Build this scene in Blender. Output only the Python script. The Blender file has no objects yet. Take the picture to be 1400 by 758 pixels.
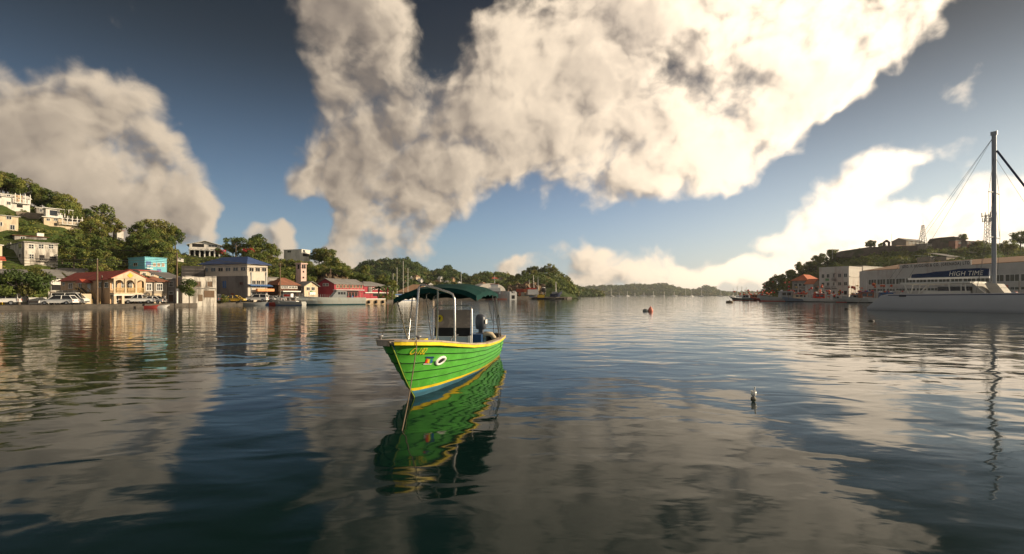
import bpy, math, random
import numpy as np
from mathutils import Vector, Matrix

random.seed(7)
rng = np.random.default_rng(7)
S = bpy.context.scene
COL = S.collection
R = math.radians

# ------------------------------------------------------------------ camera
F, CX, HY, H = 660.0, 700.0, 404.0, 2.3      # focal length and horizon of the photo in its pixels, eye height in metres
cam = bpy.data.cameras.new('camera')
cam.sensor_width = 36.0
cam.lens = 36.0 * F / 1400.0
cam.shift_y = (HY - 379.0) / 1400.0
cam.clip_start = 0.1
cam.clip_end = 12000.0
cam_o = bpy.data.objects.new('camera', cam)
COL.objects.link(cam_o)
cam_o.location = (0, 0, H)
cam_o.rotation_euler = (R(90), 0, 0)
S.camera = cam_o

# ------------------------------------------------------------------ world, sun, exposure
SUN_AZ, SUN_EL = R(86), R(17)                # azimuth from +Y (into the picture) towards +X (right)
SUN_DIR = Vector((math.sin(SUN_AZ) * math.cos(SUN_EL), math.cos(SUN_AZ) * math.cos(SUN_EL), math.sin(SUN_EL)))
S.view_settings.view_transform = 'Standard'
S.view_settings.look = 'None'
S.view_settings.exposure = 0.30
S.view_settings.gamma = 1.0
S.view_settings.use_curve_mapping = False
S.cycles.use_denoising = True
S.cycles.max_bounces = 6
S.cycles.diffuse_bounces = 2
S.cycles.glossy_bounces = 3
S.cycles.transparent_max_bounces = 8
S.cycles.volume_bounces = 0
S.cycles.sample_clamp_indirect = 6.0
S.cycles.caustics_reflective = False
S.cycles.caustics_refractive = False

sun = bpy.data.lights.new('sun', 'SUN')
sun.energy = 5.0
sun.angle = R(0.6)
sun.color = (1.0, 0.82, 0.58)
sun_o = bpy.data.objects.new('sun', sun)
COL.objects.link(sun_o)
sun_o.rotation_euler = SUN_DIR.to_track_quat('Z', 'Y').to_euler()


class NT:
    """small helper to write node trees as expressions"""
    def __init__(self, tree):
        self.t = tree
        self.n = tree.nodes
        self.l = tree.links

    def new(self, kind, **kw):
        n = self.n.new(kind)
        for k, v in kw.items():
            setattr(n, k, v)
        return n

    def put(self, sock, v):
        if hasattr(v, 'is_output'):
            self.l.new(v, sock)
        else:
            sock.default_value = v

    def m(self, op, a, b=0.0, c=None, clamp=False):
        n = self.new('ShaderNodeMath', operation=op, use_clamp=clamp)
        self.put(n.inputs[0], a)
        self.put(n.inputs[1], b)
        if c is not None:
            self.put(n.inputs[2], c)
        return n.outputs[0]

    def v(self, op, a, b=(0, 0, 0), scale=None):
        n = self.new('ShaderNodeVectorMath', operation=op)
        self.put(n.inputs[0], a)
        self.put(n.inputs[1], b)
        if scale is not None:
            self.put(n.inputs[3], scale)
        return n.outputs['Value'] if op in ('LENGTH', 'DOT_PRODUCT', 'DISTANCE') else n.outputs[0]

    def step(self, x, lo, hi, o0=0.0, o1=1.0):
        n = self.new('ShaderNodeMapRange', interpolation_type='SMOOTHSTEP')
        self.put(n.inputs[0], x)
        for i, q in enumerate((lo, hi, o0, o1)):
            self.put(n.inputs[1 + i], q)
        return n.outputs[0]

    def lin(self, x, lo, hi, o0=0.0, o1=1.0):
        n = self.new('ShaderNodeMapRange', interpolation_type='LINEAR')
        self.put(n.inputs[0], x)
        for i, q in enumerate((lo, hi, o0, o1)):
            self.put(n.inputs[1 + i], q)
        return n.outputs[0]

    def noise(self, vec, scale, detail=4.0, rough=0.5, dist=0.0, dim='3D', color=False):
        n = self.new('ShaderNodeTexNoise', noise_dimensions=dim)
        self.put(n.inputs['Vector'], vec)
        n.inputs['Scale'].default_value = scale
        n.inputs['Detail'].default_value = detail
        n.inputs['Roughness'].default_value = rough
        n.inputs['Distortion'].default_value = dist
        return n.outputs['Color'] if color else n.outputs[0]

    def mix(self, f, a, b, mode='MIX'):
        n = self.new('ShaderNodeMix', data_type='RGBA', blend_type=mode)
        self.put(n.inputs[0], f)
        self.put(n.inputs[6], (*a, 1) if isinstance(a, tuple) and len(a) == 3 else a)
        self.put(n.inputs[7], (*b, 1) if isinstance(b, tuple) and len(b) == 3 else b)
        return n.outputs[2]

    def comb(self, x, y, z):
        n = self.new('ShaderNodeCombineXYZ')
        for i, q in enumerate((x, y, z)):
            self.put(n.inputs[i], q)
        return n.outputs[0]

    def sep(self, v):
        n = self.new('ShaderNodeSeparateXYZ')
        self.put(n.inputs[0], v)
        return n.outputs

    def value(self, v):
        n = self.new('ShaderNodeValue')
        n.outputs[0].default_value = v
        return n.outputs[0]


world = bpy.data.worlds.new('World')
S.world = world
world.use_nodes = True
world.cycles.sampling_method = 'MANUAL'
world.cycles.sample_map_resolution = 512
wt = NT(world.node_tree)
wt.n.clear()

# clouds: (centre x, y, radius x, y, turn in degrees, weight), measured off the photo and turned into sky directions
CLOUDS = [
    (20, 165, 105, 62, 0, .95), (105, 150, 80, 52, 0, .95), (175, 170, 66, 62, 0, 1), (215, 225, 52, 60, 0, .9),
    (110, 240, 150, 60, 0, 1), (265, 288, 42, 38, 30, 1.05), (190, 300, 120, 40, 0, 1.05), (60, 290, 140, 50, 0, 1.1), (120, 200, 60, 40, 0, .8), (30, 230, 90, 70, 0, .9), (160, 265, 80, 60, 0, .9), (-80, 200, 120, 90, 0, .9),
    (376, 316, 48, 36, 0, 1.3), (482, 330, 36, 52, 0, 1.3), (540, 330, 50, 56, 0, 1.25),
    (480, 120, 66, 130, 0, 1.05), (520, 210, 80, 60, 0, .8), (445, 245, 95, 42, 0, 1), (560, 170, 90, 95, 0, .95), (590, 275, 62, 52, 0, .95),
    (655, 150, 75, 95, 0, .9), (500, 20, 90, 50, 0, .85), (740, 120, 105, 100, 0, 1), (720, 225, 85, 42, 0, .75),
    (850, 150, 120, 105, 0, 1), (860, 245, 62, 48, 0, .95), (960, 130, 120, 85, 0, .95), (970, 220, 70, 50, -20, .8),
    (1060, 95, 110, 75, -15, .95), (1160, 60, 110, 60, -20, .95), (1250, 20, 90, 50, -20, .9), (830, 20, 200, 45, 0, .9),
    (1010, 15, 160, 50, 0, .8), (1050, 190, 56, 40, -32, .85), (1000, 235, 26, 26, 0, .6), (1120, 125, 80, 45, -25, .8), (1330, 105, 55, 22, -20, .5),
    (1080, 330, 80, 50, 0, .85), (1150, 270, 75, 52, -15, 1), (1235, 228, 85, 26, -18, .95), (1180, 330, 120, 52, 0, .95),
    (1310, 310, 120, 40, 0, .95), (1060, 375, 190, 24, 0, .9), (1400, 300, 90, 40, 0, .9),
    (905, 362, 52, 34, 0, 1.15), (806, 350, 38, 42, 0, 1.3), (855, 384, 70, 14, 0, .8), (760, 384, 70, 11, 0, .7), (716, 366, 16, 12, 0, .8), (950, 378, 60, 18, 0, .8),
    (720, 365, 40, 16, 0, .5), (430, 352, 60, 24, 0, .6), (930, 300, 40, 14, 0, .3),
    (618, 8, 46, 44, 0, -1.15), (594, 58, 24, 42, 28, -.85), (640, 92, 14, 22, 0, -.45), (690, 290, 34, 40, 0, -.8), (912, 104, 14, 34, 28, -.75), (888, 78, 26, 10, 10, -.4), (965, 60, 16, 40, 30, -.7), (1150, 150, 60, 16, -28, -.6), (735, 255, 20, 26, 0, -.4), (1235, 95, 40, 16, -30, -.5), (850, 60, 14, 18, 0, -.4), (985, 195, 16, 22, 20, -.4), (1040, 348, 22, 20, 0, -.4), (1240, 272, 60, 12, -12, -.6), (345, 150, 70, 110, 0, -.5), (428, 305, 26, 36, 0, -.9), (335, 245, 34, 50, 0, -.7), (316, 302, 11, 40, 0, -.9), (392, 284, 56, 9, 0, -1.0), (1040, 280, 60, 26, -20, -.9), (1110, 205, 60, 12, -30, -.6), (436, 300, 14, 40, 0, -.6), (800, 308, 80, 20, 0, -.7), (985, 305, 55, 36, 0, -.9), (900, 300, 50, 22, 0, -.5), (655, 325, 30, 30, 0, -.7),
]


def px_dir(px, py):
    k, w = (px - CX) / F, (HY - py) / F
    az = math.atan(k)
    return az, math.atan(w * math.cos(az))


def cloud_group():
    g = bpy.data.node_groups.new('cloud_density', 'ShaderNodeTree')
    g.interface.new_socket('Direction', in_out='INPUT', socket_type='NodeSocketVector')
    g.interface.new_socket('Density', in_out='OUTPUT', socket_type='NodeSocketFloat')
    g.interface.new_socket('Mask', in_out='OUTPUT', socket_type='NodeSocketFloat')
    t = NT(g)
    gi, go = t.new('NodeGroupInput'), t.new('NodeGroupOutput')
    d = t.v('NORMALIZE', gi.outputs[0])
    # swirl the direction a little so that the blob outlines are not round
    wob = t.noise(d, 5.0, 3.0, 0.55, color=True)
    wob2 = t.noise(d, 17.0, 2.0, 0.55, color=True)
    d2 = t.v('ADD', d, t.v('SCALE', t.v('SUBTRACT', wob, (.5, .5, .5)), scale=0.12))
    d2 = t.v('ADD', d2, t.v('SCALE', t.v('SUBTRACT', wob2, (.5, .5, .5)), scale=0.055))
    x, y, z = t.sep(d2)
    az = t.m('ARCTAN2', x, y)
    el = t.m('ARCSINE', z)
    total = None
    for (cx, cy, rx, ry, rot, w) in CLOUDS:
        a0, e0 = px_dir(cx, cy)
        sx = rx / F * math.cos(a0) ** 2
        sy = ry / F * math.cos(a0) * math.cos(e0) ** 2
        c, s = math.cos(R(rot)), math.sin(R(rot))
        da, de = t.m('SUBTRACT', az, a0), t.m('SUBTRACT', el, e0)
        if rot:
            pa = t.m('MULTIPLY_ADD', da, c / sx, t.m('MULTIPLY', de, -s / sx))
            pe = t.m('MULTIPLY_ADD', da, s / sy, t.m('MULTIPLY', de, c / sy))
        else:
            pa, pe = t.m('MULTIPLY', da, 1 / sx), t.m('MULTIPLY', de, 1 / sy)
        r2 = t.m('MULTIPLY_ADD', pa, pa, t.m('MULTIPLY', pe, pe))
        gsn = t.m('MULTIPLY', t.m('EXPONENT', t.m('MULTIPLY', r2, -1.05)), w)
        total = gsn if total is None else t.m('ADD', total, gsn)
    # round the picture's other sides off with plain broken cloud
    side = t.step(t.m('ABSOLUTE', az), 0.85, 1.1)
    total = t.m('ADD', total, t.m('MULTIPLY', side, 0.56))
    top = t.step(el, 0.62, 0.85)
    total = t.m('MAXIMUM', total, t.m('MULTIPLY', top, 0.42))
    total = t.m('MINIMUM', total, t.m('MULTIPLY_ADD', total, 0.22, 0.78))
    big = t.noise(d, 4.6, 5.0, 0.55, 0.3)
    fine = t.noise(d, 15.0, 7.0, 0.66, 0.4)
    vo = t.new('ShaderNodeTexVoronoi', voronoi_dimensions='3D', feature='F1')
    t.put(vo.inputs['Vector'], t.v('ADD', d2, t.v('SCALE', d2, scale=.0)))
    vo.inputs['Scale'].default_value = 11.0
    vo.inputs['Detail'].default_value = 2.0
    vo.inputs['Roughness'].default_value = 0.6
    puff = t.m('SUBTRACT', 0.48, vo.outputs['Distance'])
    n = t.m('ADD', t.m('MULTIPLY', t.m('SUBTRACT', big, .5), 1.5), t.m('MULTIPLY', t.m('SUBTRACT', fine, .5), 1.05))
    n = t.m('MULTIPLY_ADD', puff, 0.45, t.m('ADD', n, 0.07))
    t.l.new(t.m('ADD', total, n), go.inputs[0])
    lo = t.m('ADD', t.m('MULTIPLY', total, 0.36), t.m('ADD', t.m('MULTIPLY', big, 1.05), t.m('MULTIPLY', fine, 0.16)))
    t.l.new(t.m('MULTIPLY_ADD', puff, 0.34, lo), go.inputs[1])
    return g


SKY_STRENGTH = 0.085
cg = cloud_group()
tc = wt.new('ShaderNodeTexCoord')
dirv = wt.v('NORMALIZE', tc.outputs['Generated'])
sky = wt.new('ShaderNodeTexSky', sky_type='NISHITA')
sky.sun_disc = False
sky.sun_elevation = SUN_EL
sky.sun_rotation = SUN_AZ
sky.altitude = 0
sky.air_density = 1.0
sky.dust_density = 1.2
sky.ozone_density = 2.0


def dens_at(off):
    n = wt.new('ShaderNodeGroup', node_tree=cg)
    wt.put(n.inputs[0], wt.v('ADD', dirv, off) if off else dirv)
    return n.outputs


D0 = dens_at(None)
D1 = dens_at((0.030, -0.008, 0.016))
cover = wt.step(D0[0], 0.22, 1.0)
thick = wt.step(D0[0], 0.50, 1.30)
# sun side of every billow: density falls towards the sun
edge = wt.m('MULTIPLY', wt.m('SUBTRACT', D0[1], D1[1]), wt.step(D0[0], 0.70, 1.35, 2.7, 0.60))
cosun = wt.v('DOT_PRODUCT', dirv, tuple(SUN_DIR))
near = wt.step(cosun, -0.22, 0.76)
nearb = wt.step(cosun, 0.15, 0.85)           # clouds close to the sun shine through
zc = wt.sep(dirv)[2]
low = wt.step(zc, 0.0, 0.45, 1.0, 0.0)
patchy = wt.m('MULTIPLY', wt.m('SUBTRACT', wt.noise(dirv, 3.6, 2.0, 0.45), 0.5), 1.4)
lit = wt.m('ADD', wt.m('ADD', wt.m('ADD', 0.40, patchy), edge), wt.m('MULTIPLY', thick, -0.20))
lit = wt.m('ADD', lit, wt.m('MULTIPLY', near, 0.50))
lit = wt.m('ADD', lit, wt.m('MULTIPLY', low, 0.30))
back = wt.step(wt.sep(dirv)[1], 0.25, -0.25)  # clouds behind the camera made brighter, added as fill light
lit = wt.m('ADD', lit, wt.m('MULTIPLY', back, 0.45))
lit = wt.step(lit, -0.10, 1.10)
cl = wt.mix(lit, (2.7, 2.25, 1.88), (8.2, 6.75, 5.1))
cl = wt.v('SCALE', cl, scale=wt.m('ADD', wt.m('MULTIPLY_ADD', near, 0.80, wt.m('MULTIPLY_ADD', nearb, 0.45, 0.86)), wt.m('MULTIPLY', back, 0.7)))
# clear air: deep blue overhead and away from the sun, pale towards the horizon
blue = wt.v('MULTIPLY', sky.outputs[0], wt.mix(nearb, (0.38, 0.68, 0.98), (0.80, 0.86, 0.84)))
blue = wt.v('SCALE', blue, scale=wt.m('MULTIPLY', wt.step(cosun, -0.6, 0.5, 0.50, 1.0), wt.step(zc, 0.06, 0.46, 1.5, 0.13)))
pale = wt.m('EXPONENT', wt.m('MULTIPLY', wt.m('MAXIMUM', zc, 0.0), -6.2))
palec = wt.mix(near, (4.3, 5.3, 5.8), (9.5, 8.4, 7.0))
blue = wt.mix(wt.m('MULTIPLY', pale, 0.92), blue, palec)
skyc = wt.mix(cover, blue, cl)
bg = wt.new('ShaderNodeBackground')
wt.l.new(skyc, bg.inputs[0])
bg.inputs[1].default_value = SKY_STRENGTH
wo = wt.new('ShaderNodeOutputWorld')
wt.l.new(bg.outputs[0], wo.inputs[0])

# ------------------------------------------------------------------ helpers
def at(px, py, Y):
    """world point seen at a pixel of the photo, at depth Y"""
    return Vector(((px - CX) / F * Y, Y, H + (HY - py) / F * Y))


def shore(py):
    return H * F / (py - HY)


def tag(o, label=None, cat=None, group=None, kind=None):
    if label: o['label'] = label
    if cat: o['category'] = cat
    if group: o['group'] = group
    if kind: o['kind'] = kind
    return o


def empty(name, loc=(0, 0, 0), rz=0.0, label=None, cat=None, group=None):
    o = bpy.data.objects.new(name, None)
    o.empty_display_size = 0.3
    COL.objects.link(o)
    o.location = loc
    o.rotation_euler = (0, 0, rz)
    return tag(o, label, cat, group)


class MB:
    """collects faces; build() links them as one mesh object"""
    def __init__(self):
        self.v, self.f, self.mi, self.sm = [], [], [], []
        self.mats = []
        self.cur = 0

    def mat(self, m):
        if m not in self.mats:
            self.mats.append(m)
        self.cur = self.mats.index(m)
        return self

    def add(self, vs, fs, smooth=False):
        b = len(self.v)
        self.v.extend([tuple(p) for p in vs])
        for q in fs:
            self.f.append([b + i for i in q])
            self.mi.append(self.cur)
            self.sm.append(smooth)
        return self

    def box(self, c, s, rz=0.0, rx=0.0, ry=0.0):
        M = Matrix.Rotation(rz, 3, 'Z') @ Matrix.Rotation(ry, 3, 'Y') @ Matrix.Rotation(rx, 3, 'X')
        c = Vector(c)
        vs = [c + M @ Vector((sx * s[0] / 2, sy * s[1] / 2, sz * s[2] / 2)) for sz in (-1, 1) for sy in (-1, 1) for sx in (-1, 1)]
        return self.add(vs, [(0, 2, 3, 1), (4, 5, 7, 6), (0, 1, 5, 4), (2, 6, 7, 3), (0, 4, 6, 2), (1, 3, 7, 5)])

    def bx(self, x0, x1, y0, y1, z0, z1):
        return self.box(((x0 + x1) / 2, (y0 + y1) / 2, (z0 + z1) / 2), (x1 - x0, y1 - y0, z1 - z0))

    def poly(self, pts, h0, h1):
        """vertical prism over a plan polygon (counter-clockwise)"""
        n = len(pts)
        vs = [(p[0], p[1], h0) for p in pts] + [(p[0], p[1], h1) for p in pts]
        return self.add(vs, [tuple(range(n))[::-1], tuple(range(n, 2 * n))] + [(i, (i + 1) % n, n + (i + 1) % n, n + i) for i in range(n)])

    def extr(self, pts, off):
        """solid between a planar polygon and its copy moved by off"""
        n = len(pts)
        off = Vector(off)
        pts = [Vector(p) for p in pts]
        vs = pts + [p + off for p in pts]
        return self.add(vs, [tuple(range(n)), tuple(range(n, 2 * n))[::-1]] + [(i, n + i, n + (i + 1) % n, (i + 1) % n) for i in range(n)])

    def tube(self, path, r, n=8, r1=None):
        path = [Vector(p) for p in path]
        rings = []
        up = Vector((0.13, 0.21, 0.97))
        for i, p in enumerate(path):
            d = (path[min(i + 1, len(path) - 1)] - path[max(i - 1, 0)]).normalized()
            a = d.cross(up)
            if a.length < 0.05:
                a = d.cross(Vector((1, 0, 0)))
            a.normalize()
            b = d.cross(a)
            rr = r if r1 is None else r + (r1 - r) * i / (len(path) - 1)
            rings.append([p + a * (rr * math.cos(2 * math.pi * k / n)) + b * (rr * math.sin(2 * math.pi * k / n)) for k in range(n)])
        vs = [q for ring in rings for q in ring]
        fs = [(i * n + k, i * n + (k + 1) % n, (i + 1) * n + (k + 1) % n, (i + 1) * n + k) for i in range(len(path) - 1) for k in range(n)]
        self.add(vs, fs, True)
        return self.add(rings[0] + rings[-1], [tuple(range(n))[::-1], tuple(range(n, 2 * n))])

    def lathe(self, prof, c=(0, 0, 0), n=16, sq=1.0):
        """profile of (radius, z) turned round the vertical axis through c"""
        c = Vector(c)
        vs = []
        for (r, z) in prof:
            vs += [c + Vector((r * math.cos(2 * math.pi * k / n), sq * r * math.sin(2 * math.pi * k / n), z)) for k in range(n)]
        m = len(prof)
        return self.add(vs, [(i * n + k, i * n + (k + 1) % n, (i + 1) * n + (k + 1) % n, (i + 1) * n + k) for i in range(m - 1) for k in range(n)], True)

    def ball(self, c, r, n=12, s=(1, 1, 1)):
        m = max(5, n // 2)
        vs, fs = [], []
        for i in range(m + 1):
            ph = math.pi * i / m
            for k in range(n):
                vs.append((c[0] + r * s[0] * math.sin(ph) * math.cos(2 * math.pi * k / n), c[1] + r * s[1] * math.sin(ph) * math.sin(2 * math.pi * k / n), c[2] + r * s[2] * math.cos(ph)))
        for i in range(m):
            for k in range(n):
                fs.append((i * n + k, (i + 1) * n + k, (i + 1) * n + (k + 1) % n, i * n + (k + 1) % n))
        return self.add(vs, fs, True)

    def loft(self, rings, smooth=True, closed=False):
        n = len(rings[0])
        vs = [p for r in rings for p in r]
        kk = n if closed else n - 1
        return self.add(vs, [(i * n + k, i * n + (k + 1) % n, (i + 1) * n + (k + 1) % n, (i + 1) * n + k) for i in range(len(rings) - 1) for k in range(kk)], smooth)

    def mesh(self, name, m=None):
        me = bpy.data.meshes.new(name)
        me.from_pydata(self.v, [], self.f)
        mats = self.mats or [m]
        for q in mats:
            me.materials.append(q)
        if self.mats:
            me.polygons.foreach_set('material_index', self.mi)
        me.polygons.foreach_set('use_smooth', self.sm)
        me.update()
        return me

    def build(self, name, m=None, parent=None, loc=None, rz=0.0):
        o = bpy.data.objects.new(name, self.mesh(name, m))
        COL.objects.link(o)
        if parent is not None:
            o.parent = parent
        if loc is not None:
            o.location = loc
        if rz:
            o.rotation_euler = (0, 0, rz)
        return o


def copy_tree(o, parent=None):
    c = o.copy()
    COL.objects.link(c)
    if parent is not None:
        c.parent = parent
    for ch in list(o.children):
        copy_tree(ch, c)
    return c


def text_mesh(body, size, shear=0.0, spacing=1.0, extrude=0.0, offset=0.0):
    cu = bpy.data.curves.new('text', 'FONT')
    cu.body = body
    cu.size = size
    cu.shear = shear
    cu.space_character = spacing
    cu.extrude = extrude
    cu.offset = offset
    cu.align_x = 'LEFT'
    ob = bpy.data.objects.new('text', cu)
    COL.objects.link(ob)
    bpy.context.view_layer.update()
    me = bpy.data.meshes.new_from_object(ob.evaluated_get(bpy.context.evaluated_depsgraph_get()))
    bpy.data.objects.remove(ob)
    bpy.data.curves.remove(cu)
    return me


# ------------------------------------------------------------------ materials
MATS = {}


def mat(name, col, rough=0.7, var=0.25, scale=1.2, spec=0.3, metal=0.0, bump=0.0, bscale=8.0, stain=None, stain_amt=0.0, stain_scale=0.5, streak=False, gen=True):
    """painted or plain surface with patchy tone, optional blotches of a second colour (dirt, bare render) and a bumpy skin"""
    if name in MATS:
        return MATS[name]
    m = bpy.data.materials.new(name)
    m.use_nodes = True
    t = NT(m.node_tree)
    b = t.n['Principled BSDF']
    tcn = t.new('ShaderNodeTexCoord')
    p = tcn.outputs['Object']
    n1 = t.noise(p, scale, 5, 0.6)
    c = t.mix(t.lin(n1, 0.3, 0.7), tuple(q * (1 - var) for q in col), tuple(min(1, q * (1 + var * .6)) for q in col))
    if stain is not None:
        q = t.v('MULTIPLY', p, (1, 1, 0.22)) if streak else p
        n2 = t.noise(q, stain_scale, 6, 0.68, 0.3)
        c = t.mix(t.m('MULTIPLY', t.step(n2, 0.56 - .12 * stain_amt, 0.70 - .1 * stain_amt), stain_amt), c, stain)
    t.put(b.inputs['Base Color'], c)
    rn = t.noise(p, scale * 3, 4, 0.6)
    t.put(b.inputs['Roughness'], t.lin(rn, 0.3, 0.7, max(0.02, rough - .08), min(1, rough + .08)))
    b.inputs['Metallic'].default_value = metal
    b.inputs['Specular IOR Level'].default_value = spec
    if bump:
        bn = t.new('ShaderNodeBump')
        bn.inputs['Strength'].default_value = 1.0
        bn.inputs['Distance'].default_value = bump
        t.l.new(t.noise(p, bscale, 5, 0.6), bn.inputs['Height'])
        t.l.new(bn.outputs[0], b.inputs['Normal'])
    MATS[name] = m
    return m


def water_material():
    m = bpy.data.materials.new('harbour_water')
    m.use_nodes = True
    t = NT(m.node_tree)
    b = t.n['Principled BSDF']
    g = t.new('ShaderNodeNewGeometry')
    p = g.outputs['Position']
    n0 = t.noise(p, 0.03, 3, 0.5)
    t.put(b.inputs['Base Color'], t.mix(t.step(n0, .35, .65), (0.003, 0.014, 0.013), (0.006, 0.012, 0.007)))
    b.inputs['Roughness'].default_value = 0.055
    b.inputs['IOR'].default_value = 1.333
    b.inputs['Specular IOR Level'].default_value = 0.25
    # slow swell, broad ripples lying across the view, and fine ripples that come and go in patches
    w1 = t.noise(t.v('MULTIPLY', p, (0.30, 0.42, 0.3)), 1.0, 1.0, 0.4, 1.0)
    w2 = t.noise(t.v('MULTIPLY', p, (0.75, 1.25, 1)), 1.0, 1.2, 0.45, 0.9)
    w3 = t.noise(t.v('MULTIPLY', p, (2.2, 3.6, 1)), 1.0, 2.0, 0.5, 0.3)
    w4 = t.noise(t.v('MULTIPLY', p, (0.06, 0.16, 1)), 1.0, 3.0, 0.5)
    patch = t.step(w4, 0.36, 0.66, 0.35, 1.0)
    h = t.m('MULTIPLY', w1, WAVE[0])
    h = t.m('MULTIPLY_ADD', w2, WAVE[1], h)
    h = t.m('ADD', h, t.m('MULTIPLY', t.m('MULTIPLY', w3, WAVE[2]), patch))
    bn = t.new('ShaderNodeBump')
    bn.inputs['Strength'].default_value = 1.0
    bn.inputs['Distance'].default_value = 1.0
    t.l.new(h, bn.inputs['Height'])
    t.l.new(bn.outputs[0], b.inputs['Normal'])
    return m


WAVE = (0.050, 0.0145, 0.0045)
mb = MB()
mb.add([(-5000, -300, 0), (5000, -300, 0), (5000, 6000, 0), (-5000, 6000, 0)], [(0, 1, 2, 3)])
tag(mb.build('water', water_material()), kind='structure')

# ------------------------------------------------------------------ palette
def wall_mat(name, col, amt=0.5):
    return mat(name, col, 0.85, 0.10, 0.6, 0.2, stain=tuple(c * .5 for c in col), stain_amt=amt, stain_scale=0.55, streak=True)


W_WHITE = wall_mat('white_render', (.72, .68, .62))
W_CREAM = wall_mat('cream_render', (.66, .53, .37))
W_PEACH = wall_mat('peach_render', (.66, .44, .26))
W_TAUPE = wall_mat('taupe_boards', (.40, .34, .27))
W_GREY = wall_mat('grey_block', (.20, .185, .175), .7)
W_OLD = mat('weathered_white_render', (.62, .57, .50), .9, .2, .5, .2, stain=(.16, .14, .12), stain_amt=.85, stain_scale=.75, streak=True)
W_DARKOLD = mat('weathered_grey_render', (.34, .31, .28), .9, .25, .5, .2, stain=(.10, .09, .08), stain_amt=.8, stain_scale=.6, streak=True)
W_BLUE = wall_mat('turquoise_render', (.20, .52, .60), .25)
W_BEIGE = wall_mat('beige_cladding', (.55, .49, .41), .25)
W_PINK = wall_mat('dusty_red_render', (.34, .055, .07), .4)
W_PALEPINK = wall_mat('pale_pink_render', (.60, .42, .36), .4)
W_BROWN = wall_mat('dark_brown_boards', (.10, .055, .035), .4)
STONE = mat('stone_masonry', (.26, .21, .16), .9, .35, .7, .2, bump=.12, bscale=1.3, stain=(.10, .09, .07), stain_amt=.7)
R_RED = mat('red_sheet_roof', (.50, .10, .06), .6, .2, .7, .3, stain=(.26, .07, .05), stain_amt=.5, stain_scale=.4)
R_RUST = mat('rusty_sheet_roof', (.27, .12, .075), .8, .3, .5, .2, stain=(.14, .07, .05), stain_amt=.6)
R_GREY = mat('grey_sheet_roof', (.22, .21, .20), .7, .25, .5, .3, stain=(.13, .10, .08), stain_amt=.5, stain_scale=.3)
R_BLUE = mat('blue_sheet_roof', (.05, .085, .20), .55, .15, .5, .4)
R_TAN = mat('tan_sheet_roof', (.34, .21, .13), .8, .2, .5, .2, stain=(.2, .12, .08), stain_amt=.4)
TRIM = mat('white_trim', (.75, .72, .66), .6, .08, 1)
GLASS = mat('window_glass', (.022, .024, .028), .12, .3, .5, .5)
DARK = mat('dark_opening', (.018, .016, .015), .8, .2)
WOOD = mat('weathered_timber', (.17, .12, .08), .9, .3, 2)
SHUT = mat('brown_shutters', (.15, .095, .06), .8, .2)
CONC = mat('quay_concrete', (.11, .095, .08), .9, .3, .8, .2, bump=.02, stain=(.06, .055, .045), stain_amt=.7, stain_scale=.6)
ASPH = mat('asphalt', (.06, .058, .055), .9, .2, .6)
STEEL = mat('galvanised_steel', (.35, .35, .35), .45, .2, 2, .5, metal=.6)
YELLOWP = mat('yellow_paint', (.72, .45, .03), .5, .12, 2)
REDP = mat('red_paint', (.55, .05, .03), .5, .15, 2)
ORANGE = mat('orange_float', (.66, .13, .05), .5, .1, 2)
BLACKP = mat('black_rubber', (.02, .02, .02), .7, .2)
WHITEP = mat('white_paint', (.78, .76, .72), .45, .06, 1.5)
GREYP = mat('grey_paint', (.30, .31, .31), .5, .12, 1)
BLUEP = mat('blue_paint', (.06, .14, .32), .5, .12, 1)


def leaf_mat(name, col, tr=.35):
    m = bpy.data.materials.new(name)
    m.use_nodes = True
    t = NT(m.node_tree)
    b = t.n['Principled BSDF']
    oi = t.new('ShaderNodeObjectInfo')
    tcn = t.new('ShaderNodeTexCoord')
    n = t.noise(tcn.outputs['Object'], 1.3, 3, .6)
    c = t.mix(t.lin(n, .3, .7), tuple(q * .65 for q in col), tuple(q * 1.4 for q in col))
    hv = t.new('ShaderNodeHueSaturation')
    t.put(hv.inputs['Hue'], t.lin(oi.outputs['Random'], 0, 1, .475, .52))
    t.put(hv.inputs['Value'], t.lin(oi.outputs['Random'], 0, 1, 1.25, .75))
    t.put(hv.inputs['Saturation'], .95)
    t.put(hv.inputs['Color'], c)
    t.put(b.inputs['Base Color'], hv.outputs[0])
    b.inputs['Roughness'].default_value = .6
    b.inputs['Specular IOR Level'].default_value = .25
    tl = t.new('ShaderNodeBsdfTranslucent')
    t.put(tl.inputs[0], hv.outputs[0])
    mx = t.new('ShaderNodeMixShader')
    mx.inputs[0].default_value = tr
    t.l.new(b.outputs[0], mx.inputs[1])
    t.l.new(tl.outputs[0], mx.inputs[2])
    t.l.new(mx.outputs[0], t.n['Material Output'].inputs[0])
    return m


L_MID = leaf_mat('mid_green_leaves', (.15, .19, .036))
L_LIGHT = leaf_mat('yellow_green_leaves', (.24, .245, .045))
L_DARK = leaf_mat('dark_green_leaves', (.085, .125, .03))
L_OLIVE = leaf_mat('olive_leaves', (.18, .17, .045))
L_RED = leaf_mat('orange_red_blossom', (.45, .06, .015))
BARK = mat('bark', (.13, .10, .075), .9, .3, 3, bump=.03)


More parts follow.
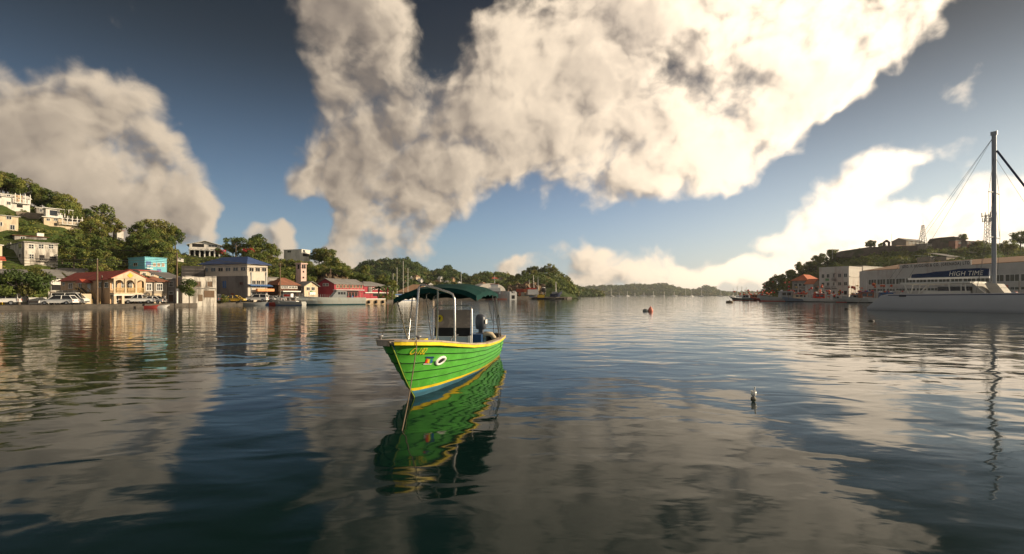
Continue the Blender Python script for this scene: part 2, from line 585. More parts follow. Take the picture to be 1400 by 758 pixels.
def leaf_cloud(clumps, nleaf, leaf, mats, weights, g, squash=.8):
    """many leaf-sized faces gathered in clumps; each clump has one leaf colour"""
    mb = MB()
    for (c, r) in clumps:
        mb.mat(mats[g.choice(len(mats), p=weights)])
        n = int(nleaf * (r ** 2))
        d = g.normal(size=(n, 3))
        d /= np.linalg.norm(d, axis=1)[:, None]
        rad = r * g.uniform(.45, 1.05, n) ** .6
        pos = np.array(c) + d * rad[:, None] * np.array([1, 1, squash])
        nor = d + g.normal(size=(n, 3)) * .55 + np.array([0, 0, .35])
        nor /= np.linalg.norm(nor, axis=1)[:, None]
        a = np.cross(nor, g.normal(size=(n, 3)))
        a /= np.linalg.norm(a, axis=1)[:, None]
        b = np.cross(nor, a)
        s = leaf * g.uniform(.6, 1.3, n)[:, None]
        q = np.stack([pos - a * s * .5 - b * s * .38, pos + a * s * .55, pos + b * s * .5 + a * .1 * s, pos - a * s * .45 + b * s * .2], 1).reshape(-1, 3)
        mb.add(q.tolist(), [(4 * i, 4 * i + 1, 4 * i + 2, 4 * i + 3) for i in range(n)])
    return mb


def make_crown(seed, rx, rz, zc, n, rc, nleaf, leaf, mats, weights, flat=False):
    g = np.random.default_rng(seed)
    cl = []
    for i in range(n):
        d = g.normal(size=3)
        d /= np.linalg.norm(d)
        k = g.uniform(.35, 1.0) ** .5
        if flat:
            d[2] = abs(d[2]) * .6
        c = (d[0] * rx * k * g.uniform(.8, 1.1), d[1] * rx * k, zc + d[2] * rz * k)
        cl.append((c, rc * g.uniform(.65, 1.25)))
    return leaf_cloud(cl, nleaf, leaf, mats, weights, g).mesh('crown'), cl


def make_trunk(seed, top, r, cl, nb=6):
    g = np.random.default_rng(seed + 99)
    mb = MB().mat(BARK)
    bend = g.uniform(-.4, .4, 2)
    p = [(0, 0, -1.2), (bend[0] * .3, bend[1] * .3, top * .35), (bend[0], bend[1], top)]
    mb.tube(p, r, 7, r * .55)
    for i in range(min(nb, len(cl))):
        c = Vector(cl[i][0])
        s = Vector((bend[0] * .8, bend[1] * .8, top * g.uniform(.6, .95)))
        mb.tube([s, s.lerp(c, .5) + Vector((0, 0, .25)), c], r * .45, 5, r * .12)
    return mb.mesh('trunk')


GREENS = [L_MID, L_LIGHT, L_DARK, L_OLIVE]
PROTO = {}


def proto(kind, seed, rx, rz, zc, n, rc, nleaf, leaf, mats, w, top, r, flat=False):
    me, cl = make_crown(seed, rx, rz, zc, n, rc, nleaf, leaf, mats, w, flat)
    PROTO.setdefault(kind, []).append((me, make_trunk(seed, top, r, cl)))


for s in range(4):
    proto('broad', 10 + s, 3.3, 2.4, 5.0, 36, 1.05, 92, .38, GREENS, [.38, .32, .16, .14], 4.6, .26)
for s in range(2):
    proto('tall', 30 + s, 2.3, 3.2, 5.8, 32, .95, 92, .37, GREENS, [.36, .16, .36, .12], 5.2, .24)
for s in range(2):
    proto('bush', 40 + s, 2.4, 1.3, 1.5, 22, .85, 92, .36, GREENS, [.36, .36, .18, .10], 1.4, .14)
proto('flame', 50, 3.6, 1.5, 4.6, 26, 1.0, 46, .5, [L_RED, L_MID, L_DARK], [.55, .28, .17], 4.2, .24)
proto('flat', 60, 4.0, 1.0, 6.2, 22, 1.0, 40, .42, [L_DARK, L_MID], [.7, .3], 5.6, .22, True)
proto('feather', 70, 4.2, 1.9, 3.9, 36, 1.0, 170, .30, [L_DARK, L_MID, L_OLIVE], [.6, .3, .1], 3.4, .22)
proto('street', 80, 1.5, 1.35, 3.2, 15, .70, 260, .26, [L_DARK, L_MID], [.6, .4], 2.9, .10)


def tree(kind, p, s, label, group=None, rz=None, name='tree', sz=None):
    me, tr = random.choice(PROTO[kind])
    o = empty('bush' if kind == 'bush' else name, p, random.uniform(0, 6.28) if rz is None else rz, label, 'tree' if kind != 'bush' else 'bush', group)
    o.scale = (s, s, s * (sz or random.uniform(.88, 1.12)))
    for nm, m in (('trunk', tr), ('crown', me)):
        c = bpy.data.objects.new(nm, m)
        COL.objects.link(c)
        c.parent = o
    return o


# ------------------------------------------------------------------ terrain
def ground_mat(name, a, b, c):
    m = bpy.data.materials.new(name)
    m.use_nodes = True
    t = NT(m.node_tree)
    bs = t.n['Principled BSDF']
    p = t.new('ShaderNodeNewGeometry').outputs['Position']
    n1, n2 = t.noise(p, .12, 6, .65), t.noise(p, .6, 5, .65)
    col = t.mix(t.step(n1, .42, .58), a, b)
    col = t.mix(t.m('MULTIPLY', t.step(n2, .55, .68), .7), col, c)
    t.put(bs.inputs['Base Color'], col)
    bs.inputs['Roughness'].default_value = .95
    bs.inputs['Specular IOR Level'].default_value = .1
    bn = t.new('ShaderNodeBump')
    bn.inputs['Distance'].default_value = .8
    t.l.new(n2, bn.inputs['Height'])
    t.l.new(bn.outputs[0], bs.inputs['Normal'])
    return m


G_GREEN = ground_mat('hillside_ground', (.055, .085, .020), (.085, .105, .028), (.10, .085, .045))
G_DARK = ground_mat('wooded_ground', (.035, .055, .018), (.055, .075, .024), (.075, .07, .035))
G_CLIFF = ground_mat('cliff_rock', (.24, .16, .095), (.16, .115, .075), (.055, .075, .025))


class Patch:
    """a hillside given as columns (photo x, shore depth, ridge depth, ridge y in the photo, level at the shore)"""
    def __init__(self, name, cols, flat=.1, power=1.0, m=None, step=6, nr=28, rough=1.0, build=True):
        self.c = np.array(cols, float)
        self.flat, self.power, self.rough = flat, power, rough
        if not build:
            return
        pxs = np.arange(self.c[0, 0], self.c[-1, 0] + .1, step)
        rs = list(np.linspace(0, 1, nr)) + [1.08, 1.2, 1.4]
        mb = MB()
        for px in pxs:
            for r in rs:
                mb.v.append(tuple(self.point(px, r)))
        nn = len(rs)
        for i in range(len(pxs) - 1):
            for k in range(nn - 1):
                mb.f.append([i * nn + k, (i + 1) * nn + k, (i + 1) * nn + k + 1, i * nn + k + 1])
                mb.mi.append(0)
                mb.sm.append(True)
        tag(mb.build(name, m), kind='structure')

    def col(self, px):
        return [np.interp(px, self.c[:, 0], self.c[:, i]) for i in (1, 2, 3, 4)]

    def point(self, px, r):
        d0, dr, yr, z0 = self.col(px)
        Y = d0 + (dr - d0) * r
        zr = H + (HY - yr) / F * dr
        if r <= 1:
            t = max(0.0, (r - self.flat) / (1 - self.flat))
            g = (t * t * (3 - 2 * t)) * .35 + .65 * t ** self.power
        else:
            g = 1 - (r - 1) * 1.6
        X = (px - CX) / F * Y
        z = z0 + (zr - z0) * g
        if r > self.flat:
            k = min(1, (r - self.flat) * 6) * self.rough
            z += k * (.7 * math.sin(X * .21 + Y * .13) + .5 * math.sin(X * .43 - Y * .37 + 1.3) + .3 * math.sin(X * .9 + Y * .7))
        return Vector((X, Y, z))

    def hit(self, px, py):
        """first point of the slope seen at this pixel"""
        last = self.point(px, 0)
        for r in np.linspace(0, 1.02, 200):
            p = self.point(px, r)
            if HY - (p.z - H) / p.y * F <= py:
                return p
            last = p
        return last


LEFT = Patch('hillside', [
    (-200, 62, 175, 200, .7), (-60, 71, 185, 252, .7), (0, 75, 190, 268, .7), (50, 78, 190, 284, .7), (100, 81, 190, 305, .7), (150, 85, 190, 322, .7),
    (200, 90, 190, 338, .7), (250, 96, 195, 346, .7), (300, 105, 200, 352, .7), (350, 113, 205, 358, .7), (400, 118, 210, 362, .7),
    (440, 124, 215, 366, .7), (480, 132, 222, 384, .7), (520, 142, 230, 396, .7), (545, 170, 250, 402, .7)], .22, .95, G_GREEN)
MIDA = Patch('far_hill', [
    (440, 330, 700, 394, 1), (470, 330, 700, 376, 1), (486, 330, 700, 369, 1), (500, 330, 700, 363, 1), (515, 330, 700, 360, 1), (530, 330, 700, 358, 1), (556, 330, 700, 356.5, 1), (566, 330, 700, 361, 1), (576, 330, 700, 368, 1), (585, 330, 700, 373.5, 1), (592, 330, 700, 374.5, 1),
    (600, 330, 700, 371, 1), (611, 330, 700, 368.5, 1), (622, 330, 700, 373, 1), (632, 330, 700, 378, 1), (645, 330, 700, 382.5, 1), (660, 330, 700, 389, 1), (690, 330, 700, 396, 1)], .15, 1.1, G_DARK, 5, 24, 2)
MIDB = Patch('wooded_hill', [
    (620, 345, 560, 392, 1), (638, 345, 560, 387, 1), (650, 345, 560, 380, 1), (664, 345, 560, 376.5, 1), (680, 345, 560, 376, 1), (694, 345, 560, 379, 1), (705, 345, 560, 384, 1), (730, 345, 560, 392, 1), (770, 345, 560, 398, 1)], .15, 1.0, G_DARK, 5, 20, 1.5)
HEAD = Patch('headland', [
    (680, 300, 400, 401, 1.5), (692, 300, 400, 392, 1.5), (706, 302, 405, 385, 1.5), (722, 304, 410, 381, 1.5), (740, 306, 410, 379, 1.5), (757, 308, 410, 379, 1.5), (770, 312, 410, 386, 1.5),
    (780, 330, 420, 393, .5), (789, 350, 430, 402, .2)], .2, .62, G_DARK, 3, 22, 1)
POINT = Patch('point', [(770, 820, 1000, 393, .5), (786, 820, 1000, 394, .5), (800, 830, 1000, 399, .5), (812, 850, 1000, 401.5, .5), (824, 870, 1000, 403, .3)], .05, .8, G_DARK, 3, 14, 1)
FAR = Patch('distant_hills', [
    (740, 2250, 2700, 396, .5), (785, 2250, 2700, 398.5, .5), (796, 2250, 2700, 396, .5), (806, 2250, 2700, 393.5, .5), (817, 2250, 2700, 392.5, .5), (840, 2250, 2700, 392.2, .5), (862, 2250, 2700, 391, .5), (885, 2250, 2700, 391, .5), (896, 2250, 2700, 390.5, .5), (905, 2250, 2700, 389, .5),
    (914, 2250, 2700, 391, .5), (928, 2250, 2700, 394.5, .5), (946, 2250, 2700, 399.5, .5), (956, 2250, 2700, 396, .5), (967, 2250, 2700, 392.5, .5), (976, 2250, 2700, 395, .5), (985, 2250, 2700, 399, .5), (996, 2250, 2700, 401.5, .5), (1040, 2250, 2700, 401, .5)], .05, .9, G_DARK, 3, 14, 3)
RIGHT = Patch('fort_hill', [
    (1040, 232, 310, 402, .8), (1052, 228, 308, 396, .8), (1075, 215, 300, 383, .8), (1100, 200, 295, 371, .8), (1130, 186, 290, 360, .8), (1150, 178, 285, 350, .8), (1175, 170, 280, 344, .8), (1200, 163, 275, 342, .8),
    (1250, 150, 270, 338, .8), (1290, 141, 265, 335, .8), (1345, 131, 260, 333, .8), (1400, 122, 255, 340, .8), (1500, 108, 240, 335, .8), (1640, 92, 220, 330, .8)], .30, .8, G_GREEN, 6, 26, .8)

# quays: low walls at the water's edge, their tops level with the foot of the slopes
def quay(cols, base, name, m):
    mb = MB()
    n = len(cols)
    a = [((px - CX) / F * d, d) for px, d in cols]
    b = [((px - CX) / F * (d + 30), d + 30) for px, d in cols]
    for i in range(n - 1):
        mb.poly([a[i], a[i + 1], b[i + 1], b[i]], -1.5, base)
    return tag(mb.build(name, m), kind='structure')


quay([(-330, 52), (-200, 61.5), (-60, 70.5), (0, 74.5), (50, 77.5), (100, 80.4), (150, 84.4), (200, 89.4), (250, 95.3), (300, 104), (350, 112), (400, 117), (440, 123), (480, 131), (520, 141), (545, 168)], .72, 'quay', CONC)
quay([(1018, 238), (1045, 223), (1075, 209), (1100, 193), (1130, 179), (1175, 163), (1250, 143), (1345, 125), (1400, 116), (1500, 103), (1640, 88)], .82, 'quay', CONC)
quay([(520, 232), (560, 238), (620, 250), (700, 262), (745, 272), (772, 284), (782, 300)], 1.3, 'quay', CONC)
mb = MB()
q0 = [(-200, 64), (0, 77.5), (100, 83.4), (200, 92.5), (300, 107.5), (400, 121), (480, 135)]
a = [((px - CX) / F * d, d, .726) for px, d in q0]
b = [((px - CX) / F * (d + 6.5), d + 6.5, .726) for px, d in q0]
mb.add(a + b, [(i, i + 1, len(q0) + i + 1, len(q0) + i) for i in range(len(q0) - 1)])
tag(mb.build('road', ASPH), kind='structure')

# ------------------------------------------------------------------ buildings
PROTECT = []        # parts of the photo where a house must stay in view: (x0, x1, y0, y1, depth)


class Bld:
    """a building given by its near corner and where its right and left walls end in the photo"""
    def __init__(self, name, label, pc, d, th, pr, zb, py_top, pl=None, D=8.0, cat='house', group=None, down=3.0):
        self.k = (pc - CX) / F
        self.C = Vector((self.k * d, d))
        self.th = R(th)
        self.u = Vector((math.cos(self.th), math.sin(self.th)))
        self.v = Vector((-math.sin(self.th), math.cos(self.th)))
        self.zb = zb
        self.W = self._along(self.u, pr)
        self.D = self._along(self.v, pl) if pl is not None else D
        self.h = H + (HY - py_top) / F * d - zb
        self.o = empty(name, (self.C.x, self.C.y, zb), self.th, label, cat, group)
        self.down = down
        self.gw = False
        self.off = 0.0
        yb_ = HY - (zb - H) / d * F
        PROTECT.append((min(pc, pl if pl is not None else pc) - 2, pr + 2, py_top - 6, py_top + (yb_ - py_top) * .8, d))

    def _along(self, w, px):
        k = (px - CX) / F
        return (k * self.C.y - self.C.x) / (w.x - k * w.y)

    def at(self, face, px, py):
        w = self.u if face == 'R' else self.v
        a = self._along(w, px)
        Y = self.C.y + a * w.y
        return a, H + (HY - py) / F * Y - self.zb

    def walls(self, m, z1=None, z0=None, name='wall', inset=0.0):
        z1 = self.h if z1 is None else z1
        z0 = -self.down if z0 is None else z0
        self.wm = m
        mb = MB().mat(m)
        mb.bx(inset, self.W - inset, inset, self.D - inset, z0, z1)
        return mb.build(name, None, self.o)

    def gable_walls(self, m, rise, axis='y', z0=None):
        """walls with a gable; axis is the way the ridge runs"""
        self.gw = True
        z0 = -self.down if z0 is None else z0
        W, D, h = self.W, self.D, self.h
        mb = MB().mat(m)
        if axis == 'y':
            mb.extr([(0, 0, z0), (W, 0, z0), (W, 0, h), (W / 2, 0, h + rise), (0, 0, h)], (0, D, 0))
        else:
            mb.extr([(0, 0, z0), (0, 0, h), (0, D / 2, h + rise), (0, D, h), (0, D, z0)], (W, 0, 0))
        return mb.build('wall', None, self.o)

    def gable(self, m, rise, axis='y', ov=.4, th=.12):
        W, D, h = self.W, self.D, self.h + .01
        if not self.gw:
            g_ = MB().mat(self.wm)
            if axis == 'y':
                g_.extr([(0, .003, self.h + .002), (W, .003, self.h + .002), (W / 2, .003, self.h + rise)], (0, D - .006, 0))
            else:
                g_.extr([(.003, 0, self.h + .002), (.003, D / 2, self.h + rise), (.003, D, self.h + .002)], (W - .006, 0, 0))
            g_.build('gable_wall', None, self.o)
        mb = MB().mat(m)
        if axis == 'y':
            s = rise / (W / 2)
            for (x0, x1) in ((-ov, W / 2), (W + ov, W / 2)):
                z0 = h - ov * s
                mb.extr([(x0, -ov, z0), (x0, -ov, z0 + th), (x1, -ov, h + rise + th), (x1, -ov, h + rise)], (0, D + 2 * ov, 0))
        else:
            s = rise / (D / 2)
            for (y0, y1) in ((-ov, D / 2), (D + ov, D / 2)):
                z0 = h - ov * s
                mb.extr([(-ov, y0, z0), (-ov, y0, z0 + th), (-ov, y1, h + rise + th), (-ov, y1, h + rise)], (W + 2 * ov, 0, 0))
        return mb.build('roof', None, self.o)

    def hip(self, m, rise, ov=.5, th=.14, k=.5):
        W, D, h = self.W, self.D, self.h + .01
        mb = MB().mat(m)
        x0, x1, y0, y1 = -ov, W + ov, -ov, D + ov
        b = k * min(x1 - x0, y1 - y0)
        if W > D:
            r = [(x0 + b, (y0 + y1) / 2, h + rise), (x1 - b, (y0 + y1) / 2, h + rise)]
            fs = [(4, 5, 9, 8), (6, 7, 8, 9), (5, 6, 9), (7, 4, 8)]
        else:
            r = [((x0 + x1) / 2, y0 + b, h + rise), ((x0 + x1) / 2, y1 - b, h + rise)]
            fs = [(4, 5, 8), (5, 6, 9, 8), (6, 7, 9), (7, 4, 8, 9)]
        vs = [(x0, y0, h), (x1, y0, h), (x1, y1, h), (x0, y1, h), (x0, y0, h + th), (x1, y0, h + th), (x1, y1, h + th), (x0, y1, h + th)] + r
        mb.add(vs, [(3, 2, 1, 0), (0, 1, 5, 4), (1, 2, 6, 5), (2, 3, 7, 6), (3, 0, 4, 7)] + fs)
        return mb.build('roof', None, self.o)

    def flat(self, m, ov=.25, th=.22):
        mb = MB().mat(m)
        mb.bx(-ov, self.W + ov, -ov, self.D + ov, self.h + .005, self.h + th)
        return mb.build('roof', None, self.o)

    def shed(self, m, rise, ov=.4, th=.12, low='R'):
        """single slope, low over the R (front) or L (left) wall"""
        W, D, h = self.W, self.D, self.h + .01
        mb = MB().mat(m)
        if low == 'R':
            mb.extr([(-ov, -ov, h), (-ov, -ov, h + th), (-ov, D + ov, h + rise + th), (-ov, D + ov, h + rise)], (W + 2 * ov, 0, 0))
        else:
            mb.extr([(-ov, -ov, h), (-ov, -ov, h + th), (W + ov, -ov, h + rise + th), (W + ov, -ov, h + rise)], (0, D + 2 * ov, 0))
        return mb.build('roof', None, self.o)

    def fb(self, mb, face, a0, a1, o0, o1, z0, z1):
        """box on a face: along it a0..a1, standing out o0..o1"""
        o0, o1 = o0 + self.off, o1 + self.off
        if face == 'R':
            mb.bx(a0, a1, -o1, -o0, z0, z1)
        else:
            mb.bx(-o1, -o0, a0, a1, z0, z1)

    def rect(self, face, x0, y0, x1, y1):
        xm, ym = (x0 + x1) / 2, (y0 + y1) / 2
        a = sorted((self.at(face, x0, ym)[0], self.at(face, x1, ym)[0]))
        z = sorted((self.at(face, xm, y0)[1], self.at(face, xm, y1)[1]))
        return a[0], a[1], z[0], z[1]

    def win(self, face, x0, y0, x1, y1, frame=TRIM, pane=GLASS, bars=1, rows=0, fw=.09, name='window'):
        a0, a1, z0, z1 = self.rect(face, x0, y0, x1, y1)
        fw = min(fw, .2 * (a1 - a0))
        mb = MB().mat(frame)
        self.fb(mb, face, a0 - fw, a1 + fw, .004, .08, z1, z1 + fw)
        self.fb(mb, face, a0 - fw * 1.6, a1 + fw * 1.6, .004, .13, z0 - fw, z0)
        self.fb(mb, face, a0 - fw, a0, .004, .08, z0, z1)
        self.fb(mb, face, a1, a1 + fw, .004, .08, z0, z1)
        for i in range(bars):
            a = a0 + (a1 - a0) * (i + 1) / (bars + 1)
            self.fb(mb, face, a - .03, a + .03, .022, .06, z0, z1)
        for i in range(rows):
            z = z0 + (z1 - z0) * (i + 1) / (rows + 1)
            self.fb(mb, face, a0, a1, .024, .055, z - .03, z + .03)
        w = mb.build(name, None, self.o)
        mb = MB().mat(pane)
        self.fb(mb, face, a0, a1, .003, .02, z0, z1)
        mb.build('pane', None, w)
        return w

    def wins(self, face, x0, x1, y0, y1, n, gap=.45, slope=0.0, **kw):
        s = (x1 - x0) / (n + (n - 1) * gap)
        for i in range(n):
            q = x0 + i * s * (1 + gap)
            dy = slope * (q - x0)
            self.win(face, q, y0 + dy, q + s, y1 + dy, **kw)

    def panel(self, face, x0, y0, x1, y1, m, out=.04, name='panel', inn=.003):
        a0, a1, z0, z1 = self.rect(face, x0, y0, x1, y1)
        mb = MB().mat(m)
        self.fb(mb, face, a0, a1, inn, out, z0, z1)
        return mb.build(name, None, self.o)

    def balcony(self, face, x0, y_rail, x1, y_floor, m, out=1.2, y_top=None, posts=3, name='balcony', rail=None):
        """slab with a railing, and posts up to y_top"""
        a0, a1, z0, z1 = self.rect(face, x0, y_rail, x1, y_floor)
        mb = MB().mat(m)
        self.fb(mb, face, a0, a1, .003, out, z0 - .12, z0 + .06)
        mb.mat(rail or m)
        self.fb(mb, face, a0, a1, out - .08, out - .005, z1 - .09, z1)
        nb = max(3, int((a1 - a0) / .35))
        for i in range(nb + 1):
            a = a0 + .04 + (a1 - a0 - .08) * i / nb
            self.fb(mb, face, a - .03, a + .03, out - .075, out - .012, z0 + .06, z1 - .09)
        if y_top is not None:
            zt = self.at(face, (x0 + x1) / 2, y_top)[1]
            for i in range(posts):
                a = a0 + .1 + (a1 - a0 - .2) * i / (posts - 1)
                self.fb(mb, face, a - .09, a + .09, out - .2, out - .01, z0 + .06, zt)
        return mb.build(name, None, self.o)


QZ = .726
def hz(px, py):
    p = LEFT.hit(px, py)
    return p.y, p.z


# --- red roofed corner house with the arched veranda
b = Bld('veranda_house', 'cream two-storey house with red sheet roof, arched veranda and yellow diamond in its gable', 150.5, 89, 60, 194, QZ, 381, pl=83, cat='house')
b.gable_walls(W_PEACH, 1.55)
b.gable(R_RED, 1.55, ov=.45)
for x0, y0, x1, y1 in ((86, 387, 88.5, 390), (94.5, 388, 99.5, 394.5), (108, 388, 112.5, 394.5), (136, 386.5, 140, 393), (144, 387, 148, 393)):
    b.win('L', x0, y0, x1, y1, bars=1)
hd = b.panel('L', 120, 388, 124, 399, WHITEP, .05, 'door')
a0, a1, z0, z1 = b.rect('L', 117, 384, 128, 387)
mb = MB().mat(R_RED)
mb.extr([(-.01, a0, z0), (-.01, a1, z0), (-.01, (a0 + a1) / 2, z1 + .3)], (-1.6, 0, 0))
mb.build('porch_roof', None, b.o)
# outside stair
mb = MB().mat(CONC)
a0, _ = b.at('L', 121, 400)
a1, _ = b.at('L', 146, 415)
n = 13
zl = 3.0
for i in range(n):
    z = zl * (1 - i / n)
    y = a0 + (a1 - a0) * (i + .5) / n
    mb.bx(-2.2, -1.0, min(y, y) - abs(a1 - a0) / n / 2, y + abs(a1 - a0) / n / 2, max(0, z - .5), z)
mb.mat(mat('ochre_railing', (.50, .33, .12), .6, .15, 2))
for x in (-2.23, -1.0):
    mb.extr([(x, a0, zl + .95), (x, a0, zl + .8), (x, a1, .7), (x, a1, .85)], (.05, 0, 0))
    mb.extr([(x, a0, zl + .05), (x, a0, zl - .35), (x, a1, -.0), (x, a1, .35)], (.05, 0, 0))
    for i in range(6):
        y = a0 + (a1 - a0) * i / 5
        mb.bx(x, x + .06, y - .04, y + .04, zl * (1 - i / 5.0), zl * (1 - i / 5.0) + .86)
mb.build('stair', None, b.o)
# veranda: slab, arched arcade, railing, back wall openings
a0, a1, zf, zr = b.rect('R', 151, 393.5, 193.5, 400.5)
mb = MB().mat(W_CREAM)
zt = b.h
na, hw = 3, (b.W) / 3
for i in range(na):
    x0, x1 = i * hw + .14, (i + 1) * hw - .14
    zc = zt - .75
    top = [(x0, -1.5, zt), (x0, -1.5, zc - .5)]
    arc = [((x0 + x1) / 2 - (x1 - x0) / 2 * math.cos(math.pi * k / 12), -1.5, zc - .35 + .85 * math.sin(math.pi * k / 12)) for k in range(13)]
    for k in range(12):
        p, q = arc[k], arc[k + 1]
        mb.extr([p, q, (q[0], -1.5, zt), (p[0], -1.5, zt)], (0, .22, 0))
    for x in ((x0, x1) if i == na - 1 else (x0,)):
        mb.bx(x - .13, x + .13, -1.52, -1.28, zf, zt)
mb.extr([(-.45, -1.55, zt), (b.W + .45, -1.55, zt), (b.W / 2, -1.55, zt + 1.5)], (0, 1.54, 0))
mb.mat(W_CREAM).bx(0, b.W, -1.6, -.004, zf - .45, zf)
mb.mat(TRIM).bx(-.05, b.W + .05, -1.66, -1.6, zf - .55, zf - .35)
mb.build('veranda', None, b.o)
RAILY = mat('ochre_railing', (.50, .33, .12), .6, .15, 2)
mb = MB().mat(RAILY)
mb.bx(0, b.W, -1.5, -1.42, zf + .82, zf + .92)
for i in range(24):
    x = .05 + (b.W - .1) * i / 23
    mb.bx(x - .035, x + .035, -1.49, -1.43, zf, zf + .82)
mb.build('railing', None, b.o)
mb = MB().mat(YELLOWP)
mb.extr([(b.W / 2 + .5 * dx, -1.556, zt + .62 + .5 * dz) for dx, dz in ((-1, 0), (0, -1), (1, 0), (0, 1))], (0, -.05, 0))
mb.build('gable_ornament', None, b.o)
for x0, x1 in ((154, 159), (166.5, 170), (175, 180)):
    b.win('R', x0, 386, x1, 394, bars=1, rows=1)
mb = MB().mat(R_RED)
mb.extr([(-.5, -.03, zt - .02), (-.5, -1.7, zt - .04), (b.W / 2, -1.7, zt + 1.58), (b.W / 2, -.03, zt + 1.6)], (0, 0, .1))
mb.extr([(b.W + .5, -.03, zt - .02), (b.W + .5, -1.7, zt - .04), (b.W / 2, -1.7, zt + 1.58), (b.W / 2, -.03, zt + 1.6)], (0, 0, .1))
mb.build('gable_roof', None, b.o)
b.win('R', 154, 404, 161.5, 414, bars=2, rows=2, name='shop_window')
b.panel('R', 171, 405.5, 175, 416, DARK, .03, 'doorway')
b.panel('R', 164.5, 405.5, 168.5, 411, mat('pink_sign', (.7, .35, .3), .6), .05, 'sign')
b.panel('R', 176.5, 405, 183.5, 413, WHITEP, .05, 'shop_board')
b.panel('R', 187, 404, 193, 416, DARK, .03, 'doorway')
for px in (152, 163, 185, 193):
    a, _ = b.at('R', px, 410)
    MB().mat(W_CREAM).bx(a - .18, a + .18, -1.6, -1.25, 0, zf - .46).build('column', None, b.o)

# --- narrow two-storey house, taupe above and yellow below
b = Bld('narrow_house', 'narrow two-storey house, taupe boards above, yellow ground floor and rusty hipped roof', 199, 94, 55, 228, QZ, 385.5, D=9)
zm = b.at('R', 214, 401.5)[1]
b.walls(W_CREAM, zm)
b.walls(W_TAUPE, b.h, zm + .004, 'upper_wall', -.03)
b.hip(R_RUST, 1.15, .5)
b.off = .03
b.win('R', 200.5, 388.5, 206.5, 397, bars=2, rows=1, fw=.14)
b.win('R', 214.5, 388.5, 221.5, 397, bars=2, rows=1, fw=.14)
b.off = 0
b.panel('R', 206, 405.5, 209.5, 415.5, DARK, .03, 'doorway')
b.win('R', 200, 405.5, 203, 412, bars=0)
b.win('R', 213, 405, 217, 412, bars=1, frame=WOOD)
b.panel('R', 221, 405, 225, 416, DARK, .03, 'doorway')
# --- grey-white old house set back
b = Bld('old_house', 'dingy grey two-storey house set back between the narrow house and the white ruin', 229, 98, 52, 250.5, QZ, 382, D=10)
b.walls(W_DARKOLD)
b.shed(R_GREY, 1.7, .4)
b.win('R', 231.5, 385, 236, 392, bars=1, rows=1)
b.win('R', 242.5, 385, 246, 392, bars=1, rows=1)
b.win('R', 231.5, 399, 236, 402, bars=1)
b.panel('R', 231, 403.5, 236.5, 413, SHUT, .05, 'door')
b.panel('R', 241, 401, 246, 413, SHUT, .05, 'door')
# --- white ruin
b = Bld('ruined_building', 'roofless white two-storey ruin with stained render and brown shutters', 249.5, 96.5, 52, 296, QZ, 379, D=7, cat='ruin')
b.walls(W_OLD)
mb = MB().mat(W_DARKOLD)
g = np.random.default_rng(3)
x = 0.0
while x < b.W - .5:
    w = g.uniform(.4, 1.3)
    mb.bx(x, min(b.W, x + w), .0, .4, b.h + .003, b.h + g.uniform(.08, .4))
    x += w + .004
mb.build('broken_parapet', None, b.o)
for x0, x1 in ((254, 261), (267.5, 274), (283.5, 290)):
    b.win('R', x0, 385.5, x1, 392, frame=W_DARKOLD, pane=SHUT, bars=1)
b.panel('R', 279, 397.5, 293, 407, SHUT, .06, 'shutter')
b.panel('R', 271, 403, 277, 412, WOOD, .06, 'door')
b.panel('R', 250, 394, 296, 395.2, W_DARKOLD, .14, 'ledge')
# --- dark block wall behind the ruin
b = Bld('block_wall', 'dark grey concrete block wall behind the white ruin', 248, 112, 20, 279, 3, 363.5, D=1.2, cat='wall')
b.walls(wall_mat('dark_block', (.10, .092, .085)))
for y in (368, 373):
    b.panel('R', 249, y, 278, y + .6, W_DARKOLD, .05, 'ledge')

# --- large grey building with the blue roof
b = Bld('warehouse', 'large grey block and beige warehouse with blue hipped roof on the waterfront', 338, 113, 72, 365.5, QZ, 361, pl=276, cat='building')
zm = b.at('L', 300, 378)[1]
b.walls(W_GREY, zm)
b.walls(W_BEIGE, b.h, zm + .004, 'upper_wall', -.05)
b.hip(R_BLUE, 2.0, .7)
b.off = .05
b.wins('L', 278.5, 336, 367, 371.6, 6, .62, slope=-.022, bars=1, frame=W_BEIGE)
b.wins('R', 340.5, 363.5, 366.5, 371.3, 3, .55, bars=1, frame=W_BEIGE)
b.panel('R', 338.6, 377.5, 365, 417, W_BEIGE, .06, 'front_wall', -.045)
b.off = .115
b.wins('R', 344, 361, 384, 393.5, 3, .32, bars=1, rows=1, frame=W_BEIGE)
b.panel('R', 342.3, 372.5, 343.4, 412, GREYP, .16, 'drainpipe')
b.panel('R', 362.5, 372.5, 363.6, 412, GREYP, .16, 'drainpipe')
b.wins('R', 344.5, 361.5, 400.5, 406.5, 3, .35, bars=1, frame=BLACKP)
sg = b.panel('R', 345, 395, 368, 398.6, mat('orange_sign', (.75, .30, .12), .5), 1.5, 'shop_sign', .9)
mb = MB().mat(BLUEP)
mb.extr([(0.0, -.12, 4.2), (0.0, -1.2, 3.85), (0.0, -1.2, 3.75), (0.0, -.12, 4.08)], (b.W + .6, 0, 0))
mb.build('awning', None, b.o)
b.off = 0
b.win('L', 304.5, 384.5, 309.5, 394, pane=BLUEP, frame=W_GREY, bars=1)
b.win('L', 328, 386, 332, 389.5, bars=1, frame=W_GREY)
b.panel('L', 316, 401, 320, 409, R_RUST, .06, 'door')

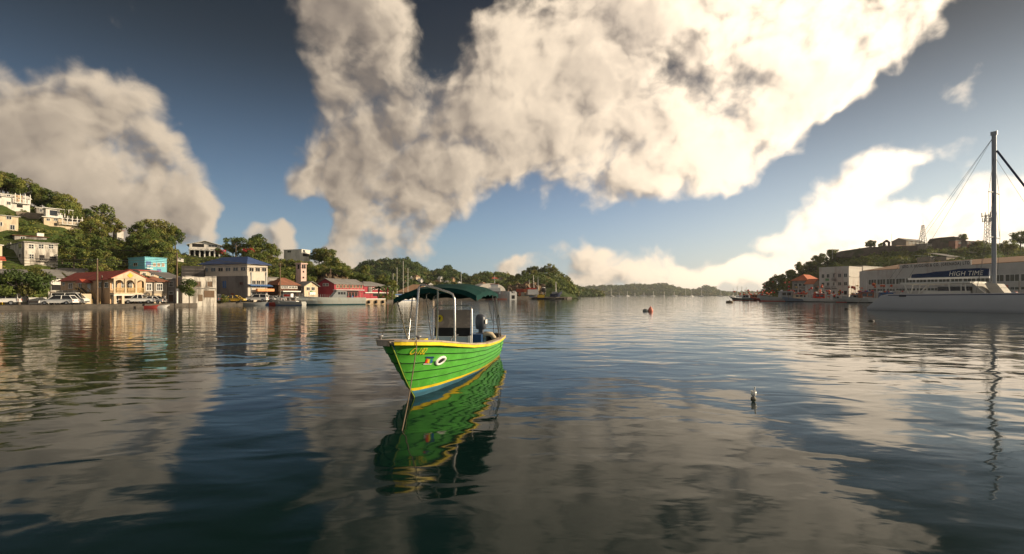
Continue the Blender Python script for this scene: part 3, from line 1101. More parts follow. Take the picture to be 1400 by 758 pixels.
# --- blue house and the small cream house before it
d, z = hz(194, 379)
b = Bld('blue_house', 'turquoise flat-topped two-storey house on the slope with a dark blue veranda', 198, d, 62, 228, z, 352, pl=175.5)
b.walls(W_BLUE)
b.flat(W_BLUE, .15, .15)
b.panel('R', 199.5, 357.5, 206.5, 365, BLUEP, .05, 'veranda')
b.balcony('R', 199, 363, 207, 367.5, TRIM, .8)
b.wins('R', 209.5, 224.5, 360.2, 364.6, 3, .9, bars=1, pane=R_TAN)
b.win('L', 183, 360, 188, 364, bars=1)
b.panel('R', 215, 368, 220, 376, BLUEP, .05, 'doorway')
d, z = hz(195, 389)
b = Bld('small_house', 'small cream house with thin red roof edge just below the turquoise house', 191.5, d - 6, 58, 217, z, 370.5, D=7)
b.walls(W_CREAM)
b.shed(R_RED, .5, .5)
b.win('R', 206, 373, 210, 377, bars=1)
b.win('R', 195, 373, 199, 377, bars=1)

# --- white house hidden behind the red roofed house
d, z = hz(80, 398)
b = Bld('grey_roofed_house', 'white house with grey gabled sheet roof behind the red roofed house', 70, d, 62, 84, z - 1, 378.5, pl=52, D=8)
b.gable_walls(W_WHITE, 1.7, 'x')
b.gable(R_GREY, 1.7, 'x', .6)
b.win('R', 74, 380, 80, 382.5)
b.win('L', 60, 380, 63, 382.5)
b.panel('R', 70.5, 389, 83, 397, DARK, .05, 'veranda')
b.balcony('R', 70.5, 384, 83.5, 389, TRIM, .5)
d, z = hz(95, 390)
b = Bld('back_house', 'low house with a long grey sheet roof seen above the red roof', 78, d + 4, 40, 117, z - 2, 376, D=9)
b.gable_walls(W_DARKOLD, 1.9, 'x')
b.gable(R_GREY, 1.9, 'x', .5)

# --- ruined wall, container and kiosk at the left end
b = Bld('ruined_wall', 'stained roofless wall behind the white van', 66, 88, 40, 109, QZ, 397, D=4, cat='ruin')
b.walls(W_OLD)
b.panel('R', 69, 399, 75, 408, WOOD, .05, 'door')
b.panel('R', 88, 399, 93, 408, W_DARKOLD, .05, 'blocked_opening')
b = Bld('yard_wall', 'short sunlit cream wall with a broken end beside the van', 108.5, 86, 50, 125, QZ, 402, D=.5, cat='wall')
b.walls(W_CREAM)
b = Bld('storage_container', 'grey-white storage container under the feathery tree', 38, 84, 42, 63, QZ, 407, D=2.4, cat='container')
b.walls(WHITEP)
b.panel('R', 39, 412.5, 62, 413.6, R_RUST, .05, 'skirt')
b = Bld('kiosk', 'yellow kiosk with a grey roof at the edge of the quay', -14, 79, 55, 6.5, QZ, 396.5, D=4, cat='kiosk')
b.walls(YELLOWP)
b.shed(R_GREY, .7, .7)
b.panel('R', 0, 398, 3.5, 408, mat('kiosk_shutter', (.60, .52, .15), .6), .05, 'shutter')
b.panel('R', 5, 397, 6.4, 410, TRIM, .06, 'corner_post')
d, z = hz(10, 396)
b = Bld('long_shed', 'long shed with a pale grey sheet roof behind the feathery tree', -18, 98, 50, 38, z - 2, 381.5, D=8, cat='shed')
b.walls(W_DARKOLD)
b.shed(R_GREY, 2.3, .6)
d, z = hz(0, 378)
b = Bld('cream_house', 'tall cream house with a red lean-to roof at the far left below the slope', -34, d - 4, 55, 3, z - 2, 334, D=8)
b.walls(W_CREAM)
b.flat(W_WHITE)
b.win('R', -20, 340, -12, 350)
b.win('R', -8, 340, -2, 350)
a0, a1, z0, z1 = b.rect('R', -30, 350, 8, 356)
mb = MB().mat(R_RED)
mb.extr([(0, -.01, z1), (0, -1.8, z0), (0, -1.8, z0 - .1), (0, -.01, z1 - .1)], (b.W + .4, 0, 0))
mb.build('lean_to_roof', None, b.o)
# --- old grey-white house on the slope
d, z = hz(34, 362)
b = Bld('hillside_house', 'weathered grey-white two-storey house with dark windows halfway up the slope', 33.5, d, 56, 79, z - 1, 331, pl=2)
b.walls(W_OLD)
b.flat(W_DARKOLD, .2)
b.wins('R', 39.5, 73, 334.5, 340, 3, 1.1, bars=1, rows=1)
b.win('R', 40, 348, 46, 354, bars=1, rows=1)
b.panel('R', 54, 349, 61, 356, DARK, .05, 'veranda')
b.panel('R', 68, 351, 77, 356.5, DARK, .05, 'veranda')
b.balcony('R', 53, 353.5, 78, 357.5, W_DARKOLD, .7)
b.win('L', 10, 333, 15, 340)
b.win('L', 25, 333, 30, 340)
b.win('L', 26, 347, 30, 352)
d, z = hz(50, 333)
b = Bld('rusty_roofed_house', 'low house with a rusty roof and white water tank above the weathered house', 20, d, 52, 64, z - 1, 322, pl=4)
b.walls(W_DARKOLD)
b.shed(R_RUST, 1.1, .5)
mb = MB().mat(WHITEP)
mb.bx(b.W * .70, b.W * .92, .5, 2.0, b.h + .3, b.h + 1.25)
mb.build('water_tank', None, b.o)
b.win('R', 28, 324, 34, 328)
# --- cream house and white house at the far left
d, z = hz(10, 320)
b = Bld('pale_yellow_house', 'pale yellow two-storey house under the white hilltop house', -20, d, 52, 25, z - 1, 293, D=9)
b.walls(W_CREAM)
b.shed(W_WHITE, .6, .5)
b.win('R', 9, 296, 15.5, 300)
b.win('R', 14, 308, 20, 314)
b.win('R', -2, 304, 3, 309)
d, z = hz(14, 290)
b = Bld('white_house', 'white two-storey hillside house with an upper balcony at the top left', -14, d, 56, 41, z - 1, 266, D=10)
b.gable_walls(W_WHITE, 1.6, 'x')
b.gable(W_WHITE, 1.6, 'x', .5)
b.win('R', 9, 266.5, 14, 270)
b.win('R', 9.5, 276, 14.5, 280)
b.win('R', -2, 266, 2, 271)
b.panel('R', 20, 267.5, 31, 276, W_PEACH, .03, 'veranda')
b.balcony('R', 19.5, 273, 41, 278.5, TRIM, 1.0, 266, 4)
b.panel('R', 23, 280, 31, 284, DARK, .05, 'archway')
d, z = hz(45, 300)
b = Bld('retaining_wall', 'tan stone retaining wall below the white hilltop house', 22, d, 48, 62, z - 1, 289, D=.8, cat='wall')
b.walls(STONE)
# --- cream and white terraced villa
d, z = hz(84, 312)
b = Bld('terraced_villa', 'cream villa with two white terraces stepping along the slope', 60, d, 50, 111, z - 1, 297, D=9, cat='villa')
b.walls(W_CREAM)
b.flat(TRIM, .5)
b.win('R', 64, 299, 68, 302)
b.win('R', 74, 299, 78, 302)
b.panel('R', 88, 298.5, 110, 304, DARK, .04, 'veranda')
b.balcony('R', 84, 303.5, 112, 308, TRIM, 1.2, 296.5, 5)
b.panel('R', 74, 305, 78, 309, DARK, .04, 'doorway')
mb = MB().mat(W_WHITE)
za = H + (HY - 284) / F * d - b.zb
mb.bx(.6, b.W * .52, 1.2, 6.5, b.h + .22, za)
mb.build('upper_storey', None, b.o)
mb = MB().mat(TRIM)
mb.bx(.2, b.W * .80, .6, 7, za + .003, za + .2)
for i in range(3):
    x = b.W * (.55 + .11 * i)
    mb.bx(x, x + .2, .8, 1.0, b.h + .22, za)
mb.build('roof', None, b.o)
mb = MB().mat(GLASS)
mb.bx(1.6, 3.4, 1.15, 1.19, b.h + .9, za - .5)
mb.build('window_glass', None, b.o)
d, z = hz(54, 297)
b = Bld('low_house', 'low grey-white house beside the villa, half hidden by trees', 50, d + 5, 50, 66, z - 1, 284, D=6)
b.walls(W_DARKOLD)
b.flat(W_WHITE)
b.win('R', 54, 286, 58, 290)

# --- modern white house on the crest
d, z = hz(278, 352)
b = Bld('modern_house', 'white modern house with a broad flat-pitched roof and a colonnade on the crest', 259, d, 30, 301, z - 1, 334, D=9)
b.walls(W_WHITE)
b.gable(TRIM, 1.5, 'y', 1.0)
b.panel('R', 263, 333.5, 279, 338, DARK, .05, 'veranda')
b.win('R', 285, 335, 297, 338, bars=2)
b.balcony('R', 258, 341, 298, 343, TRIM, 2.4)
mb = MB().mat(TRIM)
for i in range(7):
    a = .2 + (b.W - .4) * i / 6
    mb.bx(a - .22, a + .22, -2.5, -2.1, -4, b.at('R', 280, 343)[1] - .13)
mb.build('colonnade', None, b.o)
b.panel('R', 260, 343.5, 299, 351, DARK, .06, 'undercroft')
# --- square white house on the crest above the tower
d, z = hz(400, 358)
b = Bld('crest_house', 'boxy white house with a sunlit end wall on the crest above the tower', 412.5, d, 72, 424, z - 1, 341.5, pl=388)
b.walls(W_WHITE)
b.flat(TRIM, .15)
b.win('L', 393, 343, 398, 345.5)
b.win('R', 414, 342, 417, 345)
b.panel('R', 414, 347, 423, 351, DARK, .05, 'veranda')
# --- small far houses peeping from the trees
for (px, py, w, lab) in ((160, 320, 9, 'tiny red and white house among the trees on the ridge'), (243, 358, 8, 'small white shed roof below the trees near the turquoise house')):
    d, z = hz(px, py)
    b = Bld('house', lab, px, d, 50, px + w, z, py - 4.5, D=5)
    b.walls(W_WHITE)
    b.shed(R_RED if px < 200 else R_GREY, .5)
    b.win('R', px + 2, py - 5, px + 4.5, py - 2)

# --- tower
d, z = 140, 3.0
b = Bld('tower', 'slender pale pink tower with narrow dark openings', 411.5, d, 70, 419, z, 361, pl=404.5, cat='tower')
b.walls(W_PALEPINK)
b.flat(W_PALEPINK, .25, .3)
b.panel('R', 412.6, 362, 414.8, 367.5, DARK, .04, 'opening')
b.panel('R', 415.3, 362, 417.8, 367.5, DARK, .04, 'opening')
b.panel('R', 413.8, 370.5, 415.8, 373, DARK, .04, 'opening')
b.panel('R', 413.8, 378.5, 415.8, 381, DARK, .04, 'opening')
b.panel('L', 407, 362, 409.5, 368, DARK, .04, 'opening')
# --- brown roofed building with strip windows
b = Bld('strip_window_house', 'dark brown building with strip windows and a rusty hipped roof', 381, 124, 62, 407, QZ, 390, pl=366)
b.walls(W_BROWN)
b.hip(R_RUST, 2.0, .6)
b.wins('R', 384.5, 394, 391.5, 394, 3, .25, fw=.14)
b.wins('R', 395, 405.5, 391.8, 394.2, 3, .25, fw=.14)
b.panel('R', 383, 398, 407, 399.5, TRIM, 1.2, 'canopy')
b.panel('R', 384, 400, 406, 411, DARK, .05, 'shopfront')
# block at its left
b = Bld('grey_annexe', 'bare grey block annexe between the warehouse and the brown building', 366, 126, 60, 379, QZ, 380, D=8, cat='building')
b.walls(W_DARKOLD)
b.flat(W_GREY)
b.panel('R', 368, 390, 373, 398, DARK, .05, 'opening')
# --- small grey and yellow house
b = Bld('grey_yellow_house', 'small house, grey flank and sunlit yellow front, beneath the tower', 416, 130, 66, 434.5, QZ, 391, pl=405)
b.walls(W_CREAM)
b.gable(R_GREY, 1.2, 'y', .5)
b.panel('L', 405.2, 391.5, 415.8, 406, W_DARKOLD, .06, 'side_wall')
b.wins('R', 419, 430, 393, 397, 2, .6)
b.panel('R', 424, 398, 427, 399, mat('green_sign', (.12, .4, .08), .5), .3, 'sign')
b.win('L', 408, 394, 412, 398)
b.panel('R', 422.5, 399.6, 430.5, 403.5, WHITEP, .25, 'sign_board')
# --- long red building: gabled block and lower wing
b = Bld('red_building', 'long dusty red building with grey roof and a gabled end facing left', 457, 135, 66, 497, QZ, 388, pl=434, cat='building')
b.gable_walls(W_PINK, 1.45, 'x')
b.gable(R_GREY, 1.45, 'x', .35)
b.wins('R', 460, 495, 390, 393.8, 8, .8, frame=W_CREAM)
b.wins('L', 442, 449, 388, 391, 2, .4)
b.panel('R', 466, 398, 490, 405, DARK, .06, 'shopfront')
b.panel('R', 458, 396.3, 497, 397, TRIM, .4, 'canopy')
b = Bld('red_wing', 'lower red wing with grey roof beyond the long red building', 497.5, 158, 64, 531, QZ, 391.5, D=8, cat='building')
b.walls(W_PINK)
b.hip(R_GREY, 1.7, .5)
b.wins('R', 510, 528, 393.5, 396, 6, .7)
b.panel('R', 498, 400, 530, 401, TRIM, .5, 'canopy')
b.panel('R', 503, 392.5, 508, 400, W_DARKOLD, .3, 'stair_tower')
b.panel('R', 510, 401.5, 529, 405, DARK, .05, 'shopfront')

# --- rock cliff under the trees: a real bulging face
mb = MB().mat(G_CLIFF)
g = np.random.default_rng(5)
rows = []
for i in range(9):
    row = []
    for k in range(24):
        px = 426 + 50 * k / 23
        tp = 11 + 8 * math.sin(math.pi * (k + 1) / 25) + 2.2 * math.sin(k * .9) + 1.3 * math.sin(k * 2.3)
        py = 391 - tp * i / 8
        Y = 157 + i * 1.1 + g.uniform(-1.6, 1.6) + 5 * abs((k - 12) / 12) ** 2
        row.append(at(px, py, Y))
    rows.append(row)
rows.append([p + Vector((-1, 9, 1)) for p in rows[-1]])
mb.loft(rows, False)
tag(mb.build('cliff'), kind='structure')
PROTECT.append((438, 470, 372, 386, 157))
PROTECT.append((296, 334, 318, 349, 186))

# ------------------------------------------------------------------ trees on the left slope
def scr(p):
    return CX + p.x / p.y * F, HY - (p.z - H) / p.y * F


def blocked(p, s, hgt=7.5, wid=3.6, slack=0.0):
    x, y = scr(p)
    k = F / p.y
    w, t = wid * s * k, y - hgt * s * k
    for (x0, x1, y0, y1, d) in PROTECT:
        if p.y < d + 6 and x + w > x0 + slack and x - w < x1 - slack and y > y0 and t < y1 - 1:
            return True
    return False


n = 0
tries = 0
while n < 205 and tries < 9000:
    tries += 1
    px = random.uniform(-70, 535)
    r = random.uniform(.20, 1.04) ** .85
    p = LEFT.point(px, r)
    kind = random.choices(['broad', 'tall', 'bush'], [.55, .2, .25])[0]
    s = random.uniform(.7, 1.25) * (.85 if px > 440 else 1)
    if r < .36:
        kind, s = 'bush', s * .8
    hg = 3.2 if kind == 'bush' else 8.2
    if blocked(p, s, hg):
        if kind != 'bush' and not blocked(p, .8, 3.0, 2.6):
            kind, s, hg = 'bush', .8, 3.2
        else:
            continue
    tree(kind, p - Vector((0, 0, .3)), s, 'leafy green tree in the wood on the slope above the waterfront' if kind != 'bush' else 'rounded green bush on the slope above the waterfront',
         'trees on the left hillside' if kind != 'bush' else 'bushes on the left hillside')
    n += 1
for i in range(60):
    px, r = random.uniform(-30, 150), random.uniform(.34, .98)
    p, s = LEFT.point(px, r), random.uniform(.32, .55)
    if not blocked(p, s, 2.6, 2.2):
        tree('bush', p - Vector((0, 0, .2)), s, 'small round bush on the grassy part of the left slope', 'small bushes among the hillside houses')
# single trees the photo shows
def spot(px, r):
    return LEFT.point(px, r)


for (px, r, s, kind, lab) in (
        (8, .98, 1.5, 'broad', 'big dark tree behind the white hilltop house'), (36, .97, 1.35, 'broad', 'rounded tree on the skyline right of the white hilltop house'),
        (64, .99, 1.15, 'broad', 'small skyline tree left of the villa'), (90, .99, 1.2, 'broad', 'skyline tree behind the terraced villa'), (140, .98, 1.35, 'tall', 'tallest tree on the skyline right of the villa'),
        (155, 1.0, 1.1, 'broad', 'skyline tree over the turquoise house'), (205, .97, 1.5, 'broad', 'massive round-crowned tree above the turquoise house'), (222, .98, 1.4, 'broad', 'broad skyline tree left of the modern house'),
        (240, 1.0, 1.2, 'tall', 'tree at the left corner of the modern house'), (343, .96, 1.35, 'broad', 'big bushy tree right of the flowering trees'), (352, .98, 1.3, 'tall', 'tall skyline tree right of the flowering trees'),
        (372, .99, 1.1, 'broad', 'tree left of the boxy crest house'), (437, .99, 1.2, 'broad', 'skyline tree right of the boxy crest house'), (445, .97, 1.3, 'broad', 'spreading tree above the cliff'),
        (458, .97, 1.0, 'broad', 'last tall tree on the crest above the cliff')):
    tree(kind, spot(px, r), s, lab)
for px in (386, 392, 399, 406, 412, 419):
    tree('bush', LEFT.point(px, .86), random.uniform(.8, 1.1), 'bush growing below the boxy crest house', 'bushes below the boxy crest house')
for px in (432, 440, 449, 458, 466, 474):
    q_ = at(px, 404, 166)
    tree('bush', Vector((q_.x, q_.y, at(px, 377 + random.uniform(-1, 2), 166).z)), random.uniform(.8, 1.1), 'green bush along the top of the cliff', 'bushes along the top of the cliff')
tree('flat', spot(322, .90), 1.15, 'flat-topped dark tree standing over the orange flowering tree')
tree('flame', spot(328, .84) + Vector((2.5, 0, 0)), 1.05, 'orange-red flowering tree under the flat-topped tree')
tree('flame', spot(303, .86), .7, 'small orange-red flowering tree left of the flat-topped tree')
tree('flame', spot(14, 1.02), 1.1, 'orange-tinged flowering tree on the skyline behind the white hilltop house')
tree('feather', at(26, 419.5, 80.5) * 1.0 - Vector((0, 0, .1)), 1.08, 'wide feathery dark tree on the quay at the left end', rz=.6)
tree('street', Vector((at(259, 404, 94.2).x, 94.2, .7)), 1.0, 'small street tree before the white ruin')
tree('bush', Vector((at(302, 404, 104.5).x, 104.5, .7)), .62, 'round green bush at the corner of the warehouse')
tree('bush', Vector((at(219, 385, 104).x, 104, 3.6)), .7, 'dark bush between the small cream house and the narrow house')
tree('feather', Vector((at(196, 380, 98).x, 98, 2.6)), .55, 'thin dark tree growing behind the narrow house', sz=1.2)


# low growth hiding the bare ground of the slopes
def undergrowth(name, patch, n, px0, px1, leaf, rc, lab, r0=.24, seed=1, mats=None, weights=None, r1=1.03, nl=40, lift=.35):
    g = np.random.default_rng(seed)
    cl = []
    for i in range(n):
        px, r = g.uniform(px0, px1), r0 + (r1 - r0) * g.uniform(0, 1)
        p = patch.point(px, r)
        rr = rc * g.uniform(.6, 1.4)
        ok = True
        x, y = scr(p)
        for (x0, x1, y0, y1, d) in PROTECT:
            if p.y < d + 8 and x0 - 2 < x < x1 + 2 and y0 < y - rr * 1.3 * F / p.y < y1 and abs(p.y - d) > 0:
                ok = False
        if ok:
            cl.append(((p.x, p.y, p.z + rr * lift), rr))
    o = leaf_cloud(cl, nl, leaf, mats or GREENS, weights or [.35, .35, .18, .12], g).build(name)
    return tag(o, lab, 'vegetation', kind='stuff')


undergrowth('undergrowth', LEFT, 3200, -70, 540, .55, 1.0, 'low tangled greenery covering the left slope', .24, 3, nl=20)
undergrowth('undergrowth', RIGHT, 2000, 1040, 1560, .65, 1.2, 'low greenery covering the fort hill', .34, 4, nl=16)
FW = dict(mats=[L_MID, L_DARK, L_OLIVE], weights=[.22, .64, .14])
undergrowth('woodland', MIDA, 1500, 440, 690, 2.2, 3.6, 'dense wood covering the far hill', .25, 5, nl=3, **FW)
undergrowth('woodland', MIDB, 700, 620, 770, 2.0, 3.4, 'dense wood covering the lower hill before the far hill', .2, 6, nl=3.5, **FW)
undergrowth('woodland', HEAD, 650, 682, 788, 1.7, 3.0, 'dense wood covering the headland above the quarry', .42, 7, nl=5, r1=1.05, **FW)
undergrowth('woodland', POINT, 160, 770, 823, 3.5, 6.0, 'wood on the low far point', .1, 8, nl=1.5, **FW)
undergrowth('woodland', FAR, 1500, 740, 1040, 6, 9, 'wood on the distant hills across the sea', .05, 9, nl=.4, **FW)

# skyline trees of the headland
for (px, r, s) in ((718, 1.0, 1.0), (726, 1.02, 1.25), (734, 1.02, 1.35), (741, 1.0, 1.05), (752, 1.0, 1.3), (757, 1.02, 1.4), (764, 1.0, 1.0), (770, .98, 1.0), (776, .95, .9), (708, 1.0, .9), (700, 1.0, .8), (747, .96, .9), (760, .9, .9), (768, .86, .9), (730, .9, 1.0), (720, .85, .9)):
    tree('broad', HEAD.point(px, r), s, 'round tree standing out of the wood on the headland', 'trees on the headland')

# quarry face and boulders of the headland
mb = MB().mat(G_CLIFF)
g = np.random.default_rng(11)
rows = []
for i in range(8):
    rows.append([at(694 + 52 * k / 21, 403.5 - (17 - 5 * abs(k - 12) / 10 + 2 * math.sin(k * 1.3)) * i / 7, 316 + 1.6 * i + g.uniform(-2.5, 2.5)) for k in range(22)])
rows.append([p + Vector((0, 22, 1)) for p in rows[-1]])
mb.loft(rows, False)
tag(mb.build('quarry_face'), kind='structure')

# ------------------------------------------------------------------ trees on the fort hill
RP = []
n = tries = 0
RPROT = [(1118, 1400, 366, 412, 165), (1150, 1345, 326, 349, 300), (1265, 1380, 343, 356, 232)]
keep = list(PROTECT)
PROTECT[:] = [(1080, 1118, 378, 400, 185), (1118, 1215, 366, 400, 175), (1175, 1420, 358, 400, 160), (1150, 1290, 333, 345, 292), (1265, 1400, 342, 353, 240)]
while n < 72 and tries < 6000:
    tries += 1
    px, r = random.uniform(1048, 1560), random.uniform(.34, 1.0)
    p = RIGHT.point(px, r)
    kind = random.choices(['broad', 'tall', 'bush'], [.5, .12, .38])[0]
    s = random.uniform(.6, 1.0)
    if px > 1150 and (r > .8 or 1160 < px < 1300 and r > .55):
        kind, s = 'bush', s * .9
    if blocked(p, s, 3.2 if kind == 'bush' else 8.2):
        continue
    tree(kind, p - Vector((0, 0, .3)), s, 'dark tree on the shaded slope of the fort hill' if kind != 'bush' else 'dark bush on the shaded slope of the fort hill',
         'trees on the fort hill' if kind != 'bush' else 'bushes on the fort hill')
    n += 1
n = tries = 0
while n < 46 and tries < 3000:
    tries += 1
    px, r = random.uniform(1046, 1160), random.uniform(.36, 1.02)
    p, s = RIGHT.point(px, r), random.uniform(.55, .9)
    if not blocked(p, s, 8.2):
        tree(random.choice(['broad', 'broad', 'tall']), p - Vector((0, 0, .3)), s, 'dark tree on the seaward end of the fort hill', 'trees on the seaward end of the fort hill')
        n += 1
for (px, r, s, kind, lab) in ((1138, .97, .8, 'flat', 'windswept flat tree at the left end of the fort wall'), (1190, 1.0, .8, 'broad', 'round tree on the left end of the fort terrace'), (1206, 1.0, .6, 'broad', 'small round tree on the fort terrace'),
                              (1314, 1.0, .8, 'broad', 'round tree on the fort roofline'), (1395, .86, 1.25, 'broad', 'big tree on the slope at the right edge'), (1378, .80, 1.0, 'broad', 'tree left of the big tree at the right edge'),
                              (1056, .55, .8, 'tall', 'thin tree at the seaward foot of the fort hill')):
    tree(kind, RIGHT.point(px, r), s, lab)
PROTECT[:] = keep

# ------------------------------------------------------------------ right shore: buildings
W_RWHITE = mat('white_stucco', (.60, .56, .50), .85, .10, .5, .2, stain=(.40, .27, .23), stain_amt=.45, stain_scale=.4, streak=True)
RB = Bld
b = RB('stucco_building', 'white three-storey stucco building with dark square windows and small balconies', 1160.5, 172, 35, 1178, QZ + .1, 366, pl=1120, cat='building')
b.walls(W_RWHITE)
b.flat(W_RWHITE, .08, .5)
for (x0, x1) in ((1123.5, 1127), (1130.5, 1134), (1139, 1141), (1146, 1150), (1154, 1158)):
    for (y0, y1) in ((375, 379.5), (386, 390.5)):
        k = (1160 - x0) / 40
        b.win('L', x0, y0 + k * 1.2 - (0.8 if y0 < 380 else .3), x1, y1 + k * 1.2 - .5, frame=W_RWHITE, bars=1)
    b.panel('L', x0, 398, x1, 403, DARK, .05, 'opening')
for (x0, x1, y0, y1) in ((1138.5, 1144, 380.5, 383), (1129, 1135.5, 392, 394.5), (1138.5, 1144, 392, 394.5)):
    b.balcony('L', x0, y0, x1, y1, BLACKP, .9)
b.panel('L', 1138, 373, 1143, 374, W_RWHITE, .8, 'hood')
b.panel('L', 1128.5, 381, 1133.5, 384.3, mat('green_board', (.16, .30, .14), .6), .08, 'sign')
b.panel('R', 1161.5, 378, 1177, 379.3, W_RWHITE, .15, 'ledge')
b.panel('R', 1161.5, 390, 1177, 391.3, W_RWHITE, .15, 'ledge')

b = RB('low_block', 'plain white block with a long flat roofline behind the stucco building', 1180, 182, 30, 1225, QZ, 364.5, pl=1162, cat='building')
b.walls(W_RWHITE)
b.flat(W_RWHITE, .1)
b.win('L', 1168, 370, 1174, 374)

b = RB('orange_roofed_house', 'two-storey house with an orange gabled roof behind the fishing boats', 1104, 190, 35, 1122, QZ, 384, pl=1083, cat='house')
b.walls(mat('stone_render', (.34, .30, .26), .9, .25, .6))
b.hip(mat('orange_tiles', (.55, .17, .08), .7, .2, .6), 2.6, .5)
b.wins('L', 1086, 1102, 388, 391.5, 3, .6)
b.wins('L', 1086, 1102, 396, 400, 3, .6)
b.panel('R', 1107, 388, 1119, 391, DARK, .05, 'opening')
b = RB('orange_roofed_shed', 'low house with faded orange roof left of the stucco building', 1112, 184, 35, 1123, QZ, 388, pl=1101, cat='house')
b.walls(W_RWHITE)
b.gable(mat('orange_tiles', (.55, .17, .08)), 1.8, 'y', .4)
b.win('R', 1114, 391, 1118, 395)

# the long merchant's warehouse: an L face running towards the viewer on the right
b = Bld('long_warehouse', 'long white waterfront warehouse with tan roof and shipping firm lettering on its parapet', 1440, 112, 8, 1475, QZ + .1, 356, pl=1175, cat='warehouse')
b.walls(W_RWHITE)
zp = b.at('L', 1300, 366.5)[1]
# stepped parapet, roof behind it
def lbox(mb, x0, x1, o0, o1, z0, z1):
    a = sorted((b.at('L', x0, 380)[0], b.at('L', x1, 380)[0]))
    mb.bx(-o1, -o0, a[0], a[1], z0, z1)


mb = MB().mat(W_RWHITE)
lbox(mb, 1230, 1327, -.4, .06, b.h + .004, b.h + 1.35)
mb.build('parapet', None, b.o)
mb = MB().mat(R_TAN)
D, W, h = b.D, b.W, b.h
mb.extr([(.5, .5, h + .01), (.5, .5, h + .2), (W * 1.0 + 8, .5, h + 2.5), (W + 8, .5, h + 2.3)], (0, D - 1, 0))
mb.build('roof', None, b.o)
MB().mat(W_RWHITE).bx(-.12, -.003, -.1, D + .1, h * .815, h * .84).build('ledge', None, b.o)
MB().mat(W_RWHITE).bx(-.14, -.003, -.1, D + .1, h * .415, h * .44).build('ledge', None, b.o)
a_l = b.at('L', 1185, 380)[0]
a_r = b.at('L', 1400, 380)[0]
nw = 14
for i in range(nw):
    a = a_l - 2.2 - (a_l - a_r) * i / (nw - 1) * .97
    for z0, hh in ((h * .52, h * .17), (h * .30, h * .07)):
        mb = MB().mat(TRIM)
        ww = 1.5
        mb.bx(-.10, -.004, a - ww - .1, a + ww + .1, z0 - .1, z0)
        mb.bx(-.08, -.004, a - ww - .1, a + ww + .1, z0 + hh, z0 + hh + .1)
        for k in range(4):
            y = a - ww + 2 * ww * k / 3
            mb.bx(-.07, -.004, y - .05, y + .05, z0, z0 + hh)
        w = mb.build('window', None, b.o)
        MB().mat(mat('dusty_glass', (.10, .10, .075), .35, .2)).bx(-.03, -.003, a - ww + .05, a + ww - .05, z0, z0 + hh).build('pane', None, w)
me = text_mesh('GEO. F. HUGGINS & CO, (GRENADA) LTD.', 1.0, spacing=1.25, extrude=.01, offset=.025)
vs = np.array([v.co for v in me.vertices])
a0, a1 = b.at('L', 1234, 375)[0], b.at('L', 1327.5, 366)[0]
s = abs(a0 - a1) / (vs[:, 0].max() - vs[:, 0].min())
x0 = vs[:, 0].min()
zl = b.h + .22
for v in me.vertices:
    y = a0 - (v.co.x - x0) * s
    v.co = Vector((-.085 - v.co.z, y, zl + v.co.y * 1.2))
me.materials.append(mat('dark_lettering', (.07, .055, .05), .7))
o = bpy.data.objects.new('lettering', me)
COL.objects.link(o)
o.parent = b.o

# ------------------------------------------------------------------ the fort on the hill
FORT = mat('fort_masonry', (.13, .105, .085), .95, .35, .3, .15, bump=.15, bscale=.8, stain=(.05, .06, .03), stain_amt=.8, stain_scale=.12)
def fort_wall(name, lab, pts, y0, th=3.0, cat='wall', m=FORT):
    """masonry wall along (photo x, top y, depth)"""
    mb = MB().mat(m)
    for (p, q) in zip(pts[:-1], pts[1:]):
        A, B = at(p[0], p[1], p[2]), at(q[0], q[1], q[2])
        dirn = Vector((B.x - A.x, B.y - A.y, 0)).normalized()
        off = Vector((-dirn.y, dirn.x, 0)) * th
        zb0, zb1 = at(p[0], y0, p[2]).z, at(q[0], y0, q[2]).z
        mb.add([(A.x, A.y, zb0), (B.x, B.y, zb1), B, A, (A.x + off.x, A.y + off.y, zb0), (B.x + off.x, B.y + off.y, zb1), B + off, A + off],
               [(0, 1, 2, 3), (5, 4, 7, 6), (3, 2, 6, 7), (4, 0, 3, 7), (1, 5, 6, 2), (0, 4, 5, 1)])
    return tag(mb.build(name), lab, cat)


fort_wall('fort_wall', 'long dark masonry rampart along the top of the fort hill', [(1143, 346, 268), (1150, 343.5, 266), (1187, 338, 262), (1230, 337, 256), (1272, 335, 252)], 352)
fort_wall('fort_bastion', 'stepped dark bastion right of the rampart', [(1272, 332, 252), (1282, 329, 250), (1285, 325, 250), (1304, 323.5, 248), (1318, 327, 247), (1322, 330, 247)], 345, 6)


def small(name, lab, px, d, th, pr, yb, yt, pl, m, roof, rise=1.0, kind='gable', wins=0, **kw):
    zb = H + (HY - yb) / F * d
    q = Bld(name, lab, px, d, th, pr, zb, yt, pl=pl, **kw)
    q.walls(m)
    if kind == 'gable':
        q.gable(roof, rise, 'x', .4)
    elif kind == 'hip':
        q.hip(roof, rise, .5)
    elif kind == 'shed':
        q.shed(roof, rise, .5)
    else:
        q.flat(roof, .2)
    if wins:
        q.wins('R', px + (pr - px) * .12, pr - (pr - px) * .12, yt + (yb - yt) * .3, yt + (yb - yt) * .65, wins, .8)
    return q


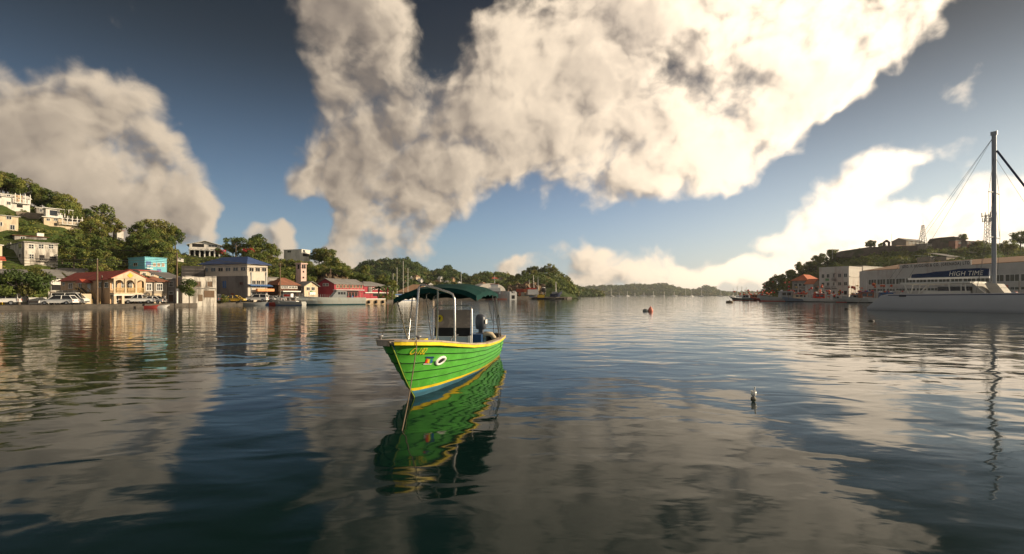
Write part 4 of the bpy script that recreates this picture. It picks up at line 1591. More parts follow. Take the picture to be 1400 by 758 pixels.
W_FORT = mat('fort_buildings', (.30, .25, .20), .9, .25, .4)
small('fort_house', 'low ochre building on the rampart with a long roof', 1225, 258, 20, 1264, 341, 336, None, W_FORT, R_TAN, .8, 'flat', 6, D=6, cat='building')
small('fort_barrack', 'gabled grey barrack on top of the fort', 1239, 266, 25, 1265, 336, 329, None, W_FORT, R_GREY, 1.6, 'gable', 4, D=7, cat='building')
small('fort_lodge', 'low pale lodge on the right part of the rampart', 1266, 250, 20, 1284, 337, 333.5, None, W_FORT, R_GREY, .6, 'flat', 3, D=5, cat='building')
small('fort_quarters', 'reddish long building near the lattice tower on the fort', 1306, 246, 18, 1345, 336, 329, None, mat('reddish_masonry', (.28, .14, .10), .9, .25, .5), R_GREY, .5, 'flat', 6, D=6, cat='building')
small('slope_shed', 'long grey roofed shed on the slope below the fort quarters', 1294, 222, 24, 1345, 354, 351, None, W_FORT, R_GREY, 2.2, 'shed', 0, D=7, cat='shed')
small('slope_shed', 'higher grey roofed shed right behind the long shed on the slope', 1328, 232, 24, 1366, 348, 345.5, None, W_FORT, R_GREY, 2.0, 'shed', 0, D=7, cat='shed')
small('slope_house', 'small house with cream awning left of the long shed on the slope', 1271, 224, 24, 1288, 357, 351, None, W_FORT, TRIM, .8, 'shed', 3, D=5, cat='house')


def ruin_arch(px, py, lab, w=3.2, h=4.0, d=264):
    p = at(px, py, d)
    mb = MB().mat(FORT)
    mb.bx(-w / 2, -w / 2 + .7, -.5, .5, -1, h * .55)
    mb.bx(w / 2 - .7, w / 2, -.5, .5, -1, h * .55)
    mb.extr([(-w / 2 - .2, -.5, h * .55), (w / 2 + .2, -.5, h * .55), (0, -.5, h)], (0, 1, 0))
    tag(mb.build('gateway', None, None, p), lab, 'ruin')


ruin_arch(1212, 336, 'small pointed gateway standing on the rampart', 3.4, 3.2)


def lattice(name, lab, px, yb, yt, d, w0, w1, panels=False):
    p = at(px, yb, d)
    h = (yb - yt) / F * d
    o = empty(name, p, .4, lab, 'mast')
    mb = MB().mat(STEEL)
    c = [(-1, -1), (1, -1), (1, 1), (-1, 1)]
    n = 9
    for (sx, sy) in c:
        mb.tube([(sx * w0 / 2, sy * w0 / 2, -1), (sx * w1 / 2, sy * w1 / 2, h)], .16, 4)
    for i in range(n):
        for k in range(4):
            wa, wb = w0 + (w1 - w0) * i / n, w0 + (w1 - w0) * (i + 1) / n
            a, e = c[k], c[(k + 1) % 4]
            mb.tube([(a[0] * wa / 2, a[1] * wa / 2, h * i / n), (e[0] * wb / 2, e[1] * wb / 2, h * (i + 1) / n)], .09, 3)
    mb.build('lattice', None, o)
    if panels:
        for (z, rr, nn) in ((h * .98, 2.4, 8), (h * .82, 2.0, 6)):
            a = MB().mat(GREYP)
            a.lathe([(rr * .9, z - .7), (rr * .95, z - .7), (rr * .95, z - .5), (rr * .9, z - .5)], n=12)
            for k in range(nn):
                an = 6.283 * k / nn
                a.box((rr * math.cos(an), rr * math.sin(an), z), (.3, .3, 2.2), an)
            a.build('antenna', None, o)
    else:
        MB().mat(STEEL).tube([(0, 0, h), (0, 0, h + 3)], .06, 4).build('spire', None, o)
    return o


lattice('radio_mast', 'slender red-white lattice mast on the fort roofline', 1262, 330, 308, 262, 2.6, .8)
lattice('cell_tower', 'cellular tower with rings of antennas left of the catamaran mast', 1350.5, 336, 293, 250, 2.4, 1.6, True)
for px, yb, yt, d in ((1219, 337, 320, 262), (1312, 330, 326, 250), (1138, 352, 340, 270)):
    p = at(px, yb, d)
    tag(MB().mat(STEEL).tube([(0, 0, -1), (0, 0, (yb - yt) / F * d)], .12, 5, .05).build('flagpole', None, None, p), 'thin pole %s' % {1219: 'on the rampart by the pointed gateway', 1312: 'on the bastion beside the round tree', 1138: 'at the left end of the rampart'}[px], 'pole')

# ------------------------------------------------------------------ the green boat
BOAT_P = Vector((-2.2, 10.92, 0))
BA = Vector((.12, .9928, 0))                   # from stem to stern
boat = empty('open_motorboat', BOAT_P, math.atan2(-BA.y, -BA.x), 'bright green wooden motorboat with yellow gunwale and dark green canopy, moored in the foreground', 'boat')
BM = Matrix.Translation(BOAT_P) @ Matrix.Rotation(math.atan2(-BA.y, -BA.x), 4, 'Z')
BI = BM.inverted()


def scr_(p):
    return CX + p.x / p.y * F, HY - (p.z - H) / p.y * F


def bl(px, py, Y):
    return BI @ at(px, py, Y)


def hull_paint(name, col, lines=True):
    """gloss paint with brush marks, scuffs and thin pale scratches"""
    m = bpy.data.materials.new(name)
    m.use_nodes = True
    t = NT(m.node_tree)
    b = t.n['Principled BSDF']
    p = t.new('ShaderNodeTexCoord').outputs['Object']
    n1 = t.noise(t.v('MULTIPLY', p, (1, 1, 2.5)), 2.2, 6, .65)
    c = t.mix(t.lin(n1, .3, .7), tuple(q * .72 for q in col), tuple(q * 1.15 for q in col))
    n2 = t.noise(p, 5, 7, .75, .6)
    c = t.mix(t.m('MULTIPLY', t.step(n2, .57, .70), .5), c, tuple(q * .45 for q in col))
    if lines:
        w = t.noise(t.v('ADD', p, t.v('SCALE', t.noise(p, 2.5, 3, .5, color=True), scale=.8)), 1.6, 2, .5)
        ln = t.m('ABSOLUTE', t.m('SUBTRACT', w, .5))
        c = t.mix(t.m('MULTIPLY', t.step(ln, .0, .012, 1, 0), .28), c, tuple(min(1, q + .18) for q in col))
    zz_ = t.sep(p)[2]
    gr = t.m('MULTIPLY', t.step(t.m('ADD', zz_, t.m('MULTIPLY', n1, -.16)), .0, .06, 1, 0), .45)
    c = t.mix(gr, c, (.045, .05, .03))
    t.put(b.inputs['Base Color'], c)
    t.put(b.inputs['Roughness'], t.lin(n2, .3, .7, .28, .5))
    b.inputs['Specular IOR Level'].default_value = .45
    bn = t.new('ShaderNodeBump')
    bn.inputs['Distance'].default_value = .004
    t.l.new(n1, bn.inputs['Height'])
    t.l.new(bn.outputs[0], b.inputs['Normal'])
    return m


H_GREEN = hull_paint('green_hull_paint', (.09, .39, .045))
H_YEL = hull_paint('yellow_hull_paint', (.90, .66, .03), False)
H_LAPSHADOW = mat('painted_lap_shadow', (.02, .10, .018), .8, .2)  # dark green that paints the shadow lines of the plank laps
H_BLUE = hull_paint('blue_bottom_paint', (.07, .26, .40))
H_IN = hull_paint('pale_blue_lining', (.30, .52, .60), False)
CAPW = mat('weathered_cap_timber', (.46, .37, .29), .7, .25, 4, .25, stain=(.2, .16, .12), stain_amt=.6, stain_scale=3)
CANV = mat('dark_green_canvas', (.004, .036, .032), .85, .2, 2.5, .15, bump=.006, bscale=6)
TUBE = mat('stainless_tube', (.48, .46, .44), .30, .1, 5, .5, metal=.9)
FLOORB = mat('boat_floor', (.22, .25, .26), .7, .25, 3)

XS = [0, .08, .2, .4, .7, 1, 1.5, 2, 2.6, 3.2, 4, 5, 6, 7, 8, 9.1]
WS = [.05, .19, .29, .41, .55, .65, .77, .86, .92, .96, 1.01, 1.05, 1.06, 1.05, 1.03, .98]


def s_w(s):
    return float(np.interp(s, XS, WS))


def s_zg(s):
    return float(np.interp(s, [0, 1, 2, 3.2, 5, 7, 9.1], [1.41, 1.31, 1.175, 1.03, .88, .79, .77]))


def s_zk(s):
    return float(np.interp(s, [0, .25, .7, 1.1, 1.4, 1.7, 2.2, 9.1], [1.38, 1.06, .58, .23, 0, -.18, -.34, -.34]))


def s_p(s):
    return float(np.interp(s, [0, 1.0, 1.6, 2.4, 3.4, 5, 9.1], [.8, .92, .90, .72, .44, .29, .18]))


def half(s, z):
    zk, zg = s_zk(s), s_zg(s)
    t = max(0, min(1, (z - zk) / max(.02, zg - zk)))
    return .02 + (s_w(s) - .02) * t ** s_p(s)


def hp(s, z, side, off=0.0):
    return Vector((1.4 - s, side * (half(s, z) + off), z))


ST = list(np.arange(0, 2.4, .06)) + list(np.arange(2.4, 9.0, .2)) + [9.1]
NS = 5


def rows(s):
    """heights of the paint lines and plank seams at a station"""
    zs = max(-.02, .17 - .034 * (s - 1.4))
    zr = s_zg(s) - .085
    return [s_zk(s), zs - .22, zs, zs + .075] + [zs + .075 + (zr - zs - .075) * (j + 1) / NS for j in range(NS)]


mb = MB()
for side in (1, -1):
    def strip(m, f0, f1, sm=True):
        mb.mat(m)
        a = [f0(s) for s in ST]
        b = [f1(s) for s in ST]
        n = len(ST)
        vs = a + b
        fs = []
        for i in range(n - 1):
            q = (i, i + 1, n + i + 1, n + i)
            if (vs[q[0]] - vs[q[3]]).length < 1e-5 and (vs[q[1]] - vs[q[2]]).length < 1e-5:
                continue
            fs.append(q if side < 0 else q[::-1])
        mb.add(vs, fs, sm)

    def R_(i, off=0.0):
        def f(s):
            zk = s_zk(s)
            z = max(rows(s)[i], zk)
            o = off * min(1.0, max(0, z - zk) * 6)
            return hp(s, z, side, o)
        return f
    strip(H_BLUE, lambda s: Vector((1.4 - s, 0, s_zk(s) - (.0 if s < 1.4 else .06))), R_(1))
    strip(H_BLUE, R_(1), R_(2))
    strip(H_YEL, R_(2, .004), R_(3, .004))
    strip(H_YEL, R_(2), R_(2, .004))
    for j in range(NS):
        lo, hi = 3 + j, 4 + j
        strip(H_GREEN, R_(lo), R_(lo, .022), False)
        # the plank's lower edge stands out over the one below
        strip(H_GREEN, R_(lo, .022), R_(hi, .0))
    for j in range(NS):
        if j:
            def lap_shadow(k, off, dz, j=j):
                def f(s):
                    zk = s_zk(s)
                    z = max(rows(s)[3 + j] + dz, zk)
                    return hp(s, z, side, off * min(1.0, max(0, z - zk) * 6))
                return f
            strip(H_LAPSHADOW, lap_shadow(0, .0225, .0), lap_shadow(0, .0285, .016), False)  # thin dark band: shadow along the plank lap, put into the colour
            strip(H_LAPSHADOW, lap_shadow(0, .0285, .016), lap_shadow(0, .018, .022), False)
    strip(H_GREEN, R_(3 + NS), lambda s: hp(s, s_zg(s) - .05, side))
# transom
s = 9.1
zz = np.linspace(s_zk(s), s_zg(s) - .02, 10)
mb.mat(H_GREEN)
mb.add([hp(s, z, 1) for z in zz] + [hp(s, z, -1) for z in zz][::-1], [tuple(range(20))])
mb.build('hull', None, boat)
mb = MB().mat(mat('lime_stem_paint', (.30, .42, .05), .5, .2, 4))
mb.tube([(1.405, 0, 1.30), (1.16, 0, 1.05), (.715, 0, .585), (.315, 0, .235), (.02, 0, 0), (-.3, 0, -.2)], .013, 6)
mb.build('stem_band', None, boat)

# gunwale: yellow rubbing band with a weathered timber cap
def outline(s, off):
    return s_w(max(0, s)) + off


GS = list(np.arange(0, 2.4, .06)) + list(np.arange(2.4, 9.0, .2)) + [9.1]
nose = [(-.02, .04), (-.04, .0)]
def rail(prof, m, name, keep=None):
    """sweep a small section round the gunwale from stern to stern: section points are (outwards, up)"""
    mb = MB().mat(m)
    path = []
    for sg, seq in ((1, GS[::-1]), (-1, GS)):
        for s_ in seq:
            path.append((s_, sg))
    rings = []
    pts = [Vector((1.4 - s_, sg * s_w(s_), s_zg(s_))) for s_, sg in path]
    keepi = [i for i, (s_, sg) in enumerate(path) if keep is None or keep(s_, sg)]
    for i, p in enumerate(pts):
        d = pts[min(i + 1, len(pts) - 1)] - pts[max(0, i - 1)]
        n = Vector((-d.y, d.x, 0)).normalized() * -1
        if n.dot(Vector((p.x + 3, p.y, 0))) < 0 and abs(p.y) > .02:
            n = -n
        rings.append([p + n * o + Vector((0, 0, u)) for (o, u) in prof])
    runs = []
    for i in keepi:
        if runs and runs[-1][-1] == i - 1:
            runs[-1].append(i)
        else:
            runs.append([i])
    for r_ in runs:
        mb = MB().mat(m)
        mb.loft([rings[i] for i in r_], False, True)
        n_ = len(prof)
        mb.add(rings[r_[0]] + rings[r_[-1]], [tuple(range(n_)), tuple(range(n_, 2 * n_))[::-1]])
        mb.build(name, None, boat)


rail([(.0, -.10), (.055, -.09), (.062, -.02), (.0, -.015)], H_YEL, 'gunwale', lambda s_, sg: sg > 0 or s_ >= .42)
rail([(.0, -.12), (.06, -.11), (.066, -.02), (.0, -.015)], CAPW, 'bow_fender', lambda s_, sg: sg < 0 and s_ < .46)
rail([(.075, -.018), (.078, .018), (-.10, .022), (-.10, -.018)], CAPW, 'gunwale_cap')

# lining, floor, foredeck, benches
mb = MB().mat(H_IN)
IS = [s for s in ST if s >= .5]
for side in (1, -1):
    a = [Vector((1.4 - s, side * (half(s, s_zg(s) - .03) - .05), s_zg(s) - .02)) for s in IS]
    b = [Vector((1.4 - s, side * max(.01, half(s, max(.2, s_zk(s) + .06)) - .05), max(.2, s_zk(s) + .06))) for s in IS]
    n = len(IS)
    mb.add(a + b, [(i, i + 1, n + i + 1, n + i) if side > 0 else (i + 1, i, n + i, n + i + 1) for i in range(n - 1)], True)
mb.mat(FLOORB)
b0 = [Vector((1.4 - s, max(.01, half(s, max(.2, s_zk(s) + .06)) - .05), max(.2, s_zk(s) + .06))) for s in IS]
b1 = [Vector((p.x, -p.y, p.z)) for p in b0]
mb.add(b0 + b1, [(i, i + 1, n + i + 1, n + i) for i in range(n - 1)])
mb.mat(H_IN)
e = Vector((-7.66, 0, 0))
mb.add([(-7.66, .9, .2), (-7.66, -.9, .2), (-7.66, -.93, .74), (-7.66, .93, .74)], [(0, 1, 2, 3)])
mb.build('lining', None, boat)
mb = MB().mat(CAPW)
fs = [s for s in ST if s <= 1.05]
a = [(1.4 - s, s_w(s) - .02, s_zg(s) - .05) for s in fs] + [(1.4 - s, -s_w(s) + .02, s_zg(s) - .05) for s in fs][::-1]
mb.extr(a, (0, 0, -.03))
mb.build('foredeck', None, boat)
for s in (2.9, 7.6):
    w = half(s, .6) - .07
    mb = MB().mat(H_IN)
    mb.bx(1.4 - s - .18, 1.4 - s + .18, -w, w, .60, .645)
    mb.build('bench', None, boat)
# yellow topped starboard locker seen behind the bow
mb = MB().mat(H_IN)
mb.bx(-2.6, -1.2, -.86, -.50, .62, 1.02)
mb.mat(H_YEL).bx(-2.62, -1.18, -.90, -.48, 1.023, 1.09)
mb.build('side_locker', None, boat)

# console with tinted screen
def smoked():
    m = bpy.data.materials.new('smoked_acrylic')
    m.use_nodes = True
    t = NT(m.node_tree)
    b = t.n['Principled BSDF']
    p = t.new('ShaderNodeTexCoord').outputs['Object']
    n = t.noise(p, 3.2, 4, .6, .5)
    t.put(b.inputs['Base Color'], t.mix(t.step(n, .48, .66), (.34, .26, .19), (.52, .40, .30)))
    b.inputs['Roughness'].default_value = .16
    tr = t.new('ShaderNodeBsdfTransparent')
    tr.inputs[0].default_value = (.75, .62, .52, 1)
    mx = t.new('ShaderNodeMixShader')
    mx.inputs[0].default_value = .22
    t.l.new(b.outputs[0], mx.inputs[1])
    t.l.new(tr.outputs[0], mx.inputs[2])
    t.l.new(mx.outputs[0], t.n['Material Output'].inputs[0])
    return m


CXL, CYL = -3.1, .10
mb = MB().mat(mat('console_white', (.50, .58, .62), .5, .12, 2, stain=(.3, .3, .3), stain_amt=.4, stain_scale=2))
mb.bx(CXL - .55, CXL - .02, CYL - .42, CYL + .46, .2, 1.10)
mb.mat(WHITEP).bx(CXL - .03, CXL + .05, CYL + .47, CYL + .55, .2, 1.13)
con = mb.build('console', None, boat)
mb = MB().mat(smoked())
mb.box((CXL - .03, CYL, 1.50), (.014, 1.06, .76), ry=-.10)
ws = mb.build('windscreen', None, con)
mb = MB().mat(BLACKP)
mb.box((CXL + .012, CYL, 1.235), (.02, 1.04, .25), ry=-.10)
mb.build('lower_screen', None, con)
mb = MB().mat(TUBE)
y0, y1 = CYL - .58, CYL + .57
mb.tube([(CXL, y0, .2), (CXL - .03, y0, 1.88), (CXL - .035, y0 + .03, 1.96), (CXL - .035, y0 + .1, 2.0), (CXL - .035, y1 - .1, 2.0), (CXL - .035, y1 - .03, 1.96), (CXL - .03, y1, 1.88), (CXL, y1, .2)], .021, 8)
mb.build('screen_frame', None, con)
mb = MB().mat(mat('yellow_sticker', (.75, .58, .03), .5, .1))
cs = [(CXL + .028, CYL - .37 + .095 * math.cos(a), 1.63 + .105 * math.sin(a)) for a in np.linspace(0, 2 * math.pi, 24, endpoint=False)]
mb.extr(cs, (-.006, 0, 0))
mb.mat(BLACKP)
mb.extr([(CXL + .031, CYL - .40, 1.60), (CXL + .031, CYL - .355, 1.58), (CXL + .031, CYL - .335, 1.66), (CXL + .031, CYL - .375, 1.69)], (-.002, 0, 0))
mb.build('round_sticker', None, ws)
mb = MB().mat(TUBE)
mb.tube([(CXL + .25, CYL + .02, .2), (CXL + .25, CYL + .02, 1.05), (CXL + .22, CYL + .1, 1.14), (CXL + .15, CYL + .22, 1.17)], .022, 8)
mb.build('grab_rail', None, boat)
mb = MB().mat(BLACKP)
mb.lathe([(.17, -.012), (.19, 0), (.17, .012), (.155, 0), (.17, -.012)], n=20)
for k in range(3):
    mb.tube([(0, 0, 0), (.17 * math.cos(k * 2.09), .17 * math.sin(k * 2.09), 0)], .012, 5)
w = mb.build('steering_wheel', None, con, (CXL - .62, CYL, 1.02))
w.rotation_euler = (0, R(-65), 0)

# bow arch of bent tube
mb = MB().mat(TUBE)
L0, L1 = bl(567.5, 466, 12.25), bl(572.5, 394, 12.25)
R0, R1 = bl(622, 468, 12.1), bl(621.5, 409, 12.1)
mb.tube([Vector((L0.x, L0.y, .7)), L0, bl(570.5, 420, 12.25), L1, bl(575, 390.2, 12.25), bl(579, 389.6, 12.24), bl(597, 394.6, 12.18), bl(614, 400, 12.12), bl(618.6, 402.6, 12.1), R1, R0, Vector((R0.x, R0.y, .85))], .028, 10)
M1 = bl(598.5, 395, 12.2)
M0 = bl(597.5, 466, 12.9)
mb.tube([M1, M0, Vector((M0.x, M0.y, .6))], .026, 8)
mb.build('bow_arch', None, boat)

# canopy
def cz(u, y):
    t_ = max(0.0, (u - 1.6) / 3.7)
    return 2.47 + .15 * (1 - (1 - min(t_ / .5, 1)) ** 2) - .08 * max(0, (t_ - .6) / .4) ** 2 - .24 * abs(y / 1.10) ** 2.8 + .04 * y


mb = MB().mat(CANV)
US = np.linspace(1.6, 5.3, 16)
YS = np.linspace(-1.10, 1.10, 25)
for dz in (0, -.018):
    rr = []
    for u in US:
        rr.append([Vector((-u, y, cz(max(1.6, u), y) + dz - .03 * math.sin(y * 9 + u * 2) * .25 + (.02 * math.sin(u * 8.4)))) for y in YS])
    mb.loft(rr if dz == 0 else [r_[::-1] for r_ in rr])
# hanging edges
for e0, e1 in ((0, 0), (len(US) - 1, 1)):
    u = US[e0]
    top = [Vector((-u, y, cz(u, y) + .02 * math.sin(u * 8.4))) for y in YS]
    bot = [Vector((p.x + (.02 if e1 == 0 else -.02), p.y, p.z - .13 - .015 * math.sin(p.y * 7) if e1 == 0 else min(p.z - .1, 2.20 + .02 * math.sin(p.y * 7)))) for p in top]
    mb.loft([top, bot])
for yy in (-1.10, 1.10):
    top = [Vector((-u, yy, cz(u, yy) + .02 * math.sin(u * 8.4))) for u in US]
    bot = [p + Vector((0, .02 * (1 if yy > 0 else -1), -.13 + .012 * math.sin(p.x * 9))) for p in top]
    mb.loft([top, bot])
cano = mb.build('canopy', None, boat)
mb = MB().mat(TUBE)
def hoop(u):
    return [Vector((-u, y, cz(u, y) - .04)) for y in np.linspace(-1.06, 1.06, 15)]


for u in (1.68, 3.04, 4.3, 5.2):
    MB().mat(TUBE).tube(hoop(u), .014, 6).build('canopy_hoop', None, boat)
def gz(u):
    return s_zg(u + 1.4) + .02


legs = [[(-2.4, -.98, gz(2.4)), (-1.68, -1.06, cz(1.68, 1.06) - .04)], [(-2.4, -.98, gz(2.4)), (-3.04, -1.06, cz(3.04, 1.06) - .04)], [(-4.83, -1.03, gz(4.83)), (-4.3, -1.06, cz(4.3, 1.06) - .04)],
        [(-6.5, 1.04, gz(6.5)), (-5.2, 1.06, cz(5.2, 1.06) - .04)], [(-6.1, 1.04, gz(6.1)), (-5.2, 1.05, cz(5.2, 1.06) - .06)], [(-6.1, 1.04, gz(6.1)), (-4.3, 1.06, cz(4.3, 1.06) - .04)], [(-6.5, -1.04, gz(6.5)), (-5.2, -1.06, cz(5.2, 1.06) - .04)]]
for l in legs:
    MB().mat(TUBE).tube(l, .016, 6).build('canopy_leg', None, boat)
STRAP = mat('dark_webbing', (.05, .045, .04), .8)
for l in ([(.9, -.46, 1.31), (-1.66, -1.10, 2.15)], [(-7.2, .62, 1.30), (-5.2, .72, 2.42)], [(-7.0, .9, .85), (-5.25, 1.0, 2.3)], [(-7.5, .6, .80), (-5.25, .98, 2.3)]):
    MB().mat(STRAP).tube(l, .009, 5).build('strap', None, boat)
for yy in (1.045, ):
    MB().mat(BLACKP).box((-5.72, yy + .005, 1.58), (.05, .05, .10)).build('strap_clamp', None, boat)

# outboard motor
OC = mat('grey_cowling', (.065, .075, .095), .38, .1, 3, .5)
ox, oy = -7.95, -.62
oy = (bl(658, 440, 18.85)).y
mb = MB().mat(OC)
rings = []
for (z, wx, wy, dx) in ((.98, .20, .15, 0), (1.02, .26, .19, 0), (1.2, .30, .205, .0), (1.42, .29, .20, .01), (1.52, .24, .17, .02), (1.56, .14, .10, .03), (1.57, .02, .02, .03)):
    rings.append([Vector((ox + dx + wx * abs(math.cos(a)) ** .6 * (1 if math.cos(a) > 0 else -1), oy + wy * abs(math.sin(a)) ** .6 * (1 if math.sin(a) > 0 else -1), z)) for a in np.linspace(0, 2 * math.pi, 24, endpoint=False)])
mb.loft(rings, True, True)
om = mb.build('outboard_motor', None, boat)
mb = MB().mat(OC)
mb.bx(ox - .16, ox + .12, oy - .08, oy + .08, .1, .985)
mb.bx(ox + .13, ox + .32, oy - .14, oy + .14, .55, .85)
mb.box((ox - .02, oy, -.1), (.5, .02, .45))
mb.build('leg', None, om)
mb = MB().mat(WHITEP)
mb.box((ox + .05, oy + .213, 1.28), (.40, .012, .16))
mb.build('decal', None, om)
# blue seat box, fuel hose and gear in the stern
mb = MB().mat(mat('navy_box', (.02, .06, .15), .5, .1))
c = bl(651, 462, 17.2)
mb.bx(c.x - .25, c.x + .25, c.y - .22, c.y + .22, .2, .92)
mb.build('seat_box', None, boat)
mb = MB().mat(mat('cream_cushion', (.55, .46, .32), .7, .15, 3))
c = bl(668, 458, 17.4)
mb.tube([(c.x, c.y - .25, .78), (c.x + .05, c.y - .1, .92), (c.x, c.y + .1, .9), (c.x - .1, c.y + .22, .70)], .09, 10)
mb.build('fender', None, boat)
mb = MB().mat(BLACKP)
mb.box((c.x - .3, c.y + .12, .66), (.4, .5, .5), .3)
mb.build('fuel_tank', None, boat)
for x, y in ((.78, .34), (.9, -.44)):
    MB().mat(STEEL).lathe([(.03, 0), (.03, .05), (.06, .06), (.06, .085), (.0, .09)], (x, y, s_zg(1.4 - x) + .02), 10).build('bollard', None, boat)

# hawse ring, registration and sticker on the port bow
def on_hull(s, z, off):
    """point standing off the port side, pushed out along the local outward direction"""
    p = hp(s, z, 1)
    ds = hp(s + .05, z, 1) - hp(s - .05, z, 1)
    dz = hp(s, z + .04, 1) - hp(s, z - .04, 1)
    n = ds.cross(dz).normalized()
    if n.y < 0:
        n = -n
    return p + n * off


def hull_fit(px, py):
    """station and height on the port side seen at a pixel of the photo"""
    best = None
    for s_ in np.arange(.3, 5, .03):
        for z_ in np.arange(.1, 1.3, .02):
            if z_ < s_zk(s_) + .03:
                continue
            w_ = BM @ on_hull(s_, z_, .01)
            x, y = CX + w_.x / w_.y * F, HY - (w_.z - H) / w_.y * F
            e = (x - px) ** 2 + (y - py) ** 2
            if best is None or e < best[0]:
                best = (e, s_, z_)
    return best[1], best[2]


hs, hz_ = hull_fit(602.5, 493)
nseg = 28
def oval(rs, rz, off):
    return [on_hull(hs + rs * math.cos(a), hz_ + rz * math.sin(a), off) for a in np.linspace(0, 2 * math.pi, nseg, endpoint=False)]


mb = MB().mat(WHITEP)
mb.loft([oval(.205, .105, .0), oval(.20, .10, .03), oval(.165, .085, .042), oval(.115, .06, .035), oval(.105, .055, .006)], True, True)
rg = mb.build('hawse_ring', None, boat)
mb = MB().mat(DARK)
mb.add(oval(.105, .055, .024), [tuple(range(nseg))])
mb.build('hawse_hole', None, rg)


def write(body, px0, py0, px1, py1, shear, m, name, rise=0.0):
    """lettering laid on the port side, running aft from one photo point to another"""
    me = text_mesh(body, 1.0, shear)
    vs = np.array([v.co for v in me.vertices])
    xa, xb, ya, yb = vs[:, 0].min(), vs[:, 0].max(), vs[:, 1].min(), vs[:, 1].max()
    sa, za = hull_fit(px0, py0)
    sb, zb = hull_fit(px1, py0 + rise)
    sc, zc = hull_fit(px0, py1)
    for v in me.vertices:
        tx, ty = (v.co.x - xa) / (xb - xa), (v.co.y - ya) / (yb - ya)
        s_ = sa + (sb - sa) * tx + (sc - sa) * ty * .3
        v.co = on_hull(s_, za + (zb - za) * tx + (zc - za) * ty, .026)
    me.materials.append(m)
    o = bpy.data.objects.new(name, me)
    COL.objects.link(o)
    o.parent = boat
    return o


write('O-182', 559.5, 484, 580, 476, .35, H_YEL, 'registration', .5)
NAVY = mat('navy_print', (.02, .05, .16), .5)
def patch_on_hull(c4, m, mb):
    """small four-cornered patch on the port side, corners as photo points"""
    q = [on_hull(*hull_fit(*p), .024) for p in c4]
    mb.mat(m).add(q, [(0, 1, 2, 3)])


mb = MB()
cols = [mat('red_print', (.6, .03, .03), .5), mat('orange_print', (.8, .25, .02), .5), mat('yellow_print', (.8, .6, .05), .5), mat('green_print', (.05, .30, .12), .5), mat('blue_print', (.03, .10, .35), .5)]
x0, x1 = 581.2, 590.6
for i, c in enumerate(cols):
    a, e = x0 + (x1 - x0) * i / 5, x0 + (x1 - x0) * (i + 1) / 5
    k = .8
    patch_on_hull([(a + k, 490.6), (e + k, 490.6), (e - k, 496.2), (a - k, 496.2)], c, mb)
patch_on_hull([(582.5, 487.6), (593.3, 487.6), (592.2, 490.0), (582.2, 490.0)], NAVY, mb)
patch_on_hull([(578.6, 497.1), (589.6, 497.1), (589.4, 498.0), (578.5, 498.0)], WHITEP, mb)
mb.build('striped_sticker', None, boat)

# mooring rope from the port bow down into the water
ROPE = mat('mooring_rope', (.17, .13, .09), .9, .3, 12)
best = min((abs(scr_(BM @ Vector((1.4 - q, s_w(q) + .09, s_zg(q) + .03)))[0] - 569), q) for q in np.arange(.2, 2, .01))[1]
r0 = BM @ Vector((1.4 - best, s_w(best) + .02, s_zg(best) + .035))
pts = [r0 + Vector((-.12, .05, -.1)), r0, BM @ Vector((1.4 - best, s_w(best) + .092, s_zg(best) + .0)), BM @ Vector((1.4 - best, s_w(best) + .095, s_zg(best) - .14))]
P3 = pts[3].copy()
e = at(549.5, 590, 8.2)
for i in range(1, 13):
    t_ = i / 12
    p = P3.lerp(e, t_)
    p.z -= .10 * math.sin(math.pi * t_)
    pts.append(p)
pts.append(e + (e - pts[-2]) * 1.5)
tag(MB().mat(ROPE).tube(pts, .011, 6).build('mooring_rope'), 'thin brown mooring rope running from the green bow down into the water', 'rope')

# ------------------------------------------------------------------ vehicles
def wheel_mb(r=.33, w=.2):
    t = MB().mat(BLACKP)
    n = 16
    def ring(rr, y):
        return [Vector((rr * math.cos(6.2832 * k / n), y, rr * math.sin(6.2832 * k / n))) for k in range(n)]
    t.loft([ring(r * .6, -w / 2), ring(r * .95, -w / 2), ring(r, -w / 4), ring(r, w / 4), ring(r * .95, w / 2), ring(r * .6, w / 2)], True, True)
    d = MB().mat(STEEL)
    for y in (-w / 2 + .03, w / 2 - .03):
        d.add(ring(r * .62, y), [tuple(range(n))])
    return t, d


